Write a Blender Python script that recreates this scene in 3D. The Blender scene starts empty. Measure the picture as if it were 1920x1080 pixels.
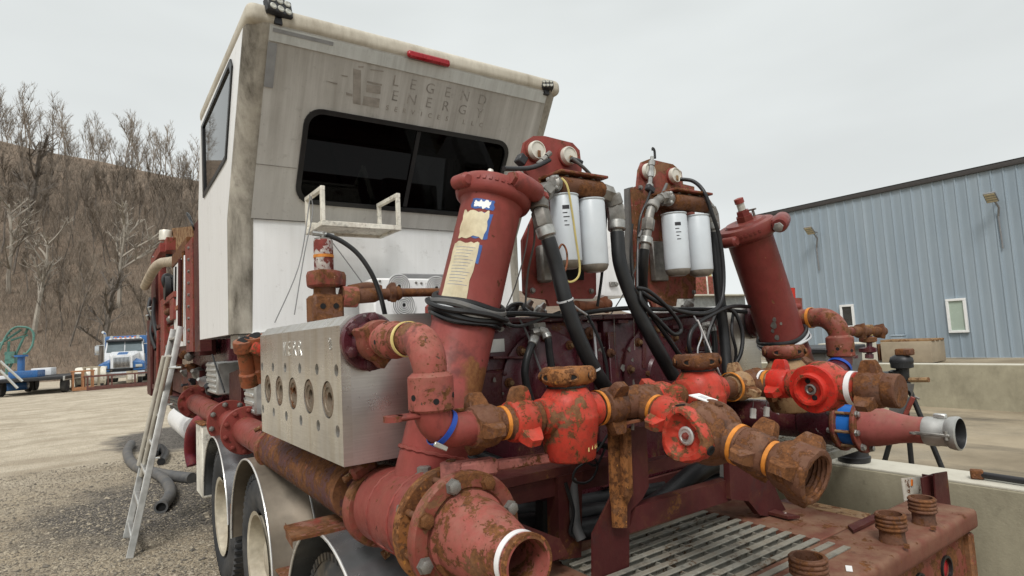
import bpy, bmesh, math, random
from mathutils import Vector, Matrix, noise as mnoise
random.seed(7)
S = bpy.context.scene
COL = S.collection
R_ = math.radians
# ---------------------------------------------------------------- camera
FPX, CAM_H = 1108.0, 1.75
_yc = Vector((-780, -131, -1108)).normalized()
_xc = Vector((1575, -2, -1108)); _xc = (_xc - _xc.dot(_yc) * _yc).normalized()
_zc = _xc.cross(_yc)
W2C = Matrix((( _xc[0], _yc[0], _zc[0]), (_xc[1], _yc[1], _zc[1]), (_xc[2], _yc[2], _zc[2])))
C2W = W2C.transposed()
CAM = Vector((0, 0, CAM_H))
cd = bpy.data.cameras.new('camera'); cam = bpy.data.objects.new('camera', cd); COL.objects.link(cam)
cd.sensor_width = 36; cd.lens = 36 * FPX / 1920; cd.clip_start = 0.05; cd.clip_end = 3000
cam.matrix_world = Matrix.Translation(CAM) @ C2W.to_4x4()
S.camera = cam
# ---------------------------------------------------------------- sky, sun, exposure
SUN_EL, SUN_AZ = R_(50), R_(226)      # azimuth measured from +Y towards +X
w = bpy.data.worlds.new('World'); S.world = w; w.use_nodes = True
nt = w.node_tree; nt.nodes.clear()
def _n(t, **k):
    n = nt.nodes.new(t)
    for a, b in k.items(): setattr(n, a, b)
    return n
out = _n('ShaderNodeOutputWorld'); bg = _n('ShaderNodeBackground')
sky = _n('ShaderNodeTexSky', sky_type='NISHITA', sun_disc=False, sun_elevation=SUN_EL, sun_rotation=SUN_AZ)
hsv = _n('ShaderNodeHueSaturation'); hsv.inputs['Saturation'].default_value = .12; hsv.inputs['Value'].default_value = .10
nt.links.new(sky.outputs[0], hsv.inputs['Color'])
tc = _n('ShaderNodeTexCoord'); sep = _n('ShaderNodeSeparateXYZ'); nt.links.new(tc.outputs['Generated'], sep.inputs[0])
rmp = _n('ShaderNodeValToRGB'); cr = rmp.color_ramp                       # overcast: even near the horizon, brighter overhead
cr.elements[0].position = 0.0; cr.elements[0].color = (.57, .597, .594, 1)
cr.elements[1].position = 1.0; cr.elements[1].color = (.90, .91, .91, 1)
e = cr.elements.new(.12); e.color = (.57, .597, .594, 1)
e = cr.elements.new(.50); e.color = (.555, .582, .578, 1)
nt.links.new(sep.outputs[2], rmp.inputs[0])
mp = _n('ShaderNodeMapping'); mp.inputs['Scale'].default_value = (1, 1, 3.2); nt.links.new(tc.outputs['Generated'], mp.inputs[0])
nz = _n('ShaderNodeTexNoise'); nz.inputs['Scale'].default_value = 1.3; nz.inputs['Detail'].default_value = 4; nz.inputs['Roughness'].default_value = .5
nt.links.new(mp.outputs[0], nz.inputs['Vector'])
cr2 = _n('ShaderNodeMapRange'); cr2.inputs[1].default_value = .3; cr2.inputs[2].default_value = .72; cr2.inputs[3].default_value = .84; cr2.inputs[4].default_value = 1.06
nt.links.new(nz.outputs[0], cr2.inputs[0])
mul = _n('ShaderNodeMix', data_type='RGBA', blend_type='MULTIPLY'); mul.inputs[0].default_value = 1
nt.links.new(rmp.outputs[0], mul.inputs[6]); nt.links.new(cr2.outputs[0], mul.inputs[7])
mx = _n('ShaderNodeMix', data_type='RGBA'); mx.inputs[0].default_value = .10
nt.links.new(mul.outputs[2], mx.inputs[6]); nt.links.new(hsv.outputs[0], mx.inputs[7])
nt.links.new(mx.outputs[2], bg.inputs[0]); bg.inputs[1].default_value = 1.0
nt.links.new(bg.outputs[0], out.inputs[0])
ld = bpy.data.lights.new('sun', 'SUN'); ld.energy = 1.5; ld.angle = R_(18); ld.color = (1, .975, .94)
sun = bpy.data.objects.new('sun', ld); COL.objects.link(sun)
sd = Vector((math.sin(SUN_AZ) * math.cos(SUN_EL), math.cos(SUN_AZ) * math.cos(SUN_EL), math.sin(SUN_EL)))
sun.rotation_euler = sd.to_track_quat('Z', 'Y').to_euler()
sun.location = (0, 0, 30)
vs = S.view_settings; vs.view_transform = 'Standard'; vs.look = 'None'; vs.gamma = 1; vs.exposure = 0.58; vs.use_curve_mapping = False
S.cycles.max_bounces = 6; S.cycles.diffuse_bounces = 3; S.cycles.glossy_bounces = 3; S.cycles.transmission_bounces = 4; S.cycles.transparent_max_bounces = 8

# ---------------------------------------------------------------- helpers: a photograph pixel at a known plane -> world point
def P(px, py, X=None, Y=None, Z=None, D=None):
    d = C2W @ Vector(((px - 960) / FPX, -(py - 540) / FPX, -1))
    t = X / d.x if X is not None else Y / d.y if Y is not None else (Z - CAM_H) / d.z if Z is not None else D
    return CAM + t * d
V = Vector
def sm(pts, n=6, closed=False):
    pts = [V(p) for p in pts]; o = []; N = len(pts)
    rng = range(N if closed else N - 1)
    for i in rng:
        if closed: a, b, c, d = pts[i - 1], pts[i], pts[(i + 1) % N], pts[(i + 2) % N]
        else: a, b, c, d = pts[max(i - 1, 0)], pts[i], pts[i + 1], pts[min(i + 2, N - 1)]
        for k in range(n):
            t = k / n
            o.append(.5 * ((2 * b) + (c - a) * t + (2 * a - 5 * b + 4 * c - d) * t * t + (3 * b - a - 3 * c + d) * t ** 3))
    if not closed: o.append(pts[-1])
    return o
def frame(axis, up=(0, 0, 1)):
    z = V(axis).normalized(); u = V(up)
    if abs(z.dot(u.normalized())) > .98: u = V((0, 1, 0)) if abs(z.y) < .9 else V((1, 0, 0))
    x = u.cross(z).normalized(); y = z.cross(x)
    return Matrix(((x.x, y.x, z.x), (x.y, y.y, z.y), (x.z, y.z, z.z)))
def mat3(x, y, z):
    return Matrix(((x[0], y[0], z[0]), (x[1], y[1], z[1]), (x[2], y[2], z[2])))
ROOT = {}
def tag(o, label, cat=None, group=None, kind=None):
    if label: o['label'] = label
    if cat: o['category'] = cat
    if group: o['group'] = group
    if kind: o['kind'] = kind
    return o
def thing(name, label, cat, loc=(0, 0, 0), M=None, group=None):
    o = bpy.data.objects.new(name, None); COL.objects.link(o); o.empty_display_size = .05
    m = Matrix.Translation(V(loc)) @ (M.to_4x4() if M else Matrix())
    o.matrix_world = m; ROOT[o] = m
    return tag(o, label, cat, group)
def root_of(o):
    while o.parent: o = o.parent
    return o
def link(name, me, mat, parent=None, kind=None):
    o = bpy.data.objects.new(name, me); COL.objects.link(o)
    if mat and not me.materials: me.materials.append(mat)
    if parent: o.parent = parent
    if kind: o['kind'] = kind
    return o
class MB:
    def __init__(s): s.v = []; s.f = []
    def add(s, vs, fs):
        b = len(s.v); s.v += [V(p) for p in vs]; s.f += [tuple(b + i for i in f) for f in fs]; return s
    def box(s, c, size, M=None, bev=0):
        c = V(c); h = [x / 2 for x in size]
        if bev:
            bm = bmesh.new(); bmesh.ops.create_cube(bm, size=1); bmesh.ops.scale(bm, vec=size, verts=bm.verts)
            bmesh.ops.bevel(bm, geom=bm.edges[:] + bm.verts[:], offset=bev, segments=2 if bev > .012 else 1, profile=.6, affect='EDGES')
            return s.bm(bm, M, c)
        vs = [V((x * h[0], y * h[1], z * h[2])) for x in (-1, 1) for y in (-1, 1) for z in (-1, 1)]
        if M: vs = [M @ p for p in vs]
        return s.add([c + p for p in vs], [(0, 1, 3, 2), (4, 6, 7, 5), (0, 4, 5, 1), (2, 3, 7, 6), (0, 2, 6, 4), (1, 5, 7, 3)])
    def bm(s, bm, M=None, c=V((0, 0, 0))):
        bm.verts.index_update()
        vs = [c + (M @ x.co if M else x.co) for x in bm.verts]
        s.add(vs, [tuple(x.index for x in f.verts) for f in bm.faces]); bm.free(); return s
    def loft(s, rings, caps=(True, True), closed=True):
        n = len(rings[0]); b = len(s.v)
        for r in rings: s.v += [V(p) for p in r]
        for i in range(len(rings) - 1):
            for k in range(n if closed else n - 1):
                k2 = (k + 1) % n
                s.f.append((b + i * n + k, b + i * n + k2, b + (i + 1) * n + k2, b + (i + 1) * n + k))
        if caps[0]: s.f.append(tuple(b + k for k in reversed(range(n))))
        if caps[1]: s.f.append(tuple(b + (len(rings) - 1) * n + k for k in range(n)))
        return s
    def lathe(s, prof, o=(0, 0, 0), axis=(0, 0, 1), seg=24, caps=(True, True), fn=None):
        M = frame(axis); o = V(o); rings = []
        for r, z in prof:
            ring = []
            for k in range(seg):
                a = 2 * math.pi * k / seg; rr = r * (fn(a, z) if fn else 1)
                ring.append(o + M @ V((rr * math.cos(a), rr * math.sin(a), z)))
            rings.append(ring)
        return s.loft(rings, caps)
    def cyl(s, p0, p1, r0, r1=None, seg=16, caps=True):
        p0, p1 = V(p0), V(p1); d = p1 - p0
        return s.lathe([(r0, 0), (r0 if r1 is None else r1, d.length)], p0, d, seg, (caps, caps))
    def tube(s, pts, r, seg=8, caps=True, closed=False):
        pts = [V(p) for p in pts]; rings = []; N = len(pts); up = None
        for i, p in enumerate(pts):
            if closed: t = pts[(i + 1) % N] - pts[i - 1]
            else: t = pts[min(i + 1, N - 1)] - pts[max(i - 1, 0)]
            t.normalize()
            if up is None:
                up = V((0, 0, 1)) if abs(t.z) < .9 else V((1, 0, 0))
            x = (up - t * up.dot(t)).normalized(); y = t.cross(x); up = x
            rr = r(i / (N - 1)) if callable(r) else r
            rings.append([p + rr * (x * math.cos(2 * math.pi * k / seg) + y * math.sin(2 * math.pi * k / seg)) for k in range(seg)])
        if closed: rings.append(rings[0]); return s.loft(rings, (False, False))
        return s.loft(rings, (caps, caps))
    def prism(s, poly, vec):
        poly = [V(p) for p in poly]; vec = V(vec); n = len(poly); b = len(s.v)
        s.v += poly + [p + vec for p in poly]
        s.f.append(tuple(b + i for i in reversed(range(n)))); s.f.append(tuple(b + n + i for i in range(n)))
        for i in range(n): s.f.append((b + i, b + (i + 1) % n, b + n + (i + 1) % n, b + n + i))
        return s
    def ball(s, c, r, sub=2, sc=(1, 1, 1)):
        bm = bmesh.new(); bmesh.ops.create_icosphere(bm, subdivisions=sub, radius=r); bmesh.ops.scale(bm, vec=sc, verts=bm.verts)
        return s.bm(bm, None, V(c))
    def ring(s, o, axis, ri, ro, h, seg=24):
        return s.lathe([(ri, 0), (ro, 0), (ro, h), (ri, h), (ri, 0)], o, axis, seg, (False, False))
    def mesh(s, name, M=None, ang=38, jit=0):
        me = bpy.data.meshes.new(name)
        vs = [M @ p for p in s.v] if M else s.v
        if jit: vs = [p + V([mnoise.noise(p * 60 + V((k * 9, 0, 0))) for k in range(3)]) * jit for p in vs]
        me.from_pydata([tuple(p) for p in vs], [], s.f)
        bm = bmesh.new(); bm.from_mesh(me); bmesh.ops.recalc_face_normals(bm, faces=bm.faces); bm.to_mesh(me); bm.free()
        me.polygons.foreach_set('use_smooth', [True] * len(me.polygons))
        me.set_sharp_from_angle(angle=R_(ang)); return me
    def build(s, name, mat, parent=None, world=False, ang=38, label=None, kind=None, jit=0):
        M = ROOT[root_of(parent)].inverted() if (world and parent) else None
        o = link(name, s.mesh(name, M, ang, jit), mat, parent, kind)
        if label: o['label'] = label
        return o
def solo(name, mb, mat, label, cat, group=None, base=None, ang=38, kind=None, jit=0):
    """a thing that is one mesh; origin at its base"""
    if base is None:
        base = sum(mb.v, V((0, 0, 0))) / len(mb.v); base.z = min(p.z for p in mb.v)
    base = V(base); me = mb.mesh(name, Matrix.Translation(-base), ang, jit)
    o = link(name, me, mat); o.location = base; ROOT[o] = Matrix.Translation(base)
    return tag(o, label, cat, group, kind)
def holed_plate(mb, outer, holes, o, ux, uy, n, thick, hole_depth=None):
    """flat plate in the frame (o, ux, uy) with real openings; n points out of the visible face; hole walls go back by thick (or hole_depth)"""
    bm = bmesh.new(); o, ux, uy, n = V(o), V(ux), V(uy), V(n)
    def loop(pts):
        vs = [bm.verts.new(o + ux * a + uy * b) for a, b in pts]
        return [bm.edges.new((vs[i], vs[(i + 1) % len(vs)])) for i in range(len(vs))]
    ed = loop(outer)
    for h in holes: ed += loop(h)
    bmesh.ops.triangle_fill(bm, use_beauty=True, use_dissolve=False, edges=ed, normal=n)
    bm.verts.index_update()
    mb.add([v.co.copy() for v in bm.verts], [tuple(v.index for v in f.verts) for f in bm.faces]); bm.free()
    def wall(pts, d):
        a = [o + ux * x + uy * y for x, y in pts]
        mb.loft([a, [p - n * d for p in a]], (False, False))
    if thick: wall(outer, thick)
    for h in holes: wall(h, hole_depth or thick)
    return mb
def rrect(x0, y0, x1, y1, r, seg=5):
    o = []
    for cx, cy, a0 in ((x1 - r, y1 - r, 0), (x0 + r, y1 - r, 90), (x0 + r, y0 + r, 180), (x1 - r, y0 + r, 270)):
        for k in range(seg + 1):
            a = R_(a0 + 90 * k / seg); o.append((cx + r * math.cos(a), cy + r * math.sin(a)))
    return o
def circ(cx, cy, r, seg=20): return [(cx + r * math.cos(2 * math.pi * k / seg), cy + r * math.sin(2 * math.pi * k / seg)) for k in range(seg)]

# ---------------------------------------------------------------- materials
def new_mat(name):
    m = bpy.data.materials.new(name); m.use_nodes = True; t = m.node_tree; t.nodes.clear()
    o = t.nodes.new('ShaderNodeOutputMaterial'); b = t.nodes.new('ShaderNodeBsdfPrincipled'); t.links.new(b.outputs[0], o.inputs[0])
    return m, t, b
def coords(t, scale=(1, 1, 1), world=False):
    if world:
        g = t.nodes.new('ShaderNodeNewGeometry'); src = g.outputs['Position']
    else:
        tcn = t.nodes.new('ShaderNodeTexCoord'); oi = t.nodes.new('ShaderNodeObjectInfo')
        ml = t.nodes.new('ShaderNodeMath'); ml.operation = 'MULTIPLY'; ml.inputs[1].default_value = 37.0; t.links.new(oi.outputs['Random'], ml.inputs[0])
        ad = t.nodes.new('ShaderNodeVectorMath'); t.links.new(tcn.outputs['Object'], ad.inputs[0]); t.links.new(ml.outputs[0], ad.inputs[1]); src = ad.outputs[0]
    if tuple(scale) != (1, 1, 1):
        mp = t.nodes.new('ShaderNodeMapping'); mp.inputs['Scale'].default_value = scale; t.links.new(src, mp.inputs[0]); src = mp.outputs[0]
    return src
def nz(t, src, scale, detail=6, rough=.6, dist=0):
    n = t.nodes.new('ShaderNodeTexNoise'); n.inputs['Scale'].default_value = scale; n.inputs['Detail'].default_value = detail
    n.inputs['Roughness'].default_value = rough; n.inputs['Distortion'].default_value = dist; t.links.new(src, n.inputs['Vector']); return n.outputs[0]
def mr(t, src, a, b, c=0, d=1):
    n = t.nodes.new('ShaderNodeMapRange'); t.links.new(src, n.inputs[0])
    for i, x in enumerate((a, b, c, d)): n.inputs[i + 1].default_value = x
    return n.outputs[0]
def mix(t, fac, a, b, mode='MIX'):
    n = t.nodes.new('ShaderNodeMix'); n.data_type = 'RGBA'; n.blend_type = mode
    for i, x in ((0, fac), (6, a), (7, b)):
        if isinstance(x, (int, float)): n.inputs[i].default_value = x
        elif isinstance(x, tuple): n.inputs[i].default_value = (*x[:3], 1)
        else: t.links.new(x, n.inputs[i])
    return n.outputs[2]
def mth(t, op, a, b=None):
    n = t.nodes.new('ShaderNodeMath'); n.operation = op
    for i, x in enumerate((a, b)):
        if x is None: continue
        if isinstance(x, (int, float)): n.inputs[i].default_value = x
        else: t.links.new(x, n.inputs[i])
    return n.outputs[0]
def bump(t, b, h, dist=.002, st=.6):
    n = t.nodes.new('ShaderNodeBump'); n.inputs['Distance'].default_value = dist; n.inputs['Strength'].default_value = st
    t.links.new(h, n.inputs['Height']); t.links.new(n.outputs[0], b.inputs['Normal'])
RUST = (.13, .055, .026); RUST2 = (.26, .105, .035)
def paint(name, col, rust=.4, scale=7, rough=.5, rustcol=RUST, rust2=RUST2, chips=.0, chipcol=(.5, .42, .38), dust=.25, dustcol=(.30, .22, .16), var=.25, metal=0, bmp=.0015, spec=.2):
    """weathered paint: ragged rust patches with stained rims, pits, chips, dust that settles on upward faces"""
    m, t, b = new_mat(name); src = coords(t)
    big = nz(t, src, scale, 10, .68, .35); lo = nz(t, src, scale * .45, 5, .55); fine = nz(t, src, scale * 14, 5, .7); mid = nz(t, src, scale * 4.3, 7, .65)
    edge = mth(t, 'ADD', big, mth(t, 'ADD', mth(t, 'MULTIPLY', mth(t, 'SUBTRACT', mid, .5), .30), mth(t, 'MULTIPLY', mth(t, 'SUBTRACT', fine, .5), .16)))
    gp = t.nodes.new('ShaderNodeNewGeometry'); edge = mth(t, 'ADD', edge, mr(t, gp.outputs['Pointiness'], .55, .68, 0, .07))        # paint wears off edges first
    th = .73 - rust * .42
    pv = mix(t, mr(t, lo, .3, .7), tuple(c * (1 - var) for c in col), tuple(min(1, c * (1 + var)) for c in col))
    pv = mix(t, mr(t, mid, .45, .75, 0, .45), pv, tuple(c * .62 for c in col))
    pv = mix(t, mr(t, edge, th - .12, th, 0, .55), pv, tuple(c * .5 + r * .6 for c, r in zip(col, rustcol)))       # rust stain creeping under the paint
    if dust:
        g = t.nodes.new('ShaderNodeNewGeometry'); sp = t.nodes.new('ShaderNodeSeparateXYZ'); t.links.new(g.outputs['Normal'], sp.inputs[0])
        top = mr(t, sp.outputs[2], -.1, .95, .25, 1.25)
        pv = mix(t, mth(t, 'MULTIPLY', mth(t, 'MULTIPLY', mr(t, nz(t, src, scale * 1.7, 8, .65), .38, .70), dust * 1.5), top), pv, dustcol)
    rc = mix(t, mr(t, fine, .3, .7), rustcol, rust2)
    rc = mix(t, mr(t, mid, .36, .66, 0, .8), rc, tuple(c * .42 for c in rustcol))
    rc = mix(t, mr(t, lo, .5, .7, 0, .5), rc, tuple(.5 * (a + c) for a, c in zip(rust2, dustcol)))
    mp_ = t.nodes.new('ShaderNodeMapping'); mp_.inputs['Scale'].default_value = (34, 34, 2.6); t.links.new(gp.outputs['Position'], mp_.inputs[0])
    drip = mth(t, 'MULTIPLY', mr(t, nz(t, mp_.outputs[0], 1, 5, .6), .54, .72), mr(t, lo, .4, .65, .1, .55)); pv = mix(t, drip, pv, tuple(c * .35 + r * .5 for c, r in zip(col, rustcol)))
    gr_ = mth(t, 'MULTIPLY', mr(t, mth(t, 'ADD', nz(t, src, scale * .55, 9, .7), mth(t, 'MULTIPLY', mth(t, 'SUBTRACT', mid, .5), .25)), .56, .66), .6); pv = mix(t, gr_, pv, tuple(.02 + c * .22 for c in col))      # old grease
    mask = mr(t, edge, th, th + .015)
    pits = mr(t, nz(t, src, scale * 6.5, 3, .5), .735 - rust * .12, .75 - rust * .12)
    mask = mth(t, 'MAXIMUM', mask, pits)
    col_ = mix(t, mask, pv, rc)
    if chips:
        cm = mr(t, mth(t, 'ADD', nz(t, src, scale * 2.6, 6, .62), mth(t, 'MULTIPLY', mth(t, 'SUBTRACT', fine, .5), .12)), .70 - chips * .2, .712 - chips * .2)
        col_ = mix(t, cm, col_, chipcol); mask = mth(t, 'MAXIMUM', mask, cm)
    t.links.new(col_, b.inputs['Base Color'])
    rg = mth(t, 'ADD', mr(t, mask, 0, 1, rough, .86), mr(t, mid, .3, .7, -.08, .10)); t.links.new(rg, b.inputs['Roughness'])
    b.inputs['Metallic'].default_value = metal; b.inputs['Specular IOR Level'].default_value = spec
    hh = mth(t, 'ADD', mth(t, 'MULTIPLY', mask, -.7), mth(t, 'ADD', mth(t, 'MULTIPLY', fine, .55), mth(t, 'MULTIPLY', mid, .6)))
    bump(t, b, hh, bmp, .8)
    return m
def plain(name, col, rough=.5, metal=0, var=.15, scale=12, bmp=.0, spec=.4, dirt=0, dirtcol=(.16, .13, .10), stretch=(1, 1, 1)):
    m, t, b = new_mat(name); src = coords(t, stretch)
    n1 = nz(t, src, scale, 6, .6)
    c = mix(t, mr(t, n1, .3, .7), tuple(x * (1 - var) for x in col), tuple(min(1, x * (1 + var)) for x in col))
    if dirt: c = mix(t, mth(t, 'MULTIPLY', mr(t, nz(t, src, scale * .35, 8, .65), .45, .72), dirt), c, dirtcol)
    t.links.new(c, b.inputs['Base Color'])
    t.links.new(mr(t, n1, .3, .7, max(.03, rough - .08), min(1, rough + .08)), b.inputs['Roughness'])
    b.inputs['Metallic'].default_value = metal; b.inputs['Specular IOR Level'].default_value = spec
    if bmp: bump(t, b, nz(t, src, scale * 6, 4, .6), bmp, .6)
    return m
def streaked(name, col, dirt, amt=.7, rough=.5, hs=(5, 5), vs_=.5, world=False, spot=.4, lo=.42, hi=.72, bmp=0, top=None):
    """sheet with grime washed down it: noise stretched along Z"""
    m, t, b = new_mat(name); src = coords(t, (hs[0], hs[1], vs_), world); src2 = coords(t, (1, 1, 1), world)
    a = mr(t, nz(t, src, 2.2, 9, .68, .2), lo, hi); c2 = mr(t, nz(t, src2, 1.6, 9, .65), .35, .75); fine_ = mr(t, nz(t, src, 7, 6, .7), .45, .75)
    f = mth(t, 'MULTIPLY', mth(t, 'ADD', mth(t, 'ADD', mth(t, 'MULTIPLY', a, .5), mth(t, 'MULTIPLY', fine_, .22)), mth(t, 'MULTIPLY', c2, spot)), amt)
    if top:                                                   # grime washed down from the roof seam: ragged runs of different length
        g = t.nodes.new('ShaderNodeNewGeometry'); sp = t.nodes.new('ShaderNodeSeparateXYZ'); t.links.new(g.outputs['Position'], sp.inputs[0])
        run = mth(t, 'ADD', sp.outputs[2], mth(t, 'MULTIPLY', mth(t, 'SUBTRACT', nz(t, coords(t, (6, .2, .1), True), 2.0, 7, .65), .5), 2.2))
        f = mth(t, 'ADD', mth(t, 'MULTIPLY', f, .72), mr(t, run, top[0], top[1], 0, .38))
    c = mix(t, f, col, dirt)
    c = mix(t, mr(t, nz(t, src2, 45, 4, .7), .62, .8, 0, .45), c, tuple(x * .4 for x in dirt))
    c = mix(t, mr(t, nz(t, src2, 9, 8, .7), .60, .72, 0, .35), c, tuple(x * .7 for x in dirt))
    t.links.new(c, b.inputs['Base Color']); t.links.new(mr(t, f, 0, 1, rough, min(1, rough + .25)), b.inputs['Roughness']); b.inputs['Specular IOR Level'].default_value = .3
    if bmp: bump(t, b, nz(t, src2, 60, 4, .6), bmp, .4)
    return m
M = {}
M['red'] = paint('red_oxide_paint', (.24, .050, .042), rust=.24, scale=7, rough=.46, chips=.12, chipcol=(.10, .035, .025), dust=.28, dustcol=(.21, .095, .07))
M['red_rust'] = paint('red_paint_rusting', (.21, .046, .034), rust=.5, scale=11, rough=.55, chips=.2, chipcol=(.34, .16, .12), dust=.3)
M['pink_rust'] = paint('faded_pink_red_paint', (.31, .082, .066), rust=.45, scale=13, rough=.6, chips=.2, chipcol=(.09, .05, .035), dust=.2)
M['bright'] = paint('bright_red_paint', (.46, .042, .026), rust=.44, scale=12, rough=.4, chips=.15, chipcol=(.25, .10, .06), dust=.12)
M['scarlet'] = paint('fresh_red_paint', (.52, .028, .018), rust=.24, scale=14, rough=.35, chips=.1, chipcol=(.2, .08, .05), dust=.05)
M['rust'] = paint('brown_rust', (.125, .056, .034), rust=.5, scale=14, rough=.7, chips=.22, chipcol=(.22, .10, .055), dust=.40, dustcol=(.20, .11, .068), bmp=.003)
M['rust_or'] = paint('orange_rust', (.30, .12, .035), rust=.5, scale=14, rough=.8, chips=.2, chipcol=(.45, .20, .05), dust=.2, bmp=.003)
M['rust_y'] = paint('tan_rust', (.30, .19, .095), rust=.35, scale=12, rough=.8, chips=.2, chipcol=(.2, .1, .05), dust=.3, bmp=.003)
M['maroon'] = paint('dark_maroon_paint', (.075, .013, .021), rust=.18, scale=6, spec=.5, rough=.28, chips=.12, chipcol=(.28, .25, .24), dust=.18, dustcol=(.09, .05, .045))
M['frame'] = paint('maroon_frame_paint', (.072, .016, .016), rust=.14, scale=5, rough=.5, chips=.05, dust=.28, dustcol=(.13, .065, .05))
M['deckp'] = paint('dusty_deck_paint', (.165, .062, .042), rust=.25, scale=5, rough=.75, dust=.7, dustcol=(.215, .125, .08), chips=.05, chipcol=(.12, .05, .035))
M['orange_pipe'] = paint('orange_rust_pipe', (.28, .10, .05), rust=.35, scale=10, rough=.7, dust=.2)
M['white'] = streaked('white_cab_paint', (.84, .84, .83), (.42, .39, .34), .28, .35, hs=(7, 7), vs_=.3, spot=.25)
M['whiterust'] = paint('white_paint_rusting', (.74, .71, .62), rust=.07, scale=10, rough=.5, chips=.05, chipcol=(.2, .09, .04), dust=.3, dustcol=(.5, .42, .32))
M['grime'] = streaked('grimy_cab_panel', (.62, .61, .58), (.24, .22, .19), .80, .55, hs=(3.4, .3), vs_=.22, spot=.45, top=(3.0, 3.75))
M['grimep'] = streaked('grimy_corner_post', (.54, .50, .425), (.09, .078, .06), 1.0, .55, hs=(3, 3), vs_=.7, spot=.8)
M['roofc'] = streaked('grimy_cream_roof', (.60, .56, .47), (.30, .26, .20), .9, .6, hs=(5, 2), vs_=1.5, spot=.7)
M['band'] = streaked('pale_roof_band', (.60, .62, .60), (.33, .33, .31), .8, .5, hs=(9, .5), vs_=.6)
M['letter'] = plain('ghost_lettering', (.29, .272, .248), .6, var=.4, scale=25)
M['tape_grey'] = plain('grey_tape', (.27, .275, .28), .5)
M['pinks'] = paint('smooth_faded_red', (.30, .085, .075), rust=.10, scale=8, rough=.5, dust=.35, dustcol=(.24, .15, .10), chips=.2, chipcol=(.12, .06, .04))
M['leverp'] = paint('faded_lever_paint', (.44, .16, .135), rust=.22, scale=14, rough=.6, chips=.3, chipcol=(.13, .075, .05), dust=.1)
M['steel'] = None
M['black'] = plain('black_rubber', (.012, .0125, .0135), .42, var=.35, bmp=.0006, dirt=.22, dirtcol=(.05, .046, .042))
M['blackgl'] = plain('black_gloss', (.012, .012, .013), .25, var=.2)
M['plastic'] = plain('black_plastic', (.02, .02, .022), .45, var=.3, scale=8)
M['greyhose'] = plain('grey_hose', (.10, .10, .10), .6, var=.25, bmp=.001, dirt=.5, dirtcol=(.22, .19, .15))
M['zinc'] = plain('zinc_fitting', (.42, .42, .40), .38, metal=.75, var=.3, scale=30, dirt=.5, dirtcol=(.12, .10, .08))
M['zincd'] = plain('dull_fitting', (.26, .25, .23), .5, metal=.6, var=.35, scale=26, dirt=.6, dirtcol=(.09, .075, .06))
M['alu'] = plain('aluminium', (.60, .60, .58), .38, metal=.7, var=.15, scale=14, dirt=.35, dirtcol=(.30, .28, .24))
M['alud'] = plain('dull_aluminium', (.42, .42, .40), .5, metal=.5, var=.25, scale=9, dirt=.5, dirtcol=(.20, .18, .15))
M['fender'] = plain('polished_fender', (.26, .268, .275), .24, metal=.7, var=.3, scale=5, dirt=.7, dirtcol=(.16, .145, .12))
M['fenderb'] = plain('dusty_fender', (.24, .205, .16), .40, metal=.4, var=.3, scale=5, dirt=.8, dirtcol=(.22, .17, .12))
M['fedge'] = plain('fender_edge', (.72, .71, .68), .3, metal=.6, var=.1)
M['tyre'] = plain('tyre_rubber', (.026, .028, .031), .75, var=.3, scale=9, bmp=.001, dirt=.85, dirtcol=(.11, .105, .10))
M['tyremud'] = plain('tyre_mud', (.045, .045, .045), .8, var=.3, scale=9, dirt=.95, dirtcol=(.24, .19, .13))
M['rim'] = plain('cream_rim', (.50, .45, .35), .5, var=.25, dirt=.75, dirtcol=(.22, .17, .115))
M['filter'] = plain('filter_canister', (.54, .58, .61), .4, var=.06, scale=8, dirt=.25, dirtcol=(.33, .31, .28), spec=.5)
M['gauge'] = plain('gauge_cap', (.66, .63, .55), .4, metal=.25, var=.12, scale=14, dirt=.3, dirtcol=(.3, .25, .18))
M['orange'] = plain('orange_band', (.60, .215, .03), .55, var=.25, scale=40, dirt=.45, dirtcol=(.22, .10, .03))
M['yellowb'] = plain('yellow_band', (.72, .58, .22), .45, var=.12, dirt=.3)
M['blueb'] = plain('blue_band', (.012, .06, .34), .4, var=.15)
M['blue'] = plain('blue_disc', (.02, .15, .52), .4, var=.12)
M['whiteb'] = plain('white_band', (.74, .73, .72), .5, var=.06, dirt=.2)
M['sticker'] = plain('yellowed_sticker', (.60, .53, .36), .6, var=.2, scale=16, dirt=.6, dirtcol=(.30, .20, .10))
M['stickb'] = plain('blue_sticker', (.03, .09, .30), .5, var=.3)
M['label'] = plain('white_label', (.78, .78, .76), .5, var=.05)
M['ink'] = plain('label_ink', (.03, .03, .035), .6)
M['redlens'] = plain('red_lens', (.30, .008, .014), .3, var=.25, scale=30)
M['lens'] = plain('clear_lens', (.45, .45, .40), .2, var=.2, scale=40)
M['amberlens'] = plain('amber_lens', (.75, .20, .02), .3)
M['orangecap'] = paint('rusty_orange', (.27, .075, .03), rust=.4, scale=12, dust=.3)
M['wire'] = plain('grey_wire', (.24, .24, .24), .5, metal=.4)
M['yellowwire'] = plain('yellow_wire', (.50, .41, .15), .5)
M['greywire'] = plain('pale_cable', (.52, .53, .54), .45)
M['dark'] = plain('dark_interior', (.008, .008, .008), .9)  # near-black that puts the shade of holes and bores into the colour
M['grating'] = paint('galvanised_grating', (.25, .245, .21), rust=.18, scale=9, rough=.6, rustcol=(.12, .08, .05), rust2=(.2, .13, .08), dust=.5, dustcol=(.24, .21, .16))
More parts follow.
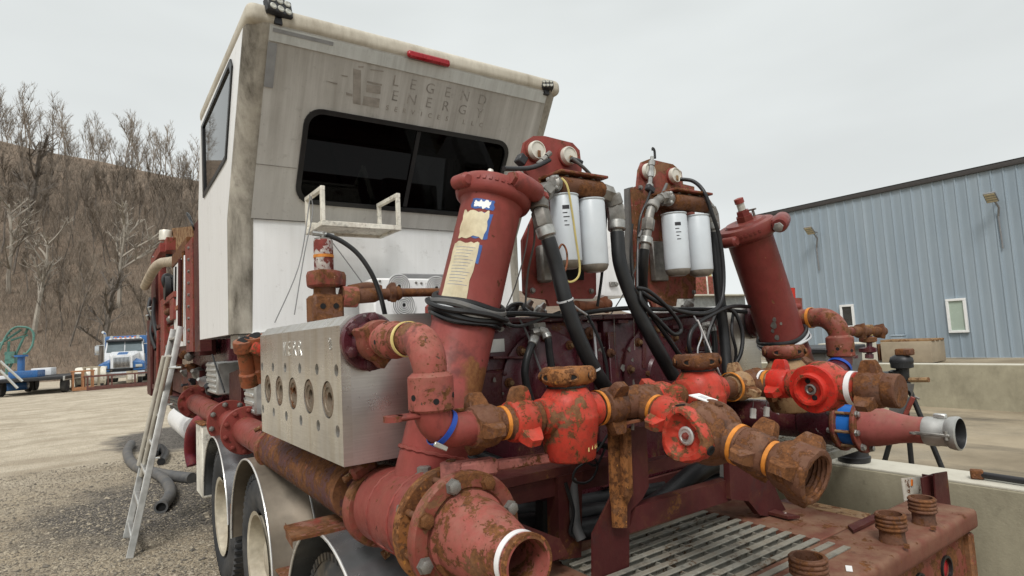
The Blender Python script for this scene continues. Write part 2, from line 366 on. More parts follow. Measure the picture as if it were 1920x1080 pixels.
def steel_block():
    m, t, b = new_mat('machined_steel'); src = coords(t, (1, 1, 1)); st = coords(t, (.6, 2, 30)); vv = coords(t, (1, 9, .5))
    g = nz(t, st, 6, 4, .6); st_ = mr(t, nz(t, vv, 1.6, 7, .6), .45, .75); pat = mr(t, nz(t, src, 3.2, 8, .65), .42, .72)
    c = mix(t, mr(t, g, .3, .7), (.60, .59, .565), (.72, .71, .68))
    c = mix(t, mth(t, 'MULTIPLY', st_, .6), c, (.40, .33, .215)); c = mix(t, mth(t, 'MULTIPLY', pat, .28), c, (.30, .275, .24))
    c = mix(t, mr(t, nz(t, src, 55, 3, .7), .66, .8, 0, .6), c, (.10, .075, .05))
    t.links.new(c, b.inputs['Base Color']); b.inputs['Metallic'].default_value = .85
    t.links.new(mr(t, pat, 0, 1, .26, .44), b.inputs['Roughness']); bump(t, b, g, .0004, .5); return m
M['steel'] = steel_block()
def glass(name, tint=.10, rough=.03, spec=.5):
    m, t, b = new_mat(name); o = [n for n in t.nodes if n.type == 'OUTPUT_MATERIAL'][0]
    tr = t.nodes.new('ShaderNodeBsdfTransparent'); tr.inputs[0].default_value = (tint, tint, tint, 1)
    gl = t.nodes.new('ShaderNodeBsdfGlossy'); gl.inputs['Roughness'].default_value = rough; gl.inputs[0].default_value = (.8, .8, .8, 1)
    fr = t.nodes.new('ShaderNodeFresnel'); fr.inputs[0].default_value = 1.45
    ms = t.nodes.new('ShaderNodeMixShader'); t.links.new(mth(t, 'MULTIPLY', fr.outputs[0], spec), ms.inputs[0]); t.links.new(tr.outputs[0], ms.inputs[1]); t.links.new(gl.outputs[0], ms.inputs[2])
    t.links.new(ms.outputs[0], o.inputs[0]); t.nodes.remove(b); return m
M['glass'] = glass('tinted_window_glass', .10, .02, .22)
M['glassb'] = glass('side_window_glass', .30, .02, 1.3)

# ---------------------------------------------------------------- small shared pieces
_bm = MB().lathe([(1.25, 0), (1.25, .22), (1.0, .24), (1.0, 1.0), (.8, 1.12)], seg=6); BOLT = _bm.mesh('bolt')
def bolt(parent, loc, axis, r, mat, name='bolt', world=True):
    key = 'bolt_' + mat.name
    me = bpy.data.meshes.get(key)
    if not me: me = BOLT.copy(); me.name = key; me.materials.clear(); me.materials.append(mat)
    o = bpy.data.objects.new(name, me); COL.objects.link(o); o.parent = parent
    m = Matrix.Translation(V(loc)) @ frame(axis).to_4x4() @ Matrix.Rotation(random.random() * 6, 4, 'Z') @ Matrix.Diagonal((r, r, r, 1))
    if world: m = ROOT[root_of(parent)].inverted() @ m
    o.matrix_local = m; return o
def text_mesh(body, size, ext=.0015, align='LEFT', space=1.0):
    cu = bpy.data.curves.new('txt', 'FONT'); cu.body = body; cu.size = size; cu.extrude = ext; cu.align_x = align; cu.space_character = space
    ob = bpy.data.objects.new('txt', cu); COL.objects.link(ob)
    dg = bpy.context.evaluated_depsgraph_get(); me = bpy.data.meshes.new_from_object(ob.evaluated_get(dg))
    bpy.data.objects.remove(ob); bpy.data.curves.remove(cu); return me
def lettering(body, size, o, ux, uy, mat, parent, name='lettering', ext=.0015, space=1.0, sx=1.0):
    me = text_mesh(body, size, ext, space=space); ux, uy = V(ux).normalized(), V(uy).normalized(); n = ux.cross(uy)
    ob = link(name, me, mat, parent)
    m = Matrix.Translation(V(o)) @ mat3(ux, uy, n).to_4x4() @ Matrix.Diagonal((sx, 1, 1, 1))
    ob.matrix_local = ROOT[root_of(parent)].inverted() @ m; return ob
# ================================================================ SETTING
def sstep(a, b, x):
    t = max(0, min(1, (x - a) / (b - a))); return t * t * (3 - 2 * t)
def gz(x, y):
    return .12 * sstep(14, 40, y) * sstep(20, 5, x) + .30 * sstep(14, 21, x) + .012 * mnoise.noise(V((x * .5, y * .5, 0))) * sstep(3.5, 2.5, x)
def ground_material():
    m, t, b = new_mat('yard_dirt'); src = coords(t, world=True); streak = coords(t, (.55, 1.1, 1), world=True)
    sp = t.nodes.new('ShaderNodeSeparateXYZ'); t.links.new(src, sp.inputs[0])
    wob = mth(t, 'MULTIPLY', mth(t, 'SUBTRACT', nz(t, src, .8, 6, .6), .5), 3.0)
    far = mr(t, mth(t, 'ADD', sp.outputs[1], wob), 8.5, 13.0)
    def vor(sc):
        v_ = t.nodes.new('ShaderNodeTexVoronoi'); v_.inputs['Scale'].default_value = sc; v_.inputs['Randomness'].default_value = 1; t.links.new(src, v_.inputs['Vector'])
        s2 = t.nodes.new('ShaderNodeSeparateColor'); t.links.new(v_.outputs['Color'], s2.inputs[0]); return s2.outputs[0], v_.outputs['Distance']
    va, da = vor(34); vb, db = vor(75)
    grav = mth(t, 'ADD', mth(t, 'MULTIPLY', va, .55), mth(t, 'MULTIPLY', vb, .45)); big = nz(t, src, 3, 8, .65)
    near = mix(t, mr(t, grav, .15, .85), (.13, .105, .078), (.50, .43, .32)); near = mix(t, mr(t, big, .40, .62, 0, .75), near, (.38, .31, .215)); near = mix(t, mr(t, nz(t, src, 1.1, 7, .6), .48, .64, 0, .6), near, (.20, .165, .12))
    fa = mix(t, mr(t, nz(t, streak, 1.3, 9, .62, .4), .36, .64), (.40, .335, .245), (.60, .525, .405)); fa = mix(t, mr(t, grav, .55, .75, 0, .5), fa, (.22, .19, .15))
    c = mix(t, far, near, fa)
    # a patch of dark wet millings beside the truck
    def ell(cx, cy, rx, ry):
        a = mth(t, 'DIVIDE', mth(t, 'SUBTRACT', sp.outputs[0], cx), rx); d = mth(t, 'DIVIDE', mth(t, 'SUBTRACT', sp.outputs[1], cy), ry)
        return mth(t, 'ADD', mth(t, 'MULTIPLY', a, a), mth(t, 'MULTIPLY', d, d))
    wb2 = mth(t, 'MULTIPLY', mth(t, 'SUBTRACT', nz(t, src, 1.7, 7, .65), .5), 1.6)
    patch = mth(t, 'MAXIMUM', mr(t, mth(t, 'ADD', ell(.95, 8.3, 1.75, 1.9), wb2), 1.1, .5), mr(t, mth(t, 'ADD', ell(1.3, 14.5, 1.2, 2.2), wb2), 1.1, .6))
    dk = mix(t, mr(t, grav, .3, .72), (.06, .053, .046), (.19, .17, .145))
    trk = coords(t, (1.0, .16, 1), True); tr_ = mr(t, nz(t, trk, 2.4, 6, .6), .52, .66, 0, .45); c = mix(t, mth(t, 'MULTIPLY', tr_, far), c, (.36, .305, .225))
    c = mix(t, patch, c, dk)
    # concrete apron right of the truck
    con = mr(t, sp.outputs[0], 2.4, 2.5)
    cb = mix(t, mr(t, nz(t, src, .55, 8, .6), .35, .68), (.20, .163, .11), (.38, .315, .22)); cb = mix(t, mr(t, nz(t, coords(t, (1, .3, 1), True), .9, 8, .65), .5, .66), cb, (.10, .085, .062))
    c = mix(t, con, c, cb)
    t.links.new(c, b.inputs['Base Color'])
    wet = mr(t, nz(t, src, .5, 7, .6), .5, .6); rg = mth(t, 'MULTIPLY', con, wet); t.links.new(mr(t, rg, 0, 1, .92, .32), b.inputs['Roughness'])
    b.inputs['Specular IOR Level'].default_value = .3
    stn = mth(t, 'ADD', mth(t, 'MULTIPLY', da, -1.0), mth(t, 'MULTIPLY', db, -.6)); bump(t, b, mth(t, 'ADD', mth(t, 'MULTIPLY', stn, mr(t, con, 0, 1, 1, .05)), mth(t, 'MULTIPLY', big, 1.2)), .025, .75); return m
def grid(name, xs, ys, fz, mat, **k):
    n = len(ys); v = [(x, y, fz(x, y)) for x in xs for y in ys]
    f = [(i * n + j, (i + 1) * n + j, (i + 1) * n + j + 1, i * n + j + 1) for i in range(len(xs) - 1) for j in range(n - 1)]
    me = bpy.data.meshes.new(name); me.from_pydata(v, [], f); me.polygons.foreach_set('use_smooth', [True] * len(f))
    o = link(name, me, mat); o['kind'] = 'structure'; return o
def axis_pts(a, b, dense0, dense1, step):
    o = []; x = dense0
    while x < dense1: o.append(x); x += step
    s = step; x = dense1
    while x < b: o.append(x); s *= 1.35; x += s
    o.append(b); s = step; x = dense0
    while x > a: s *= 1.35; x -= s; o.append(max(x, a))
    return sorted(set(o))
grid('ground', axis_pts(-900, 900, -4, 6, .35), axis_pts(-900, 900, 2, 24, .4), gz, ground_material())

# ---- hillside with a bare wood
r0, r1 = P(0, 262, Y=150), P(375, 345, Y=150)
def ridge_z(x):
    k = (x - r0.x) / (r1.x - r0.x); return max(10, r0.z + (r1.z - r0.z) * k) * sstep(130, 40, x) + .3
def hill_z(x, y):
    t = (y - 58 - 5 * mnoise.noise(V((x * .03, 2, 0)))) / 92
    if t <= 0: return -1.5
    zr = ridge_z(x)
    h = zr * (.88 * t + .12 * math.sin(t * 1.57)) if t < 1 else zr * (1 - .30 * (t - 1))
    return h + 1.2 * mnoise.noise(V((x * .06, y * .06, 0))) * min(1, t * 5)
def hill_material():
    m, t, b = new_mat('leaf_litter'); src = coords(t, world=True)
    c = mix(t, mr(t, nz(t, src, .35, 9, .7), .35, .68), (.165, .118, .082), (.27, .20, .14)); c = mix(t, mr(t, nz(t, src, 2.5, 6, .7), .45, .7, 0, .7), c, (.12, .093, .072))
    t.links.new(c, b.inputs['Base Color']); b.inputs['Roughness'].default_value = .95; bump(t, b, nz(t, src, 1.4, 8, .7), .6, .8); return m
grid('hillside', [-170 + 3 * i for i in range(112)], [54 + 2.5 * i for i in range(66)], hill_z, hill_material())
def bark(name, c0, c1):
    m, t, b = new_mat(name); src = coords(t); oi = t.nodes.new('ShaderNodeObjectInfo')
    c = mix(t, mr(t, nz(t, src, 1.2, 5, .6), .35, .68), c0, c1); c = mix(t, mth(t, 'MULTIPLY', oi.outputs['Random'], .45), c, tuple(x * .6 for x in c0))
    t.links.new(c, b.inputs['Base Color']); b.inputs['Roughness'].default_value = .9; return m
M['bark'] = bark('grey_brown_bark', (.10, .083, .069), (.20, .172, .145))
M['barkp'] = bark('pale_bark', (.24, .21, .175), (.40, .36, .30))
M['twig'] = bark('twig_brown', (.15, .12, .092), (.26, .212, .165))
def tree_mesh(seed, H, tr, spread=.5, lean=0, dens=1.0, first=.35, maxl=4, sub_l=.52):
    rnd = random.Random(seed); trunk, crown = MB(), MB()
    def limb(mb, p, d, L, r, lvl):
        n = max(2, int(4 - lvl * .6)); pts = [p.copy()]; dd = d.copy()
        for i in range(n):
            dd = (dd + V((rnd.uniform(-1, 1), rnd.uniform(-1, 1), rnd.uniform(-.4, .9))) * (.16 + .09 * lvl)).normalized(); p = p + dd * (L / n); pts.append(p.copy())
        mb.tube(pts, lambda t: r * (1 - .72 * t) + .006, seg=5 if lvl == 0 else 3, caps=False)
        return pts, dd
    pts, _ = limb(trunk, V((0, 0, -.3)), V((lean, 0, 1)).normalized(), H * .8, tr, 0)
    pts = sm(pts, 4)
    def grow(pts, L, r, lvl):
        k = {0: int(12 * dens), 1: int(6 * dens), 2: int(5 * dens), 3: 3}[lvl]
        if lvl >= maxl: return
        for j in range(k):
            f = first + (1 - first) * (j + rnd.random()) / k if lvl == 0 else rnd.uniform(.25, 1)
            i = min(len(pts) - 2, int(f * (len(pts) - 1))); t = (pts[i + 1] - pts[i]).normalized()
            a = rnd.uniform(0, 6.28); side = V((math.cos(a), math.sin(a), 0))
            d = (t * rnd.uniform(.5, 1.0) + side * spread * rnd.uniform(.7, 1.6) + V((0, 0, .25))).normalized()
            l = L * rnd.uniform(.6, 1.1) * (1.15 - .6 * f if lvl == 0 else 1)
            q, _ = limb(crown, pts[i].copy(), d, l, r, lvl + 1)
            if lvl < 3: grow(q, l * sub_l, r * .5, lvl + 1)
    grow(pts, H * .42, tr * .48, 0)
    return trunk.mesh('trunk'), crown.mesh('crown')
def put_tree(var, loc, sc, rot, label, group=None, mats=('bark', 'twig')):
    tm, cm = var
    r = bpy.data.objects.new('bare_tree', None); COL.objects.link(r); r.location = loc; r.scale = (sc, sc, sc); r.rotation_euler = (0, 0, rot)
    tag(r, label, 'tree', group)
    for nm, me, mt in (('trunk', tm, mats[0]), ('crown', cm, mats[1])):
        o = bpy.data.objects.new(nm, me); COL.objects.link(o); o.parent = r
        if not me.materials: me.materials.append(M[mt])
    return r
VARS = [tree_mesh(s, 14, .20, sp, ln, .85, fi) for s, sp, ln, fi in ((1, .40, 0, .45), (2, .5, .10, .4), (3, .36, -.08, .5), (4, .55, .05, .42), (5, .45, -.12, .45), (6, .33, .04, .5))]
RVARS = [tree_mesh(s, 14, .125, sp, ln, .8, fi, 3, .62) for s, sp, ln, fi in ((41, .42, 0, .22), (42, .5, .12, .18), (43, .36, -.08, .28), (44, .55, .05, .2), (45, .45, -.14, .25), (46, .33, .04, .3))]
M['twigr'] = bark('ridge_twig_haze', (.25, .21, .17), (.37, .32, .265))  # paler than the slope bark: distance haze put into the bark colour
SVARS = [(a.copy(), b_.copy()) for a, b_ in RVARS]
rt = random.Random(11)
def xr(y): return P(-70, 660, Y=y).x, P(560, 660, Y=y).x
for i in range(100):                                             # along the ridge, against the sky
    y = 150 + rt.uniform(-3, 14); a, b_ = xr(y); x = a + (b_ - a) * (i + rt.random()) / 100
    put_tree(RVARS[i % 6], (x, y, hill_z(x, y) - .2), rt.uniform(.62, 1.08), rt.uniform(0, 6.3), 'tall bare grey tree on the ridge line, standing against the sky', 'bare trees along the ridge', ('twigr', 'twigr'))
for i in range(190):                                            # on the slope
    y = 62 + 58 * rt.random() ** .8; a, b_ = xr(y); x = rt.uniform(a, b_)
    put_tree((SVARS if i % 3 else VARS)[rt.randrange(6)], (x, y, hill_z(x, y) - .2), rt.uniform(.36, .7), rt.uniform(0, 6.3), 'bare brown tree on the wooded slope below the ridge', 'bare trees on the slope')
PAL = [tree_mesh(s, 13, .25, .8, ln, .8, .35) for s, ln in ((21, .15), (22, -.15), (23, .1))]
for (px, py, y, sc, k, lab) in ((222, 470, 72, 1.0, 0, 'pale-barked tree with white spreading limbs on the slope, nearest the white cabin'),
                                (62, 600, 66, .9, 1, 'pale-barked leaning tree on the slope above the green pipe hoop'),
                                (15, 520, 76, .9, 2, 'pale-barked tree at the left edge of the wooded slope')):
    p = P(px, 640, Y=y); put_tree(PAL[k], (p.x, y, hill_z(p.x, y) - .3), sc, k * 2.1, lab, None, ('barkp', 'barkp'))
DK = tree_mesh(31, 14, .34, .75, .1, .8, .3)
for (px, y, sc, lab) in ((45, 90, 1.1, 'dark bare tree with heavy forked limbs on the left part of the slope'), (187, 60, .7, 'dark crooked tree at the foot of the hill behind the parked road tractor')):
    p = P(px, 640, Y=y); put_tree(DK, (p.x, y, hill_z(p.x, y) - .3), sc, 1.0, lab, None, ('bark', 'bark'))
def brush():
    mb = MB(); rb = random.Random(5)
    for i in range(24000):
        y = 58 + 88 * rb.random() ** .9; a, b_ = xr(y); x = rb.uniform(a, b_); z = hill_z(x, y)
        if z < -.5: continue
        h = rb.uniform(.5, 1.9) * (1 if y < 125 else .6); p = V((x, y, z - .1)); k = rb.randrange(2, 5); s_ = .005 + .00012 * y
        for j in range(k):
            d = V((rb.uniform(-.5, .5), rb.uniform(-.5, .5), rb.uniform(.7, 1.2))).normalized(); q = p + V((0, 0, h * .15 * j)) if j else p
            L = h * rb.uniform(.4, 1); m_ = q + d * L * .5; d2 = (d + V((rb.uniform(-.7, .7), rb.uniform(-.7, .7), rb.uniform(-.2, .4)))).normalized()
            e_ = m_ + d2 * L * .5; sd_ = V((s_, 0, 0))
            b0 = len(mb.v); mb.v += [q - sd_, q + sd_, m_ + sd_ * .7, m_ - sd_ * .7, e_]; mb.f += [(b0, b0 + 1, b0 + 2, b0 + 3), (b0 + 3, b0 + 2, b0 + 4)]
    me = bpy.data.meshes.new('brushwood'); me.from_pydata([tuple(p) for p in mb.v], [], mb.f)
    m, t, b = new_mat('brushwood_stems'); g = t.nodes.new('ShaderNodeNewGeometry'); t.links.new(mix(t, g.outputs['Random Per Island'], (.12, .096, .074), (.29, .235, .18)), b.inputs['Base Color']); b.inputs['Roughness'].default_value = .9
    o = link('brushwood', me, m); tag(o, 'tangled leafless brush and saplings covering the hillside', 'brush', None, 'stuff')
brush()
# ---- loose gravel left of the truck
def gravel():
    mb = MB(); rg = random.Random(3)
    base = [V(p) for p in ((1, 0, 0), (-1, 0, 0), (0, 1, 0), (0, -1, 0), (0, 0, .8), (0, 0, -.8))]
    fs = [(0, 2, 4), (2, 1, 4), (1, 3, 4), (3, 0, 4), (2, 0, 5), (1, 2, 5), (3, 1, 5), (0, 3, 5)]
    for i in range(26000):
        y = 3.2 + 9 * rg.random() ** 1.25; x = rg.uniform(P(-60, 900, Y=y).x, .95 + .05 * y)
        s_ = rg.uniform(.004, .013) * (1 + (rg.random() < .08) * rg.uniform(.5, 1.6)); p = V((x, y, gz(x, y) + s_ * .2)); a = rg.uniform(0, 6.3); ca, sa = math.cos(a), math.sin(a)
        vs = []
        for q in base:
            q = V((q.x * rg.uniform(.7, 1.4), q.y * rg.uniform(.6, 1.1), q.z * rg.uniform(.5, .9))) * s_; vs.append(p + V((q.x * ca - q.y * sa, q.x * sa + q.y * ca, q.z)))
        b0 = len(mb.v); mb.v += vs; mb.f += [tuple(b0 + k for k in f) for f in fs]
    me = bpy.data.meshes.new('gravel'); me.from_pydata([tuple(p) for p in mb.v], [], mb.f)
    m, t, b = new_mat('gravel_stone'); g = t.nodes.new('ShaderNodeNewGeometry')
    c = mix(t, g.outputs['Random Per Island'], (.10, .09, .075), (.40, .345, .26)); t.links.new(c, b.inputs['Base Color']); b.inputs['Roughness'].default_value = .9
    o = link('gravel', me, m); tag(o, 'loose brown and grey gravel strewn over the yard', 'gravel', None, 'stuff')
gravel()

# ---- concrete containment walls and the blue shed
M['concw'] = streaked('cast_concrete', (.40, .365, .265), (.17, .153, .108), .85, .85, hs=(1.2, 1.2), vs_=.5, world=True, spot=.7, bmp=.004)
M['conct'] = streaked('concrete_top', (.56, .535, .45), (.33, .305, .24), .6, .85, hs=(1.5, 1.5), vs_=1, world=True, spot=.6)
def conc_wall(name, x0, x1, y0, y1, zt, label, joints):
    t = thing(name, label, 'wall', ((x0 + x1) / 2, (y0 + y1) / 2, 0)); ys = [y0] + joints + [y1]
    for a, b_ in zip(ys[:-1], ys[1:]):
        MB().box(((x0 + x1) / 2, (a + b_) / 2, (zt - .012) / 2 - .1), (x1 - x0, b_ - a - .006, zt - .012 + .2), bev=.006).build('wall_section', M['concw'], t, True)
        MB().box(((x0 + x1) / 2, (a + b_) / 2, zt - .007), (x1 - x0 - .010, b_ - a - .006, .014), bev=.004).build('top_skin', M['conct'], t, True)  # thin paler skin over the top face; the wall is one piece
    return t
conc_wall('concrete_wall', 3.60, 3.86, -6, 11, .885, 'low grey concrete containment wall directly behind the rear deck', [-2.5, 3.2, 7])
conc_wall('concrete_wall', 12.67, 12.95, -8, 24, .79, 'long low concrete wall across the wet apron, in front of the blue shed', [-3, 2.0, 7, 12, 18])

def siding():
    m, t, b = new_mat('blue_siding'); src = coords(t, (2, 2, .25), True)
    c = mix(t, mr(t, nz(t, src, 1.2, 6, .6), .3, .72), (.265, .325, .375), (.325, .385, .43)); t.links.new(c, b.inputs['Base Color']); b.inputs['Roughness'].default_value = .45; return m
M['siding'] = siding(); M['rooftrim'] = plain('dark_roof_trim', (.055, .05, .048), .5); M['pvc'] = plain('white_window_frame', (.76, .76, .74), .4, var=.05)
M['found'] = plain('concrete_footing', (.36, .36, .34), .9, var=.2, scale=2)
M['frost'] = plain('green_tinted_blind', (.36, .43, .36), .25, var=.08, scale=1)
M['winrefl'] = plain('dark_window', (.03, .035, .035), .06, var=.6, scale=2.5, spec=1.0)
BX = 22.0; BZ0, BZ1 = .30, 5.95; BY0, BY1 = -6.0, P(1412, 405, X=BX).y
sh = thing('blue_shed', 'large blue ribbed metal shed with dark eave trim beyond the far concrete wall', 'building', (BX + 6, (BY0 + BY1) / 2, BZ0))
wins = []
for nm, (ax, ay, bx_, by_) in (('a', (1774, 561, 1819, 623)), ('b', (1576, 572, 1606, 614))):
    p, q = P(ax, ay, X=BX), P(bx_, by_, X=BX); wins.append((min(p.y, q.y), max(p.y, q.y), q.z, p.z))
MB().box((BX + 6, (BY0 + BY1) / 2, (BZ0 + BZ1) / 2), (11.8, BY1 - BY0 - .2, BZ1 - BZ0)).build('wall_core', M['siding'], sh, True)
MB().box((BX + 6, (BY0 + BY1) / 2, .05), (12.1, BY1 - BY0 + .1, .5)).build('footing', M['found'], sh, True)
PW = .305
def panel_mesh(z0, z1, nm):
    mb = MB(); pr = [(0, 0), (.03, .0), (.045, -.032), (.075, -.032), (.09, 0), (.16, -.006), (.17, 0), (.235, -.006), (.245, 0), (PW, 0)]
    a = [V((x, y, z0)) for y, x in pr]; b_ = [V((x, y, z1)) for y, x in pr]
    b0 = len(mb.v); mb.v += a + b_; n = len(pr)
    for i in range(n - 1): mb.f.append((b0 + i, b0 + i + 1, b0 + n + i + 1, b0 + n + i))
    me = mb.mesh(nm); me.materials.append(M['siding']); return me
full = panel_mesh(0, BZ1 - BZ0 - .02, 'siding_panel')
y = BY1 - PW
while y > BY0:
    o = bpy.data.objects.new('siding_panel', full); COL.objects.link(o); o.parent = sh; o.matrix_local = ROOT[sh].inverted() @ Matrix.Translation((BX - .005, y, BZ0)); y -= PW
for k, (a, b_, z0, z1) in enumerate(wins):
    wf = MB()
    fw = .075
    for c, s_ in ((((a + b_) / 2, z0 + fw / 2), (b_ - a, fw)), (((a + b_) / 2, z1 - fw / 2), (b_ - a, fw)), ((a + fw / 2, (z0 + z1) / 2), (fw, z1 - z0 - 2 * fw)), ((b_ - fw / 2, (z0 + z1) / 2), (fw, z1 - z0 - 2 * fw))):
        wf.box((BX - .06, c[0], c[1]), (.09, s_[0], s_[1]), bev=.006)
    wo = wf.build('window', M['pvc'], sh, True)
    MB().box((BX - .045, (a + b_) / 2, (z0 + z1) / 2), (.02, b_ - a - 2 * fw + .01, z1 - z0 - 2 * fw + .01)).build('pane', M['frost'] if k == 0 else M['winrefl'], wo, True)
MB().box((BX - .02, (BY0 + BY1) / 2, BZ1 + .03), (.16, BY1 - BY0 + .3, .16), bev=.015).build('eave_trim', M['rooftrim'], sh, True)
MB().prism([(BX - .12, BY1 + .15, BZ1 + .12), (BX + 6, BY1 + .15, BZ1 + 1.1), (BX + 12.1, BY1 + .15, BZ1 + .12)], (0, -(BY1 - BY0 + .3), 0)).build('roof', M['rooftrim'], sh, True)
M['fixture'] = plain('grey_fixture', (.20, .20, .20), .5); M['ledp'] = plain('flood_light_diffuser', (.55, .48, .32), .4, var=.2, scale=30)
for (px, py, py2, lab) in ((1518, 432, 507, 'grey flood light on a bracket on the blue shed, nearer its far end'), (1858, 370, 466, 'grey flood light on a bracket on the blue shed above the green-paned window')):
    c = P(px, py, X=BX - .55); cw = P(px + 12, py + 20, X=BX - .05); c2 = P(px + 20, py2, X=BX - .05)
    L = thing('flood_light', lab, 'light', c, None, 'flood lights on the blue shed')
    tilt = Matrix.Rotation(R_(40), 3, 'Y')
    hd = MB().box(c, (.38, .30, .06), tilt, bev=.02).build('lamp_head', M['fixture'], L, True)
    for k in range(4): MB().box(c + tilt @ V((-.135 + .09 * k, 0, -.036)), (.06, .25, .012), tilt).build('led_strip', M['ledp'], hd, True)
    MB().tube([c + V((.15, 0, .0)), V((BX - .15, c.y - .05, c.z - .28)), V((BX - .05, cw.y, cw.z - .25))], .03, 8).tube([c + V((.15, 0, 0)), V((BX - .05, c.y - .02, c.z - .05))], .02, 6).build('bracket', M['fixture'], L, True)
    MB().tube([V((BX - .06, cw.y, cw.z - .2)), V((BX - .06, cw.y - .02, c2.z))], .022, 6).build('conduit', M['fixture'], L, True)
# ================================================================ PUMP TRUCK (chassis, wheels, rear deck)
def pprism(pts, Y, dy, mb=None):
    """outline seen in the photograph, standing on the plane Y, dy thick"""
    mb = mb or MB(); return mb.prism([P(x, y, Y=Y) for x, y in pts], (0, dy, 0))
def sprism(pts, X, dx, mb=None):
    mb = mb or MB(); return mb.prism([P(x, y, X=X) for x, y in pts], (dx, 0, 0))
def zprism(pts, Z, dz, mb=None):
    mb = mb or MB(); return mb.prism([P(x, y, Z=Z) for x, y in pts], (0, 0, dz))
def srect(x0, y0, x1, y1, X, dx, mb=None, bev=.004):
    """box whose left face shows as this pixel rectangle on the plane X"""
    a, b_ = P(x0, (y0 + y1) / 2, X=X).y, P(x1, (y0 + y1) / 2, X=X).y; xm = (x0 + x1) / 2
    z0, z1 = P(xm, y1, X=X).z, P(xm, y0, X=X).z
    mb = mb or MB(); return mb.box((X + dx / 2, (a + b_) / 2, (z0 + z1) / 2), (dx, abs(a - b_), z1 - z0), bev=bev)
DECK = .88
T = thing('pump_truck', 'red pump truck chassis with dusty rear deck, three axles and grey fenders', 'truck', (1.98, 4.5, 0))
for x in (1.56, 2.40): MB().box((x, 5.7, .70), (.09, 8.0, .26), bev=.01).build('frame_rail', M['frame'], T, True)
for y in (2.2, 3.1, 4.4, 6.0, 7.6): MB().box((1.98, y, .70), (.76, .12, .16), bev=.008).build('cross_member', M['frame'], T, True)
# wheels
def wheel(y, mud=False):
    for side in (0, 1):
        xo = .785 if side == 0 else 3.19; s_ = 1 if side == 0 else -1
        for k in range(2):
            x = xo + s_ * .34 * k
            if side == 1 and k == 1: continue
            wz = .44 if mud else .50; q_ = .88 if mud else .962
            prof = [(r * q_, z) for r, z in [(.285, .02), (.33, .0), (.42, -.012), (.475, 0), (.508, .03), (.52, .06), (.52, .22), (.508, .25), (.475, .28), (.42, .29), (.33, .28), (.285, .26)]]
            t_ = MB().lathe([(r, s_ * z) for r, z in prof] + [(.285 * q_, s_ * .02)], (x, y, wz), (1, 0, 0), 48, (False, False))
            if k == 0 and side == 0:
                tread = 60
                for j in range(tread):
                    a = 2 * math.pi * j / tread
                    c = V((x + s_ * .035, y + .507 * q_ * math.cos(a), wz + .507 * q_ * math.sin(a)))
                    t_.box(c, (.06, .026, .03), Matrix.Rotation(a - math.pi / 2, 3, 'X'))
            wo = t_.build('wheel', M['tyremud'] if mud else M['tyre'], T, True)
            if k == 0:
                rp = [(.30, -.006), (.275, .0), (.268, .02), (.262, .13), (.20, .15), (.17, .13), (.11, .125), (.105, .05), (.06, .045), (.0, .045)]
                ri = MB().lathe([(max(r * q_, .001), s_ * z) for r, z in rp], (x, y, wz), (1, 0, 0), 40, (False, False)).build('rim', M['rim'], wo, True)
                for j in range(10 if side == 0 else 0):
                    a = 2 * math.pi * j / 10; bolt(wo, (x + s_ * .13, y + .143 * math.cos(a), wz + .143 * math.sin(a)), (-s_, 0, 0), .015, M['zincd'], 'wheel_nut')
for y, md in ((5.10, False), (3.85, False), (2.45, True)): wheel(y, md)
def fender(y, mat, a0=-8, a1=186, r=.565, x0=.74, x1=1.40, zc=.53):
    mb = MB(); seg = 30; outer, inner = [], []
    for i in range(seg + 1):
        a = R_(a0 + (a1 - a0) * i / seg); outer.append((math.cos(a), math.sin(a)))
    def ring(x, rr): return [V((x, y + rr * c, zc + rr * s_)) for c, s_ in outer]
    mb.loft([ring(x0, r), ring(x0, r + .006), ring(x0 + .20, r + .012), ring(x0 + .215, r + .022), ring(x0 + .245, r + .022), ring(x0 + .26, r + .012), ring(x1 - .2, r + .012), ring(x1 - .185, r + .022), ring(x1 - .16, r + .022), ring(x1 - .145, r + .012), ring(x1, r + .006), ring(x1, r)], (False, False), closed=False)
    f = mb.build('fender', mat, T, True, ang=50)
    e_ = [V((x0 - .004, y + (r + .002) * c, zc + (r + .002) * s_)) for c, s_ in outer]
    MB().tube(e_, .006, 8).build('rolled_edge', M['fedge'], f, True)
    for xx in (x0 + .23, x1 - .172):
        MB().tube([V((xx, y + (r + .021) * c, zc + (r + .021) * s_)) for c, s_ in outer], .006, 6).build('stiffening_bead', M['alu'], f, True)
fender(5.10, M['fender'], 2, 176); fender(3.85, M['fenderb'], -2, 178); fender(2.45, M['fender'], -6, 180, zc=.43)
# rusty brackets between the fenders
pz = 1.03
mb = zprism([(532, 991), (657, 962), (690, 985), (548, 1016)], 1.0, .012); zprism([(535, 993), (548, 1014), (549, 1030), (536, 1008)], .97, .03, mb)
mb.build('fender_bracket', M['red_rust'], T, True)
MB().box((.95, 3.16, .62), (.40, .30, .012), bev=.003).box((.95, 3.16, .56), (.40, .06, .10), bev=.005).build('fender_bracket', M['red_rust'], T, True)
MB().box((.82, 4.48, .66), (.14, .10, .10), bev=.004).build('fender_bracket', M['red_rust'], T, True)
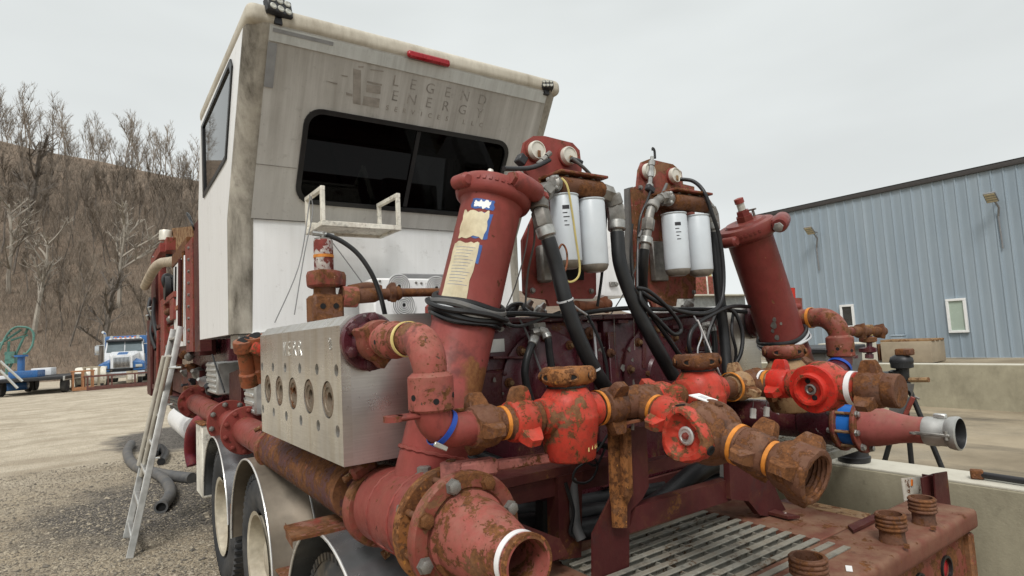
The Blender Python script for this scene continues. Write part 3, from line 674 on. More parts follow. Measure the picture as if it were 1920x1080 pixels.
# cream battery box and white air tank ahead of the first fender
c_ = P(375, 880, X=.75)
bb = MB().box((.98, 6.02, .80), (.46, .36, .62), bev=.012).build('cream_box', M['whiterust'], T, True, label='cream painted metal box ahead of the front fender')
MB().box((.98, 6.02, 1.118), (.48, .38, .016), bev=.003).build('lid', M['rust_or'], bb, True)
for k in range(6): MB().cyl((.82 + .13 * (k % 3), 5.95 + .13 * (k // 3), 1.126), (.82 + .13 * (k % 3), 5.95 + .13 * (k // 3), 1.130), .016, seg=10).build('hole_cap', M['dark'], bb, True)
ta0, ta1 = P(366, 802, X=.92), P(338, 804, X=.92); ta1.z = ta0.z; LT_ = (ta1 - ta0).length
MB().lathe([(.02, -.01), (.12, 0), (.15, .03), (.155, .08), (.155, LT_ - .08), (.15, LT_ - .03), (.02, LT_)], ta0, ta1 - ta0, 28).build('air_tank', M['white'], T, True, label='white cylindrical air tank under the chassis')
MB().tube(sm([P(362, 872, X=.86), P(357, 845, X=.84), P(359, 815, X=.83), P(370, 793, X=.84), P(392, 781, X=.88), P(420, 774, X=1.0)], 6), .062, 14).build('coolant_pipe', paint('blue_red_pipe', (.28, .03, .04), rust=.22, scale=6, rustcol=(.03, .04, .12), rust2=(.06, .08, .2)), T, True)

# rear deck ------------------------------------------------------------
bumper_y0, bumper_y1, bx0, bx1 = 1.035, 1.30, .95, 3.17
def bumper():
    bm = bmesh.new(); bmesh.ops.create_cube(bm, size=1); bmesh.ops.scale(bm, vec=(bx1 - bx0, bumper_y1 - bumper_y0, .085), verts=bm.verts)
    bmesh.ops.bevel(bm, geom=bm.edges[:], offset=.024, segments=3, affect='EDGES', profile=.6)
    MB().bm(bm, None, V(((bx0 + bx1) / 2, (bumper_y0 + bumper_y1) / 2, DECK - .0425))).build('rear_sill', M['deckp'], T, True)
bumper()
# light panel below the sill with oval lamp openings
hol = [circ(2.88, .69, .045), circ(2.62, .69, .045), circ(2.36, .69, .045)]
hp = MB(); holed_plate(hp, [(bx0 + .03, .45), (bx1 - .03, .45), (bx1 - .03, .79), (bx0 + .03, .79)], hol, (0, 1.075, 0), (1, 0, 0), (0, 0, 1), (0, -1, 0), .03)
lp = hp.build('lamp_panel', M['red_rust'], T, True)
for (cx, cz), mt in zip(((2.88, .69), (2.62, .69), (2.36, .69)), ('redlens', 'plastic', 'redlens')):
    MB().lathe([(.043, 0), (.043, .012), (.036, .02), (.01, .024)], (cx, 1.10, cz), (0, -1, 0), 20).build('tail_lamp', M[mt], lp, True)
    MB().ring((cx, 1.078, cz), (0, -1, 0), .043, .052, .012, 24).build('lamp_grommet', M['black'], lp, True)
for x in (bx1 - .05, 1.3): MB().box((x, 1.12, .58), (.05, .14, .40), bev=.008).build('sill_bracket', M['red_rust'], T, True)
# deck plates around the grating
GX0, GX1, GY0, GY1 = 1.45, P(1325, 960, Z=DECK).x, 1.12, 1.84
MB().box(((GX1 + 2.72) / 2 + .012, (1.30 + 1.9) / 2, DECK - .02), (2.72 - GX1 - .024, .596, .03), bev=.004).build('deck_plate', M['deckp'], T, True)
MB().box((1.2, 1.62, DECK - .02), (.50, .62, .03), bev=.004).build('deck_plate', M['deckp'], T, True)
MB().box(((1.45 + GX1) / 2, 1.93, DECK - .02), (GX1 - 1.45, .16, .03), bev=.004).build('deck_plate', M['deckp'], T, True)
MB().box((2.80, 1.48, .80), (.10, .30, .13), bev=.006).build('deck_beam', M['rust_y'], T, True)
for y in (1.42, 1.85): MB().box((1.98, y, .72), (2.2, .08, .12), bev=.006).build('cross_member', M['frame'], T, True)
# torn edge strips and scrap on the deck
for (pts, mt) in (([(1405, 950), (1440, 956), (1475, 966), (1500, 972), (1478, 974), (1430, 962)], 'frame'), ([(1590, 990), (1640, 968), (1650, 975), (1600, 1000)], 'frame')):
    zprism(pts, DECK + .004, .012).build('torn_strip', M[mt], T, True)
# the grating: flat bars along X, cross rods, a coarse grid to the right
gr = MB(); n_ = 0
for i in range(15):
    y = GY1 - .014 - i * .058
    if y < GY0 + .02: break
    x1 = GX1 if i < 9 else GX1 - (.0 if i > 12 else 0)
    o = MB().box(((GX0 + x1) / 2, y, DECK + .003), (x1 - GX0, .027, .006), bev=.0015).box(((GX0 + x1) / 2, y, DECK - .02), (x1 - GX0 - .01, .006, .04)).build('grating_bar', M['grating'], T, True)
for i in range(9):
    x = GX0 + .05 + i * .105
    if x < GX1: MB().box((x, (GY0 + GY1) / 2, DECK - .012), (.006, GY1 - GY0, .022)).build('grating_rod', M['grating'], T, True)
MB().box(((GX0 + GX1) / 2, (GY0 + GY1) / 2, .62), (GX1 - GX0, GY1 - GY0, .02)).build('drip_tray', M['frame'], T, True)
# threaded hose stubs
def stub(px, py, big=1.0):
    b_ = P(px, py, Z=DECK); r = .052 * big
    prof = [(r * .86, 0), (r * .84, .008), (r * .80, .012), (r * .80, .045)]
    z = .045
    for k in range(4): prof += [(r * .93, z + .002), (r * 1.0, z + .006), (r * 1.0, z + .010), (r * .92, z + .014)]; z += .015
    prof += [(r * .92, z), (r * .74, z), (r * .70, .03), (.001, .03)]
    MB().lathe(prof, b_, (0, 0, 1), 30, (True, False)).build('threaded_stub', M['rust'], T, True)
    return b_
for px, py, s_ in ((1733, 981, 1.0), (1674, 1015, 1.05), (1520, 1105, 1.15)): stub(px, py, s_)
for px, py in ((1750, 990), (1700, 1024)):
    p = P(px, py, Z=DECK + .012); MB().box(p, (.018, .018, .012), Matrix.Rotation(.4, 3, 'Z')).build('weld_tab', M['rust'], T, True)
MB().box(P(1592, 1066, Z=DECK + .003), (.05, .02, .002), Matrix.Rotation(.5, 3, 'Z')).build('paper_scrap', M['label'], T, True)
# upright bracket and reflector plate at the far end of the sill
yb = 1.27
mb = MB()
pprism([(1752, 888), (1776, 884), (1783, 948), (1756, 948)], yb - .06, .006, mb); pprism([(1728, 896), (1752, 888), (1757, 950), (1734, 946)], yb - .03, .006, mb)
mb.box(P(1754, 918, Y=yb - .045) + V((0, .02, 0)), (.006, .06, .13)); br = mb.build('upright_bracket', M['frame'], T, True)
pprism([(1691, 897), (1729, 893), (1731, 938), (1697, 942)], yb + .03, .004).build('reflector_plate', M['whiterust'], T, True)
p = P(1710, 905, Y=yb + .026); MB().box(p, (.012, .004, .03), Matrix.Rotation(.3, 3, 'Y')).build('reflector_plate', M['amberlens'], br, True)
# maroon sub-frame under the valves
YF = 1.62
mb = MB(); pprism([(1178, 1001), (1192, 951), (1367, 899), (1372, 938)], YF, .05, mb); mb.build('sub_frame_beam', M['frame'], T, True)
pprism([(1205, 893), (1207, 868), (1345, 838), (1345, 858)], YF + .03, .05).build('sub_frame_beam', M['frame'], T, True)
pprism([(1366, 840), (1425, 838), (1450, 905), (1462, 935), (1480, 968), (1478, 975), (1425, 966), (1404, 940), (1370, 936)], YF - .02, .03).build('gusset_plate', M['frame'], T, True)
pprism([(1385, 900), (1402, 888), (1402, 855), (1385, 855)], YF + .06, .10).build('gusset_plate', M['alud'], T, True)
YG = 1.80
pprism([(905, 908), (1140, 856), (1140, 872), (905, 926)], YG - .012, .14).build('sub_frame_beam', M['frame'], T, True)
pprism([(910, 926), (1140, 872), (1140, 908), (930, 955)], YG, .05).build('sub_frame_beam', M['frame'], T, True)
pprism([(1046, 894), (1092, 884), (1090, 1045), (1050, 1050)], YG - .02, .07).build('sub_frame_post', M['frame'], T, True)
pprism([(968, 978), (1050, 1010), (1066, 1040), (985, 1075), (940, 1075), (940, 985)], YG - .1, .03).build('gusset_plate', M['frame'], T, True)
pprism([(1018, 940), (1046, 935), (1046, 1012), (1018, 1010)], YG + .16, .05).build('sub_frame_post', M['black'], T, True)
# pipe-support stand: plate plus rusty angle iron, kinked like the photo's
YS = 1.575
mb = MB(); pprism([(1183, 800), (1212, 800), (1217, 912), (1205, 935), (1183, 958), (1180, 1000), (1180, 1085), (1112, 1085), (1112, 1002), (1145, 935), (1150, 920), (1150, 860), (1183, 860)], YS + .045, .010, mb)
st = mb.build('stand_plate', M['frame'], T, True)
mb = MB(); pprism([(1143, 803), (1183, 803), (1187, 925), (1176, 948), (1176, 990), (1152, 990), (1150, 948), (1147, 925)], YS + .012, .012, mb)
a_ = P(1147, 805, Y=YS); b2 = P(1148, 925, Y=YS)
mb.prism([P(1161, 805, Y=YS), P(1168, 805, Y=YS), P(1172, 930, Y=YS), P(1165, 930, Y=YS)], (0, -.02, 0)); mb.build('stand_angle', M['rust_or'], st, True)
mb = MB().box(P(1172, 789, Y=YS), (.10, .09, .012), bev=.002); mb.build('saddle_plate', M['orange_pipe'], st, True)
for px in (1160, 1186): MB().cyl(P(px, 806, Y=YS - .02), P(px, 770, Y=YS - .02), .006, seg=8).build('u_bolt', M['zinc'], st, True)

# ---------------------------------------------------------------- machinery ahead of the cabin
E_ = thing('radiator_package', 'dark red radiator and engine framework standing ahead of the white cabin', 'machinery', (1.98, 8.0, 1.0))
for r in ((364, 414, 374, 660, .80, .10, 'frame'), (348, 451, 361, 660, .80, .10, 'red'), (284, 472, 292, 730, .86, .10, 'frame'), (294, 470, 300, 720, .90, .10, 'red'), (276, 585, 282, 740, .84, .08, 'frame'), (301, 560, 308, 700, .80, .08, 'red'), (318, 560, 325, 600, .80, .08, 'red')):
    srect(*r[:6]).build('frame_post', M[r[6]], E_, True)
for r in ((301, 556, 325, 566, .795, .08, 'red'), (283, 470, 300, 486, .85, .12, 'red'), (283, 605, 325, 612, .83, .1, 'frame'), (280, 640, 374, 668, .85, .15, 'frame'), (290, 690, 374, 735, .95, .3, 'frame'), (276, 730, 330, 752, .9, .3, 'frame')):
    srect(*r[:6]).build('frame_beam', M[r[6]], E_, True)
MB().box((2.0, 7.6, 2.0), (1.9, 2.6, 1.9), bev=.02).build('engine_core', M['maroon'], E_, True)
srect(311, 612, 326, 690, .86, .1).build('cooler_fins', M['red'], E_, True)
srect(326, 489, 346, 650, .83, .04).build('white_panel', M['white'], E_, True)
MB().tube([P(338, 486, X=.78), P(337, 620, X=.78)], .022, 8).build('drain_bar', M['frame'], E_, True)
MB().tube(sm([P(272, 537, X=.72), P(283, 515, X=.74), P(293, 500, X=.78), P(303, 493, X=.84), P(318, 491, X=.9), P(337, 489, X=.95)], 6), .075, 14).build('exhaust_pipe', plain('sooty_exhaust', (.42, .35, .26), .7, var=.3, dirt=.5), E_, True)
hose = sm([P(304, 528, X=.82), P(311, 516, X=.84), P(322, 512, X=.9), P(335, 520, X=1.0)], 6)
MB().lathe([(.17, -.02), (.17, .05), (.13, .05), (.13, .12)], P(311, 540, X=.80), (1, 0, 0), 24).build('fan_shroud', M['plastic'], E_, True)
for k in range(7): MB().ring(P(313 + 3.2 * k, 529 + 1.0 * k, X=.82 + .04 * k), (.75, -.6, .1), .09, .125, .035, 18).build('intake_bellows', M['black'], E_, True)
MB().lathe([(.10, 0), (.10, .15), (.09, .17), (.0, .18)], P(311, 451, X=.95), (0, 0, 1), 20).build('breather_cap', M['gauge'], E_, True)
srect(297, 457, 312, 480, .92, .2).build('filter_box', M['red'], E_, True)
MB().cyl(P(317, 500, X=1.0), P(317, 452, X=1.0), .05, seg=14).build('stack_pipe', M['plastic'], E_, True)
MB().loft([[P(322, 428, X=1.05), P(361, 424, X=1.05), P(361, 424, X=1.05) + V((.6, 0, 0)), P(322, 428, X=1.05) + V((.6, 0, 0))], [P(328, 470, X=1.05), P(361, 466, X=1.05), P(361, 466, X=1.05) + V((.6, 0, 0)), P(328, 470, X=1.05) + V((.6, 0, 0))]]).build('air_scoop', M['rust_y'], E_, True)
srect(322, 462, 350, 486, .85, .3).build('soot_shield', M['rust'], E_, True)
for (a, b_) in (((290, 560), (298, 640)), ((282, 560), (288, 600)), ((286, 600), (293, 655))):
    MB().tube(sm([P(*a, X=.85), P((a[0] + b_[0]) / 2 - 6, (a[1] + b_[1]) / 2, X=.8), P(*b_, X=.85)], 6), .035, 8).build('coolant_hose', M['black'], E_, True)
MB().tube(sm([P(362, 425, X=.8), P(356, 405, X=.78), P(350, 400, X=.78), P(360, 420, X=.78), P(364, 432, X=.8)], 6), .008, 6).build('loose_cable', M['black'], E_, True)
srect(328, 572, 336, 580, .80, .2).build('amber_joint', M['orange_pipe'], E_, True)
for k in range(9): bolt(E_, P(355, 465 + 22 * k, X=.80), (-1, 0, 0), .016, M['zincd'])
for k in range(4): bolt(E_, P(288, 482 + 12 * k, X=.85), (-1, 0, 0), .018, M['zinc'])
for (px, py, r_, mt) in ((350, 700, .05, 'zincd'), (342, 690, .05, 'rust'), (360, 690, .06, 'rust'), (372, 700, .07, 'zincd'), (384, 716, .06, 'alu'), (366, 716, .05, 'plastic'), (352, 726, .05, 'plastic'), (400, 728, .08, 'plastic')):
    c = P(px, py, X=.95); MB().lathe([(r_ * .6, -.1), (r_, -.08), (r_, .02), (r_ * .7, .04), (r_ * .3, .1)], c, (-.6, -.5, .3), 12).build('gearbox_fitting', M[mt], E_, True)
for k in range(4): MB().tube(sm([P(322, 745 + 6 * k, X=.9), P(340, 752 + 6 * k, X=.85), P(360, 770 + 4 * k, X=.9), P(380, 772 + 3 * k, X=1.1)], 5), .028, 8).build('coolant_hose', M['black'], E_, True)
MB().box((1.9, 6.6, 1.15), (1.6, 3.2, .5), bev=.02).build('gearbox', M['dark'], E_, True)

# aluminium boxes and brackets under the cabin
def ribbed_box(c, s_, label, yaw=0):
    t = thing('aluminium_box', label, 'toolbox', (c[0], c[1], c[2] - s_[2] / 2)); Mz = Matrix.Rotation(yaw, 3, 'Z')
    MB().box(c, s_, Mz, bev=.012).build('box_shell', M['alud'], t, True)
    n = 6
    for k in range(n): MB().box(V(c) + Mz @ V((-s_[0] / 2 - .004, 0, -s_[2] / 2 + s_[2] * (k + .5) / n)), (.012, s_[1] * .86, s_[2] / n * .45), Mz, bev=.003).build('rib', M['alu'], t, True)
    for k in range(5): bolt(t, V(c) + Mz @ V((-s_[0] / 2, s_[1] * .46, -s_[2] / 2 + s_[2] * (k + .5) / 5)), (-1, 0, 0), .010, M['zincd'])
    return t
a = P(395, 705, X=.90); ribbed_box((1.12, a.y - .05, 1.50), (.44, .62, .30), 'ribbed aluminium box hanging under the left corner of the white cabin')
a = P(468, 730, X=.92); ribbed_box((1.12, a.y, 1.45), (.40, .34, .34), 'ribbed aluminium box beside the far end of the steel block')
mb = MB(); sprism([(430, 700), (452, 690), (452, 780), (430, 775)], .98, .25, mb); mb.build('hanger_plate', M['frame'], T, True)
MB().tube([P(398, 665, X=.88), P(421, 735, X=.88)], .008, 6).build('stay_rod', M['black'], T, True)
# ================================================================ OPERATOR CABIN
CX0, CX1, CR = .75, 3.22, .13
YB, ZB, YM, ZM, YT, ZT = 4.36, 1.86, 4.34, 2.66, 3.69, 3.76; YF_ = 5.75
K = thing('operator_cabin', 'white operator cabin with grimy slanted upper rear wall and tinted window', 'cabin', (1.98, 5.0, ZB))
sv = V((0, YT - YM, ZT - ZM)); SL = sv.length; sv.normalize(); sn = V((0, -sv.z, sv.y)); so = V((0, YM, ZM))     # slanted wall frame
def PS(px, py, off=0):
    d = C2W @ V(((px - 960) / FPX, -(py - 540) / FPX, -1)); o = so + sn * off; t = (o - CAM).dot(sn) / d.dot(sn); q = CAM + d * t; return q.x, (q - o).dot(sv)
def SP(u, v, off=0): return V((u, 0, 0)) + so + sv * v + sn * off
# rear lower wall: flat, white
MB().box(((CX0 + CX1) / 2, YB + .02, (ZB + ZM) / 2), (CX1 - CX0 - 2 * CR, .04, ZM - ZB)).build('rear_lower_wall', M['white'], K, True)
# slanted upper wall with the window opening
wl, wb = PS(563, 372); wl2, wt = PS(585, 208); wr, wt2 = PS(945, 290); 
wl = PS(560, 330)[0]; wr = PS(947, 300)[0]; wt = (PS(640, 214)[1] + PS(850, 250)[1]) / 2; wb = PS(690, 388)[1]
win = rrect(wl, wb, wr, wt, .11, 6)
up = MB(); holed_plate(up, [(CX0 + CR, 0), (CX1 - CR, 0), (CX1 - CR, SL), (CX0 + CR, SL)], [win], so, (1, 0, 0), sv, sn, .03)
up.build('rear_upper_wall', M['grime'], K, True)
fo = rrect(wl - .012, wb - .012, wr + .012, wt + .012, .12, 6); fi = rrect(wl + .022, wb + .022, wr - .022, wt - .022, .092, 6)
mb = MB(); mb.loft([[SP(x, y, -.02) for x, y in fo], [SP(x, y, .014) for x, y in fo], [SP(x, y, .014) for x, y in fi], [SP(x, y, -.02) for x, y in fi]], (False, False))
wf = mb.build('rear_window', M['black'], K, True)
um = PS(775, 300)[0]
for a, b_, off in ((wl + .02, um, .004), (um, wr - .02, -.006)):
    MB().prism([SP(a, wb + .02, off), SP(b_, wb + .02, off), SP(b_, wt - .02, off), SP(a, wt - .02, off)], -sn * .005).build('pane', M['glass'], wf, True)
mb = MB(); mb.prism([SP(um - .016, wb + .03, .01), SP(um + .016, wb + .03, .01), SP(um + .016, wt - .03, .01), SP(um - .016, wt - .03, .01)], -sn * .03); mb.build('window_divider', M['black'], wf, True)
# panel seam
MB().prism([SP(CX0 + CR, PS(500, 310)[1], .001), SP(wl - .02, PS(500, 310)[1], .001), SP(wl - .02, PS(500, 310)[1] + .006, .001), SP(CX0 + CR, PS(500, 310)[1] + .006, .001)], sn * .001).build('panel_seam', M['letter'], K, True)
# rounded corner posts, lofted up and outwards
def post(side):
    def ring(yr, z):
        pts = []
        for k in range(9):
            a = R_(90 * k / 8); x = CX0 + CR - CR * math.cos(a); y = yr + CR - CR * math.sin(a)
            pts.append(V((x if side == 0 else CX0 + CX1 - x, y, z)))
        ins = [V((p.x + (.03 if side == 0 else -.03), p.y + .03, z)) for p in reversed(pts)]
        return pts + ins
    MB().loft([ring(YB, ZB), ring(YM, ZM), ring(YM - (YM - YT) * .5, (ZM + ZT) / 2), ring(YT, ZT)]).build('corner_post', M['grimep'], K, True, ang=60)
post(0); post(1)
# side walls
wpx = [(381, 238), (433, 118), (436, 130), (425, 295), (420, 305), (384, 366)]
for side in (0, 1):
    x = CX0 if side == 0 else CX1; n = (-1, 0, 0) if side == 0 else (1, 0, 0)
    outl = [(YB + CR, ZB), (YM + CR, ZM), (YT + CR, ZT), (5.66, ZT), (YF_ + .12, 3.0), (YF_ + .12, ZB)]
    hole = [[(q.y, q.z) for q in (P(a, b_, X=CX0) for a, b_ in wpx)]]
    sw = MB(); holed_plate(sw, outl, hole, (x, 0, 0), (0, 1, 0), (0, 0, 1), n, .03); sw.build('side_wall', M['white'], K, True)
    ce = V((0, sum(p[0] for p in hole[0]) / 6, sum(p[1] for p in hole[0]) / 6))
    def sc(p, k): q = V((0, p[0], p[1])); q = ce + (q - ce) * k; return V((x, q.y, q.z))
    nn = V(n)
    mb = MB(); mb.loft([[sc(p, 1.05) + nn * .001 for p in hole[0]], [sc(p, 1.05) + nn * .012 for p in hole[0]], [sc(p, .95) + nn * .012 for p in hole[0]], [sc(p, .95) - nn * .01 for p in hole[0]]], (False, False))
    f = mb.build('side_window', M['black'], K, True); MB().prism([sc(p, .97) for p in hole[0]], nn * -.005).build('pane', M['glassb'], f, True)
MB().box(((CX0 + CX1) / 2, YF_ + .14, (ZB + 3.1) / 2), (CX1 - CX0 - .02, .04, 3.1 - ZB)).build('front_wall', M['white'], K, True)
# roof cap with rounded rim, pale band below it
bm = bmesh.new(); bmesh.ops.create_cube(bm, size=1); bmesh.ops.scale(bm, vec=(CX1 - CX0 + .012, 5.70 - (YT - .015), .13), verts=bm.verts)
bmesh.ops.bevel(bm, geom=bm.edges[:], offset=.05, segments=5, affect='EDGES', profile=.5)
MB().bm(bm, None, V(((CX0 + CX1) / 2, (5.70 + YT - .015) / 2, ZT + .055))).build('roof_cap', M['roofc'], K, True, ang=60)
b0 = PS(700, 120)[1]
MB().prism([SP(CX0 + CR + .005, b0, .001), SP(CX1 - CR - .01, b0, .001), SP(CX1 - CR - .01, SL - .01, .001), SP(CX0 + CR + .005, SL - .01, .001)], sn * .006).build('roof_band', M['band'], K, True)
a0, a1 = PS(489, 161)[1], b0 - .01
MB().prism([SP(CX0 + CR + .0, a0, .002), SP(CX0 + CR + .055, a0, .002), SP(CX0 + CR + .055, a1, .002), SP(CX0 + CR + .0, a1, .002)], sn * .003).build('tape_strip', M['tape_grey'], K, True)
MB().prism([SP(CX0 + CR + .02, b0 + .055, .0075), SP(CX0 + CR + .40, b0 + .055, .0075), SP(CX0 + CR + .40, SL - .02, .0075), SP(CX0 + CR + .02, SL - .02, .0075)], sn * .002).build('tape_strip', M['tape_grey'], K, True)
MB().box(((CX0 + CX1) / 2, YB + .2, ZB - .05), (CX1 - CX0 - .1, .3, .10), bev=.005).build('floor_sill', M['alud'], K, True)
for x in (.86, 1.05): MB().box((x + .08, YB + .22, ZB - .07), (.14, .5, .15), bev=.005).build('mount_channel', M['alu'], K, True)
MB().box(((CX0 + CX1) / 2, 5.1, ZB + .02), (CX1 - CX0 - .1, 1.4, .04)).build('floor', M['plastic'], K, True)
MB().box((2.0, 5.75, 2.7), (2.2, .04, 1.5)).build('bulkhead', M['plastic'], K, True)
# seat and console seen through the glass
u_, v_ = PS(800, 340)
st = MB().box((u_ + .05, 4.75, 2.62), (.46, .16, .80), Matrix.Rotation(-.2, 3, 'X'), bev=.07).box((u_ + .05, 4.55, 2.22), (.48, .48, .14), bev=.05).box((u_ + .05, 4.82, 3.1), (.28, .12, .2), bev=.05)
st.build('seat', plain('grey_seat_vinyl', (.22, .22, .22), .5), K, True)
MB().box((1.6, 4.5, 2.55), (.7, .22, .34), bev=.03).box((1.5, 4.5, 2.75), (.4, .2, .18), bev=.02).build('console', M['plastic'], K, True)
# ghost lettering left by removed decals, one piece per letter
def zpx(zx, zy): return 590 + zx * .17708, 100 + zy * .17708
def letters(body, a, b_, size, mat):
    n = len(body)
    for i, ch in enumerate(body):
        if ch == ' ': continue
        k = i / (n - 1); u, v = PS(*zpx(a[0] + (b_[0] - a[0]) * k, a[1] + (b_[1] - a[1]) * k))
        ob = link('ghost_letter', text_mesh(ch, size, .0007, 'CENTER'), mat, K)
        ob.matrix_local = ROOT[K].inverted() @ (Matrix.Translation(SP(u, v, .0012)) @ mat3((1, 0, 0), sv, sn).to_4x4())
M['letter2'] = plain('ghost_mark', (.29, .265, .235), .6, var=.25, scale=14)
letters('L     ', (850, 345), (1765, 540), .105, M['letter2']); letters(' EGEND', (850, 345), (1765, 540), .105, M['letter'])
letters('ENERGY', (840, 500), (1735, 680), .105, M['letter'])
letters('SERVICES LLC', (765, 600), (1755, 780), .050, M['letter2'])
def ghost_quad(q):
    pts = [SP(*PS(*zpx(*p)), .001) for p in q]; MB().prism(pts, sn * .0012).build('ghost_mark', M['letter2'], K, True)
for q in ([(410, 160), (490, 180), (485, 545), (405, 530)], [(555, 290), (715, 325), (710, 345), (550, 310)], [(520, 450), (690, 480), (680, 575), (505, 545)], [(550, 330), (700, 350), (695, 430), (545, 410)],
          [(120, 290), (240, 315), (238, 330), (200, 322)], [(270, 225), (350, 238), (348, 250), (300, 243)], [(330, 410), (400, 430), (398, 455), (335, 440)], [(460, 135), (520, 135), (515, 152), (465, 150)], [(590, 165), (730, 185), (728, 195), (592, 178)]):
    ghost_quad(q)
# red marker lamp on the roof rim
a, b_ = P(764, 100, Y=YT - .03), P(843, 120, Y=YT - .03)
rl = MB().box((a + b_) / 2, ((b_ - a).length, .035, .052), bev=.012).build('marker_lamp', M['redlens'], K, True, label='long red marker lamp on the roof rim')
# work lights
def work_light(px, py, Y, sz, label, yaw, lens=True):
    c = P(px, py, Y=Y); Mr = Matrix.Rotation(yaw, 3, 'Z') @ Matrix.Rotation(R_(-12), 3, 'X')
    h = MB().box(c, (sz, .05, sz * .72), Mr, bev=.008).build('work_light', M['plastic'], K, True, label=label)
    for i in range(3):
        for j in range(2):
            o = c + Mr @ V((sz * (-.3 + .3 * i), -.024, sz * (-.17 + .34 * j)))
            MB().lathe([(sz * .13, 0), (sz * .13, .006), (sz * .09, .010), (sz * .02, .006)], o, Mr @ V((0, -1, 0)), 14).build('lamp_lens', M['lens'], h, True)
    for k in range(5): MB().box(c + Mr @ V((sz * (-.4 + .2 * k), .035, 0)), (.006, .03, sz * .6), Mr).build('cooling_fin', M['plastic'], h, True)
    MB().box(c + V((0, .02, -sz * .46)), (.05, .03, .06), bev=.004).build('bracket', M['plastic'], h, True)
work_light(522, 14, YT - .02, .165, 'black six-lamp work light on the left roof corner', .25)
work_light(1026, 160, YT - .02, .10, 'black six-lamp work light on the right roof corner', -.5)
# small fold-out rack of white angle iron below the window
rk = thing('wall_rack', 'small rusty white angle-iron rack fixed below the cabin window', 'rack', P(670, 432, Y=YM - .3))
def PR(px, py, Y): return P(px, py, Y=Y)
yb_, yf_ = YM - .16, YM - .50
bl, br_ = PR(600, 415, yf_), PR(748, 407, yf_); 
x0, x1, zt = bl.x + .02, PR(747, 410, yf_).x, PR(690, 424, yf_).z
fl = [V((x0, yf_, zt)), V((x1, yf_, zt)), V((x1, yb_, zt)), V((x0, yb_, zt))]
for a, b_ in ((0, 1), (1, 2), (2, 3), (3, 0)):
    d = fl[b_] - fl[a]; MB().box((fl[a] + fl[b_]) / 2, (abs(d.x) + .03 if d.x else .03, abs(d.y) - .032 if d.y else .03, .035), bev=.003).build('floor_bar', M['whiterust'], rk, True)
MB().box((fl[0] + fl[2]) / 2 + V((0, 0, .004)), (x1 - x0 - .03, yf_ * 0 + yb_ - yf_ - .03, .006)).build('floor_plate', M['whiterust'], rk, True)
hh = .22
for x in (x0, x1):
    for y in (yf_, yb_): MB().box((x, y, zt + hh / 2 + .016), (.028, .028, hh), bev=.003).build('rack_post', M['whiterust'], rk, True)
    MB().box((x, (yf_ + yb_) / 2, zt + hh + .016), (.030, yb_ - yf_ + .03, .030), bev=.003).build('rack_rail', M['whiterust'], rk, True)
MB().box(((x0 + x1) / 2, yb_ + .02, zt + .06), (x1 - x0, .02, .03)).build('floor_bar', M['whiterust'], rk, True)
# whip aerial and thin guy wires in front of the rear wall
for pts, lab in ((((581, 365), (578, 395), (560, 500), (515, 605)), 'thin grey guy wire hanging left of the wall rack'), (((583, 368), (586, 400), (570, 480), (552, 590)), 'thin grey guy wire hanging behind the relief valve'), (((612, 440), (650, 490), (690, 545), (700, 560)), 'thin grey guy wire right of the relief valve')):
    solo('guy_wire', MB().tube(sm([P(x, y, Y=3.6) for x, y in pts], 5), .0035, 5), M['wire'], lab, 'wire')
# air-conditioner condenser with two round fan grilles low on the rear wall
ac = thing('condenser_unit', 'white condenser unit with two round fan grilles below the cabin window', 'air conditioner', P(765, 600, Y=3.95))
a, b_ = P(700, 521, Y=3.9), P(850, 640, Y=3.9)
MB().box(((a.x + b_.x) / 2, 4.05, (a.z + b_.z) / 2), (b_.x - a.x, .30, a.z - b_.z), bev=.012).build('case', M['white'], ac, True)
for px, py in ((748, 537), (757, 572), (818, 540), (823, 575)):
    c = P(px, py, Y=3.895)
    MB().cyl(c + V((0, .004, 0)), c + V((0, .002, 0)), .085, seg=28).build('fan_opening', M['dark'], ac, True)
    for k in range(6): MB().ring(c + V((0, -.002, 0)), (0, -1, 0), .016 + .0135 * k, .022 + .0135 * k, .006, 28).build('grille_ring', M['white'], ac, True)
for px, py in ((705, 533), (712, 527), (780, 530), (790, 531), (800, 532), (845, 535)): bolt(ac, P(px, py, Y=3.9), (0, -1, 0), .008, M['zincd'])
# pale equipment cabinet with a latch, seen between the filter stands
pc = thing('equipment_cabinet', 'pale grey cabinet with a metal latch standing between the two filter stands', 'cabinet', P(1160, 560, Y=3.0))
a, b_ = P(1118, 400, Y=3.0), P(1196, 556, Y=3.0)
MB().box(((a.x + b_.x) / 2, 3.25, (a.z + b_.z) / 2 + .05), (b_.x - a.x, .5, a.z - b_.z + .1), bev=.04).build('case', M['white'], pc, True)
MB().box(((a.x + b_.x) / 2 - .05, 3.3, a.z + .06), (b_.x - a.x - .1, .4, .12), bev=.03).build('lid', M['grime'], pc, True)
c = P(1150, 533, Y=2.99); MB().box(c, (.07, .02, .035), bev=.004).box(c + V((.02, -.012, 0)), (.03, .014, .02), bev=.003).build('latch', M['zincd'], pc, True)
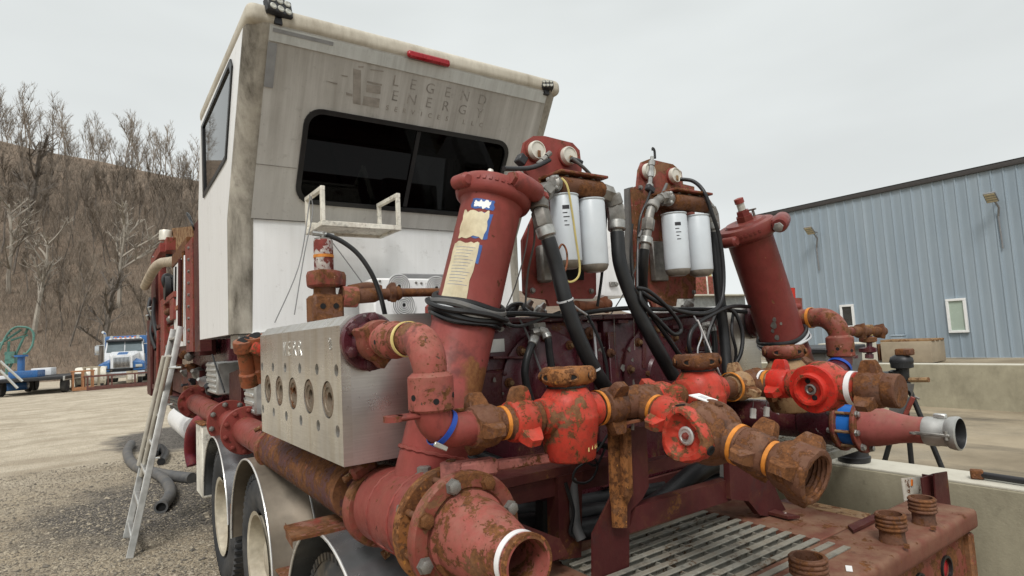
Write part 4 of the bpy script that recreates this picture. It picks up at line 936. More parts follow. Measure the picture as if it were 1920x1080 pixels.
# ================================================================ PUMPS
# ---- machined steel fluid end block
FX, FY0, FY1, FZ0, FZ1, FXR = .70, 2.05, 3.285, 1.328, 1.852, 1.06
F = thing('fluid_end_block', 'machined steel fluid end block with a row of five round covers', 'pump block', (.88, 2.67, FZ0))
zs = .40747
big = [(152, 215, 67), (205, 228, 69), (267, 240, 76), (341, 255, 80), (428, 272, 88)]
up_ = [(130, 118), (176, 115), (232, 120), (299, 122), (378, 125), (468, 143)]; lo_ = [(130, 300), (180, 322), (238, 345), (305, 367), (385, 398), (474, 418)]
def FP(zx, zy): q = P(440 + zx * zs, 640 + zy * zs, X=FX); return q.y, q.z
holes, bigc = [], []
ys5 = [FP(x, y)[0] for x, y, _ in big]; zc = sum(FP(x, y)[1] for x, y, _ in big) / 5
for y in ys5: holes.append(circ(y, zc, .069, 28)); bigc.append((y, zc))
zu = sum(FP(*q)[1] for q in up_) / 6; zl = sum(FP(*q)[1] for q in lo_) / 6
small = [(FP(*q)[0], zu) for q in up_[1:]] + [(FP(*q)[0], zl) for q in lo_[1:]]
small += [(FY1 - .03, zu), (FY1 - .03, zl)]
for y, z in small: holes.append(circ(y, z, .022, 16))
pl = MB(); holed_plate(pl, [(FY0, FZ0), (FY1, FZ0), (FY1, FZ1 - .035), (FY0, FZ1 - .035)], holes, (FX, 0, 0), (0, 1, 0), (0, 0, 1), (-1, 0, 0), .034)
pl.build('front_face', M['steel'], F, True)
MB().prism([(FX + .034, FY0, FZ0), (FXR, FY0, FZ0), (FXR, FY0, FZ1), (FX + .036, FY0, FZ1), (FX, FY0, FZ1 - .035), (FX + .034, FY0, FZ1 - .035)], (0, FY1 - FY0, 0)).build('block', M['steel'], F, True, ang=20)
M['cover'] = paint('stained_cover', (.20, .165, .125), rust=.35, scale=14, rough=.6, metal=.4, dust=.3)
for y, z in bigc:
    c = V((FX + .012, y, z))
    cv = MB().lathe([(.066, -.02), (.066, .006), (.062, .010), (.046, .010), (.044, .006), (.027, .004), (.027, -.012), (.001, -.012)], c, (-1, 0, 0), 28, (True, False)).build('valve_cover', M['cover'], F, True)
    MB().lathe([(.026, -.011), (.020, -.009), (.001, -.009)], c, (-1, 0, 0), 6, (True, False)).build('hex_socket', M['dark'], cv, True)
for i, (y, z) in enumerate(small):
    MB().lathe([(.0215, 0), (.0215, .006), (.012, .008), (.012, .002), (.001, .002)], (FX + .030, y, z), (-1, 0, 0), 16, (True, False)).build('bolt_plug', M['rust_y'] if abs(y - small[4][0]) < .06 else M['zincd'], F, True)
M['glint'] = plain('engraving_highlight', (.70, .70, .67), .25, metal=.6, var=.25, scale=40); M['grimec'] = plain('canister_grime', (.24, .215, .18), .7, var=.35, scale=20)
# engraved maker's letters, their highlights put into a brighter colour
ya_, yb2 = P(530, 655, X=FX).y, P(568, 655, X=FX).y
for i, ch in enumerate('KERR'):
    q = P(545, 667, X=FX); lettering(ch, .092, V((FX - .0012, ya_ + (yb2 - ya_) * (.03 + .25 * i), q.z)), (0, -1, 0), (0, 0, 1), M['glint'], F, 'engraved_letter', .0008, sx=.95)
q = P(617, 628, X=FX); lettering('dlb', .042, q + V((-.0012, .012, -.012)), (0, -.4, -1), (0, -1, .4), M['alu'], F, 'engraved_letter', .0006)
# discharge flange on the end face
fc = V((.80, FY0, 1.755))
fl_ = MB().lathe([(.10, 0), (.104, .004), (.104, .026), (.098, .032), (.07, .032), (.06, .05)], fc, (0, -1, 0), 40).build('discharge_flange', M['maroon'], F, True)
for k in range(6):
    a = R_(60 * k + 25); bolt(fl_, fc + V((.082 * math.cos(a), -.032, .082 * math.sin(a))), (0, -1, 0), .020, M['maroon'])
MB().box((1.15, FY0 + .05, 1.72), (.14, .10, .34), bev=.01).build('end_plate', M['red'], F, True)

# ---- dark power ends, one pump per side
def power_end(x0, x1, label, mir):
    t = thing('pump_power_end', label, 'pump', ((x0 + x1) / 2, 2.7, 1.0), None, 'pump power ends'); y0, y1, z0, z1 = 2.10, 3.4, 1.0, 1.80
    MB().box(((x0 + x1) / 2, (y0 + y1) / 2, (z0 + z1) / 2), (x1 - x0, y1 - y0, z1 - z0), bev=.02).build('housing', M['maroon'], t, True)
    MB().box(((x0 + x1) / 2, y0 + .16, z1 + .012), (x1 - x0 + .03, .36, .028), bev=.006).build('top_flange', M['maroon'], t, True)
    for x in (x0 + .035, x1 - .035): MB().box((x, y0 - .012, (z0 + z1) / 2 - .02), (.055, .022, z1 - z0 - .08), bev=.004).build('edge_rib', M['maroon'], t, True)
    cx = (x0 + x1) / 2; s_ = -1 if mir else 1
    cover = MB().lathe([(.24, 0), (.245, .006), (.245, .018), (.235, .024), (.19, .026), (.18, .034), (.10, .036), (.09, .05), (.001, .05)], (cx + .10 * s_, y0, 1.52), (0, -1, 0), 40).build('bearing_cover', M['maroon'], t, True)
    for k in range(9):
        a = R_(40 * k + 12); c = V((cx + .10 * s_ + .215 * math.cos(a), y0 - .022, 1.52 + .215 * math.sin(a)))
        b_ = MB().lathe([(.022, 0), (.022, .008), (.016, .010), (.016, .022)], c, (0, -1, 0), 12).build('cover_boss', M['rust'], cover, True); bolt(cover, c + V((0, -.018, 0)), (0, -1, 0), .011, M['rust_y'])
    MB().box((cx - .24 * s_, y0 - .008, 1.47), (.26, .016, .28), bev=.012).build('inspection_plate', M['maroon'], t, True)
    for dx in (-.11, .11):
        for dz in (-.12, .12): bolt(t, (cx - .24 * s_ + dx, y0 - .016, 1.47 + dz), (0, -1, 0), .010, M['maroon'])
    return t
PE = power_end(1.09, 1.985, 'dark maroon pump housing left of the centre seam, below the left filter stand', False)
PE2 = power_end(2.015, 2.91, 'dark maroon pump housing right of the centre seam, below the right filter stand', True)
a = P(930, 648, Y=2.095); MB().box(a, (.085, .003, .055)).build('data_plate', M['alu'], PE, True)
mb = MB()
for (x, y, r_) in ((1180, 655, .010), (1168, 690, .014), (1186, 675, .008), (1190, 720, .02), (1172, 730, .01), (1196, 640, .008), (927, 712, .008), (943, 738, .005)):
    p = P(x, y, Y=2.075); mb.prism([p + V((r_ * math.cos(k) * (1 + .4 * math.sin(3 * k + x)), 0, r_ * math.sin(k) * 1.3)) for k in (0, .8, 1.6, 2.3, 3.1, 3.9, 4.7, 5.5)], (0, -.001, 0))
mb.build('paint_chip', M['zincd'], PE, True)
# pump bases
for x in (1.53, 2.47): MB().box((x, 2.75, .965), (.80, 1.3, .07), bev=.006).build('pump_skid', M['frame'], T, True)
# far-side fluid end: the mirror of the near one
F2 = thing('fluid_end_block', 'machined steel fluid end block on the far side behind the right stabilizer', 'pump block', (3.1, 2.67, FZ0))
MB().box((3.08, 2.67, (FZ0 + FZ1) / 2), (.34, 1.23, FZ1 - FZ0), bev=.02).build('block', M['steel'], F2, True)
MB().lathe([(.10, 0), (.104, .004), (.104, .026), (.098, .032), (.07, .032), (.06, .05)], (3.2, FY0, 1.755), (0, -1, 0), 32).build('discharge_flange', M['maroon'], F2, True)

# ---- suction stabilizers: tilted red cylinders
def stab_mat(name, z0, z1, col):
    m = paint(name, col, rust=.10, scale=5, rough=.40, chips=.13, chipcol=(.12, .04, .025), dust=.2, dustcol=(.36, .15, .115)); t = m.node_tree
    b = [n for n in t.nodes if n.type == 'BSDF_PRINCIPLED'][0]; old = b.inputs['Base Color'].links[0].from_socket
    tcn = t.nodes.new('ShaderNodeTexCoord'); sp = t.nodes.new('ShaderNodeSeparateXYZ'); t.links.new(tcn.outputs['Object'], sp.inputs[0])
    zz = mth(t, 'ADD', sp.outputs[2], mth(t, 'MULTIPLY', mth(t, 'SUBTRACT', nz(t, tcn.outputs['Object'], 9, 8, .65), .5), .16))
    sel = mr(t, nz(t, tcn.outputs['Object'], 3.5, 6, .6), .40, .44)
    msk = mth(t, 'MULTIPLY', mth(t, 'MULTIPLY', mr(t, zz, z0, z0 + .03), mr(t, zz, z1, z1 - .008)), mr(t, mth(t, 'ADD', sp.outputs[1], mth(t, 'MULTIPLY', mth(t, 'SUBTRACT', nz(t, tcn.outputs['Object'], 7, 6, .65), .5), .16)), .02, -.01))
    rc = mix(t, mr(t, nz(t, tcn.outputs['Object'], 60, 4, .7), .3, .7), (.13, .045, .018), (.25, .11, .04))
    t.links.new(mix(t, msk, old, rc), b.inputs['Base Color']); return m
def stabilizer(B, Tp, label, mat, lug_a, boss_a, mir, lugw=None, r=.115):
    B, Tp = V(B), V(Tp); ax = Tp - B; L = ax.length
    t = thing('suction_stabilizer', label, 'stabilizer', B, frame(ax), 'suction stabilizers')
    brl = MB().lathe([(r, -.16), (r, .17), (r + .003, .175), (r + .003, .185), (r, .19), (r, L - .10), (r + .012, L - .075)], seg=48).build('barrel', mat, t)
    mb = MB().lathe([(r + .012, L - .085), (r + .026, L - .075), (r + .032, L - .06), (r + .032, L - .02), (r + .024, L - .006), (r - .005, L), (r - .012, L - .004), (r - .02, L + .010), (r - .06, L + .012), (.001, L + .014)], seg=48, caps=(True, False))
    cl = mb.build('clamp_collar', mat, t)
    for k in range(7):
        a = R_(lug_a - 55 - 9 * k); MB().box((math.cos(a) * (r + .034), math.sin(a) * (r + .034), L - .035), (.004, .012, .012), Matrix.Rotation(a, 3, 'Z')).build('raised_letter', mat, cl)
    a = R_(lug_a); c = V((math.cos(a), math.sin(a), 0)); tg = V((-math.sin(a), math.cos(a), 0)) * (-1 if mir else 1)
    o = c * (r + .055) + V((0, 0, L - .045))
    if lugw:
        inv = ROOT[t].inverted(); la, lb = inv @ V(lugw[0]), inv @ V(lugw[1]); o = (la + lb) / 2; tg = (lb - la).normalized(); c = V((o.x, o.y, 0)).normalized(); a = math.atan2(c.y, c.x)
    lg = MB().lathe([(.030, -.075), (.040, -.06), (.042, .0), (.040, .06), (.032, .075)], o, tg, 20).build('clamp_lug', mat, cl)
    MB().box(o - c * .035, (.09, .10, .07), Matrix.Rotation(a, 3, 'Z'), bev=.015).build('lug_web', mat, cl)
    MB().lathe([(.026, -.092), (.026, -.07), (.018, -.07), (.018, .10), (.024, .10), (.024, .118), (.010, .122)], o, tg, 6).build('clamp_bolt', mat if not mir else M['zincd'], cl)
    a = R_(boss_a); c = V((math.cos(a), math.sin(a), 0)); o = c * (r + .038) + V((0, 0, L - .05))
    MB().lathe([(.018, -.045), (.028, -.035), (.028, .035), (.018, .045)], o, (-math.sin(a), math.cos(a), 0), 16).build('hinge_boss', mat, cl)
    return t, brl, L, r
SLB, SLT = P(804, 890, Y=1.9), P(930, 350, Y=1.9)
SL_, brl, Ls, rs = stabilizer(SLB, SLT, 'tall tilted red stabilizer with torn yellow stickers on its left flank', stab_mat('stabilizer_paint', .24, .41, (.245, .054, .046)), 232, 95, False, (P(958, 334, Y=1.755), P(1012, 366, Y=1.795)), .1185)
def patch(z0, z1, a0, a1, mat, name, parent, rr, tear=0, seed=1):
    rnd = random.Random(seed); mb = MB(); n = 10; rows = []
    for i in range(7):
        z = z0 + (z1 - z0) * i / 6; row = []
        for k in range(n + 1):
            f = k / n; a = R_(a0 + (a1 - a0) * f); row.append(V((rr * math.cos(a), rr * math.sin(a), z + (tear * rnd.uniform(-1, 1) if i in (0, 6) else 0))))
        if tear:
            row[0] = row[1].lerp(row[0], rnd.uniform(.4, 1)); row[-1] = row[-2].lerp(row[-1], rnd.uniform(.2, 1))
        rows.append(row)
    mb.loft(rows, (False, False), closed=False); return mb.build(name, mat, parent)
patch(Ls - .150, Ls - .110, 112, 158, M['stickb'], 'blue_sticker', SL_, rs + .0015, .002, 2)
lt = patch(Ls - .146, Ls - .118, 118, 150, M['label'], 'sticker_print', SL_, rs + .0022, .006, 5)
patch(Ls - .265, Ls - .165, 106, 158, M['stickb'], 'blue_sticker', SL_, rs + .0012, .004, 3)
patch(Ls - .265, Ls - .16, 98, 153, M['sticker'], 'torn_sticker', SL_, rs + .002, .008, 4)
patch(Ls - .50, Ls - .285, 92, 147, M['sticker'], 'torn_sticker', SL_, rs + .002, .006, 6)
patch(Ls - .36, Ls - .29, 143, 152, M['stickb'], 'blue_sticker', SL_, rs + .0015, .004, 7)
for k in range(13): patch(Ls - .305 - .012 * k, Ls - .306 - .012 * k, 102 + (k % 3), 141 - 3 * (k % 4), M['stickb'], 'printed_line', SL_, rs + .0026, 0, k)
# fittings on its lid
for (dx, dy, r_, h, mt, sg) in ((-.02, .05, .012, .035, 'gauge', 12), (-.05, -.045, .022, .03, 'rust', 6)):
    MB().lathe([(r_, 0), (r_, h * .6), (r_ * 1.1, h * .62), (r_ * .9, h)], (dx, dy, Ls + .010), (0, 0, 1), sg).build('lid_fitting', M[mt], SL_)
SRB, SRT = V((3.165, 1.80, 1.40)), V((2.795, 1.80, 2.27))
SR_, brr, Lr, rr_ = stabilizer(SRB, SRT, 'tilted red stabilizer on the right with chipped grey paint, before the blue shed', stab_mat('stabilizer_paint_right', .12, .20, (.145, .028, .024)), 20, 265, True)
mb = MB()
for a, z, r_ in ((-68, .40, .014), (-62, .43, .009), (-75, .37, .008), (-70, .33, .011), (-50, .40, .006)):
    a = R_(a); c = V((math.cos(a), math.sin(a), 0)) * (rr_ + .001) + V((0, 0, z)); tg = V((-math.sin(a), math.cos(a), 0))
    mb.add([c + tg * r_ * math.cos(k) * (1 + .3 * math.sin(2.3 * k)) + V((0, 0, r_ * 1.5 * math.sin(k))) for k in [i * .785 for i in range(8)]], [tuple(range(8))])
mb.build('paint_chip', M['zincd'], SR_)
lp_ = MB().lathe([(.045, 0), (.045, .03), (.036, .03), (.034, .055), (.024, .055), (.024, .06)], (.01, .0, Lr + .012), (0, 0, 1), 6).build('lid_plug', SR_.children[0].data.materials[0], SR_)
MB().lathe([(.020, .06), (.020, .10)], (.01, 0, Lr + .01), (0, 0, 1), 14).build('sight_glass', M['lens'], SR_)
MB().lathe([(.024, .10), (.024, .125), (.01, .128)], (.01, 0, Lr + .01), (0, 0, 1), 12).build('sight_cap', M['red'], SR_)
MB().cyl((.02, .075, Lr + .01), (.02, .075, Lr + .05), .007, seg=8).box((.02, .075, Lr + .048), (.04, .010, .008)).build('lid_tee_screw', M['zincd'], SR_)

# cable bundles strapped round the stabilizers
def wrap(t_root, z, r, specs, label, cat='cable', tail=None):
    t = thing('cable_bundle', label, cat, ROOT[t_root] @ V((0, 0, z)))
    for k, (dz, dr, rad, mt, sag) in enumerate(specs):
        pts = []
        for i in range(40):
            a = 2 * math.pi * i / 40; pts.append(ROOT[t_root] @ V(((r + dr) * math.cos(a), (r + dr) * math.sin(a), z + dz + sag * math.cos(a - 2.6) + .006 * math.sin(3 * a + k))))
        MB().tube(pts, rad, 8, closed=True).build('cable', M[mt], t, True)
    return t
w1 = wrap(SL_, .60, rs, ((.03, .012, .011, 'black', -.035), (.012, .016, .013, 'greyhose', -.03), (-.006, .013, .009, 'greywire', -.035), (-.024, .015, .012, 'black', -.03), (-.04, .012, .010, 'blackgl', -.03), (.0, .034, .010, 'black', -.04)), 'black and grey cables wound round the left red stabilizer')
w2 = wrap(SR_, .28, rr_, ((.015, .012, .010, 'black', .0), (0, .014, .008, 'greywire', .01), (-.014, .012, .009, 'black', .005), (-.02, .02, .006, 'greywire', .0)), 'black and white cables wound round the right red stabilizer')

# ---- suction manifold pipe along the left side
SX, SK = .88, 1.173
sA, sB = P(690, 932, X=SX), P(362, 752, X=SX); sd_ = (sB - sA).normalized()
def along(px): 
    q = P(px, 932 + (px - 690) * (752 - 932) / (362 - 690), X=SX); return (q - sA).length
SM = thing('suction_manifold', 'long red suction pipe with flanges running under the steel block', 'pipe', sA - V((0, 0, .12)))
q0, q1, q2, q3, q4, q5 = along(668), along(520), along(492), along(462), along(432), along(366)
M['plum'] = paint('plum_rust', (.085, .035, .04), rust=.5, scale=8, rough=.6, chips=.3, chipcol=(.24, .09, .055), dust=.3, dustcol=(.16, .08, .065), bmp=.004)
MB().lathe([(0.115, q0 - .05), (0.115, q1 + .02)], sA, sd_, 40).build('pipe_run', M['plum'], SM, True)
MB().lathe([(0.096, q1 - .05), (0.096, q3)], sA, sd_, 36).build('pipe_run', M['red'], SM, True)
MB().lathe([(0.091, q3), (0.091, q4)], sA, sd_, 36).build('pipe_run', M['red'], SM, True)
MB().lathe([(0.094, q4), (0.094, q5)], sA, sd_, 36).build('pipe_run', M['red'], SM, True)
def flange(o, ax, R, th, parent, mat, nb, br, bmat, name='flange', hub=.0):
    f = MB().lathe([(R - .004, 0), (R, .004), (R, th - .004), (R - .004, th), (.05, th)], o, ax, 44).build(name, mat, parent, True)
    fr = frame(ax)
    for k in range(nb):
        a = 2 * math.pi * (k + .35) / nb; c = V(o) + fr @ V((math.cos(a) * R * .84, math.sin(a) * R * .84, th)); bolt(f, c, ax, br, bmat)
        bolt(f, V(o) + fr @ V((math.cos(a) * R * .84, math.sin(a) * R * .84, 0)), -V(ax), br, bmat)
    return f
flange(sA + sd_ * (q3 + .02), -sd_, .170, .026, SM, M['red'], 10, .0155, M['red']); flange(sA + sd_ * (q4 + .025), -sd_, .170, .028, SM, M['red'], 8, .0175, M['zincd'])
flange(sA + sd_ * q5, -sd_, .170, .029, SM, M['red'], 8, .0165, M['red']); MB().box(sA + sd_ * (q5 + .05) + V((0, 0, .1)), (.22, .12, .16), bev=.02).build('branch_saddle', M['red_rust'], SM, True)
def grooved_clamp(o, ax, r, parent, mat, a_ear):
    c = MB().lathe([(r, -.035), (r + .018, -.033), (r + .024, -.02), (r + .024, .02), (r + .018, .033), (r, .035)], o, ax, 40).build('pipe_clamp', mat, parent, True)
    fr = frame(ax)
    for a in (a_ear, a_ear + 180):
        u = fr @ V((math.cos(R_(a)), math.sin(R_(a)), 0)); w_ = V(ax).normalized().cross(u)
        MB().box(V(o) + u * (r + .04), (.05, .10, .055), mat3(u, w_, V(ax).normalized()), bev=.012).build('clamp_ear', mat, c, True)
        p = V(o) + u * (r + .045); MB().lathe([(.013, -.08), (.013, .06), (.018, .06), (.018, .08)], p, w_, 8).build('clamp_bolt', M['rust_y'], c, True)
grooved_clamp(sA + sd_ * (q1 - .01), sd_, .107, SM, M['red_rust'], 70); grooved_clamp(P(716, 947, X=SX), sd_, .122, SM, M['red_rust'], 65)
# body below the stabilizer, butterfly valve and reducer at the near end
yv0, yv1 = 1.636, 1.525; zax = 1.183
MB().lathe([(.134, 0), (.134, .12), (.139, .14), (.139, .30), (.146, .335), (.146, .40), (.128, .42), (.128, .45)], (SX, 2.10, 1.158), (0, -1, .06), 56).build('suction_body', M['red'], SM, True)
def weld(o, ax, r, parent, w_=.006):
    fr = frame(ax); MB().tube([V(o) + fr @ V(((r + .0012 * math.sin(k * 2.1)) * math.cos(2 * math.pi * k / 72), (r + .0012 * math.sin(k * 2.1)) * math.sin(2 * math.pi * k / 72), .0015 * math.sin(k * 1.7))) for k in range(72)], w_, 6, closed=True).build('weld_bead', M['red'], parent, True)
for yy, r_, zz in ((1.965, .1365, 1.166), (1.78, .143, 1.176)): weld((SX, yy, zz), (0, -1, .06), r_, SM)
weld(SLB + (SLT - SLB).normalized() * .075, SLT - SLB, rs + .002, SL_, .007)
dr = V((-.66, 0, -.75)).normalized(); tgz = dr.cross(V((0, 1, 0)))
for k, (du, dv, su, sv_) in enumerate(((0, .05, .006, .10), (0, -.0, .006, .10), (.05, .025, .054, .005), (-.05, .025, .054, .005))): MB().box(V((SX, 1.86, 1.172)) + dr * .1405 + V((0, 1, 0)) * (dv - .02) + tgz * du, (sv_ if k < 2 else .005, su if k < 2 else .054, .003), mat3(tgz, (0, 1, 0), tgz.cross(V((0, 1, 0))))).build('cast_frame', M['red'], SM, True)
BV = thing('butterfly_valve', 'rusty butterfly valve with lever at the near end of the suction pipe', 'valve', (SX, (yv0 + yv1) / 2, zax - .17))
r1_ = MB().lathe([(.12, 0), (.171, .0), (.176, .004), (.176, .028), (.171, .033), (.12, .033)], (SX, yv0 + .033, zax), (0, -1, 0), 60).build('flange_ring', M['rust_or'], BV, True)
MB().lathe([(.131, 0), (.131, .07)], (SX, yv0, zax), (0, -1, 0), 48).build('valve_body', M['red_rust'], BV, True)
r2_ = MB().lathe([(.12, 0), (.174, .0), (.178, .004), (.178, .033), (.172, .039), (.135, .040), (.13, .035)], (SX, yv1 + .039, zax), (0, -1, 0), 60).build('flange_ring', M['red_rust'], BV, True)
for k in range(8):
    a = R_(45 * k + 18); c = V((SX + .153 * math.cos(a), yv1, zax + .153 * math.sin(a)))
    bolt(BV, c, (0, -1, 0), .0193, M['rust_or'] if k % 2 else M['zincd']); MB().cyl(c + V((0, .02, 0)), c + V((0, .135, 0)), .010, seg=10).build('stud', M['rust'], BV, True)
    bolt(BV, c + V((0, .144, 0)), (0, 1, 0), .0176, M['zincd'])
ha, hb, hm = P(846, 884, Y=1.60), P(1046, 856, Y=1.60), P(928, 872, Y=1.60)
MB().lathe([(.023, -.09), (.023, -.02), (.058, -.018), (.060, -.010), (.058, -.002), (.014, -.002), (.014, .01)], ha + V((.03, 0, -.035)), (.1, 0, 1), 24).build('notch_plate', M['rust_or'], BV, True)
mb = MB(); d = (hb - ha).normalized(); mb.box((ha + hm) / 2, ((hm - ha).length, .056, .050), mat3(d, (0, 1, 0), d.cross(V((0, 1, 0)))), bev=.009); mb.box((hm + hb) / 2, ((hb - hm).length, .038, .030), mat3(d, (0, 1, 0), d.cross(V((0, 1, 0)))), bev=.005)
mb.lathe([(.033, -.03), (.033, .026), (.021, .030)], ha, (0, 0, 1), 18); mb.build('lever', M['leverp'], BV, True)
MB().cyl(ha - V((0, 0, .10)), ha + V((0, 0, .035)), .015, seg=10).build('valve_stem', M['rust'], BV, True)
RD = thing('suction_reducer', 'bell-shaped red reducer with an open end and white band', 'pipe fitting', (SX, 1.40, zax - .14))
prof = [(r * SK, z * SK) for r, z in [(.108, 0), (.108, .006), (.098, .010), (.097, .03), (.094, .06), (.086, .10), (.075, .14), (.066, .17), (.061, .19), (.060, .245), (.052, .245), (.052, .0)]]
MB().lathe(prof, (SX, yv1, zax), (0, -1, -.01), 56, (False, False)).build('bell', M['pink_rust'], RD, True)
MB().ring((SX, yv1 - .240, zax - .0024), (0, -1, -.01), .0698, .0733, .019, 48).build('white_band', M['whiteb'], RD, True)
MB().ring((SX, yv1 - .272, zax - .0027), (0, -1, -.01), .068, .0745, .016, 48).build('lip_ring', M['rust_or'], RD, True)
MB().cyl((SX, yv1 - .02, zax), (SX, yv1 - .03, zax), .061, seg=32).build('bore', M['dark'], RD, True)
# hex plug on the suction body
c = P(796, 906, Y=1.80); c = V((c.x, c.y, c.z)); nrm = (c - V((SX, c.y, 1.174))).normalized(); bolt(SM, V((SX, c.y, 1.174)) + nrm * .138, nrm, .023, M['zincd'], 'hex_plug')
def stick_on_body(px, py, w_, h_, parent):
    c0 = P(px, py, D=1.0); d = (c0 - CAM).normalized(); best = None
    # intersect the view line with the left stabilizer barrel's axis cylinder
    ax = (SLT - SLB).normalized(); lo, hi = .5, 4
    for i in range(400):
        t = lo + (hi - lo) * i / 400; q = CAM + d * t; v = q - SLB; rad = (v - ax * v.dot(ax)).length
        if rad < rs + .002: best = q; break
    if best is None: return
    v = best - SLB; n = (v - ax * v.dot(ax)).normalized(); tg = ax.cross(n); m3 = mat3(tg, ax, n)
    s_ = MB().box(best + n * .004, (w_, h_, .0015), m3, bev=.0).build('sticker', M['label'], parent, True)
    for k in range(9): MB().box(best + n * .0052 + tg * (-w_ * .36 + w_ * .09 * k) - ax * h_ * .12, (w_ * (.03 + .03 * (k % 2)), h_ * .34, .0008), m3).build('barcode_bar', M['ink'], s_, True)
stick_on_body(733, 893, .032, .036, SL_)

# ---- right suction outlet, the mirror of the left one, ending in a cam coupling
RM = thing('suction_outlet', 'pink-red suction outlet with blue butterfly disc and bright cam coupling at the right', 'pipe', (3.2, 1.5, 1.05)); zr = 1.195
MB().lathe([(.098, 0), (.098, .9)], (3.2, 2.6, zr), (0, -1, 0), 32).build('pipe_run', M['maroon'], RM, True)
MB().lathe([(.10, 0), (.118, .02), (.118, .22)], (3.2, 1.80, zr), (0, -1, 0), 36).build('suction_body', M['maroon'], RM, True)
for y0 in (1.60, 1.50):
    f = MB().lathe([(.06, 0), (.135, 0), (.138, .004), (.138, .018), (.134, .022), (.09, .022)], (3.2, y0, zr), (0, -1, 0), 44).build('flange_ring', M['red_rust'], RM, True)
MB().lathe([(.108, 0), (.108, .078)], (3.2, 1.578, zr), (0, -1, 0), 36).build('blue_disc', M['blue'], RM, True)
for k in range(8):
    a = R_(45 * k + 10); c = V((3.2 + .12 * math.cos(a), 1.478, zr + .12 * math.sin(a))); bolt(RM, c, (0, -1, 0), .015, M['zinc']); MB().cyl(c, c + V((0, .12, 0)), .008, seg=8).build('stud', M['rust_y'], RM, True); bolt(RM, c + V((0, .125, 0)), (0, 1, 0), .014, M['zinc'])
MB().lathe([(.100, 0), (.100, .03), (.096, .06), (.086, .10), (.072, .15), (.065, .19), (.062, .22), (.062, .27)], (3.2, 1.478, zr), (0, -1, 0), 44).build('bell', M['pinks'], RM, True)
cm = MB().lathe([(.064, 0), (.067, .01), (.067, .05), (.064, .06), (.064, .09), (.072, .10), (.076, .12), (.076, .135), (.068, .14), (.060, .10), (.058, .02)], (3.2, 1.215, zr), (0, -1, 0), 44, (True, False)).build('cam_coupling', M['alud'], RM, True)
MB().lathe([(.0675, .1385), (.0585, .10), (.0570, .03), (.001, .03)], (3.2, 1.215, zr), (0, -1, 0), 36, (False, False)).build('bore', M['black'], cm, True)  # black lining, the shade inside the coupling put into its colour
for s_ in (-1, 1):
    x = 3.2 + s_ * .085; mb = MB().box((x, 1.16, zr), (.016, .14, .014), bev=.003).cyl((x, 1.105, zr - .02), (x, 1.105, zr + .02), .008, seg=10); mb.ring((x, 1.235, zr - .005), (0, 0, 1), .008, .016, .008, 14)
    mb.build('cam_lever', M['zincd'], cm, True)
MB().box((3.2, 1.15, zr + .074), (.03, .05, .02), bev=.004).build('cam_ear', M['alu'], cm, True)

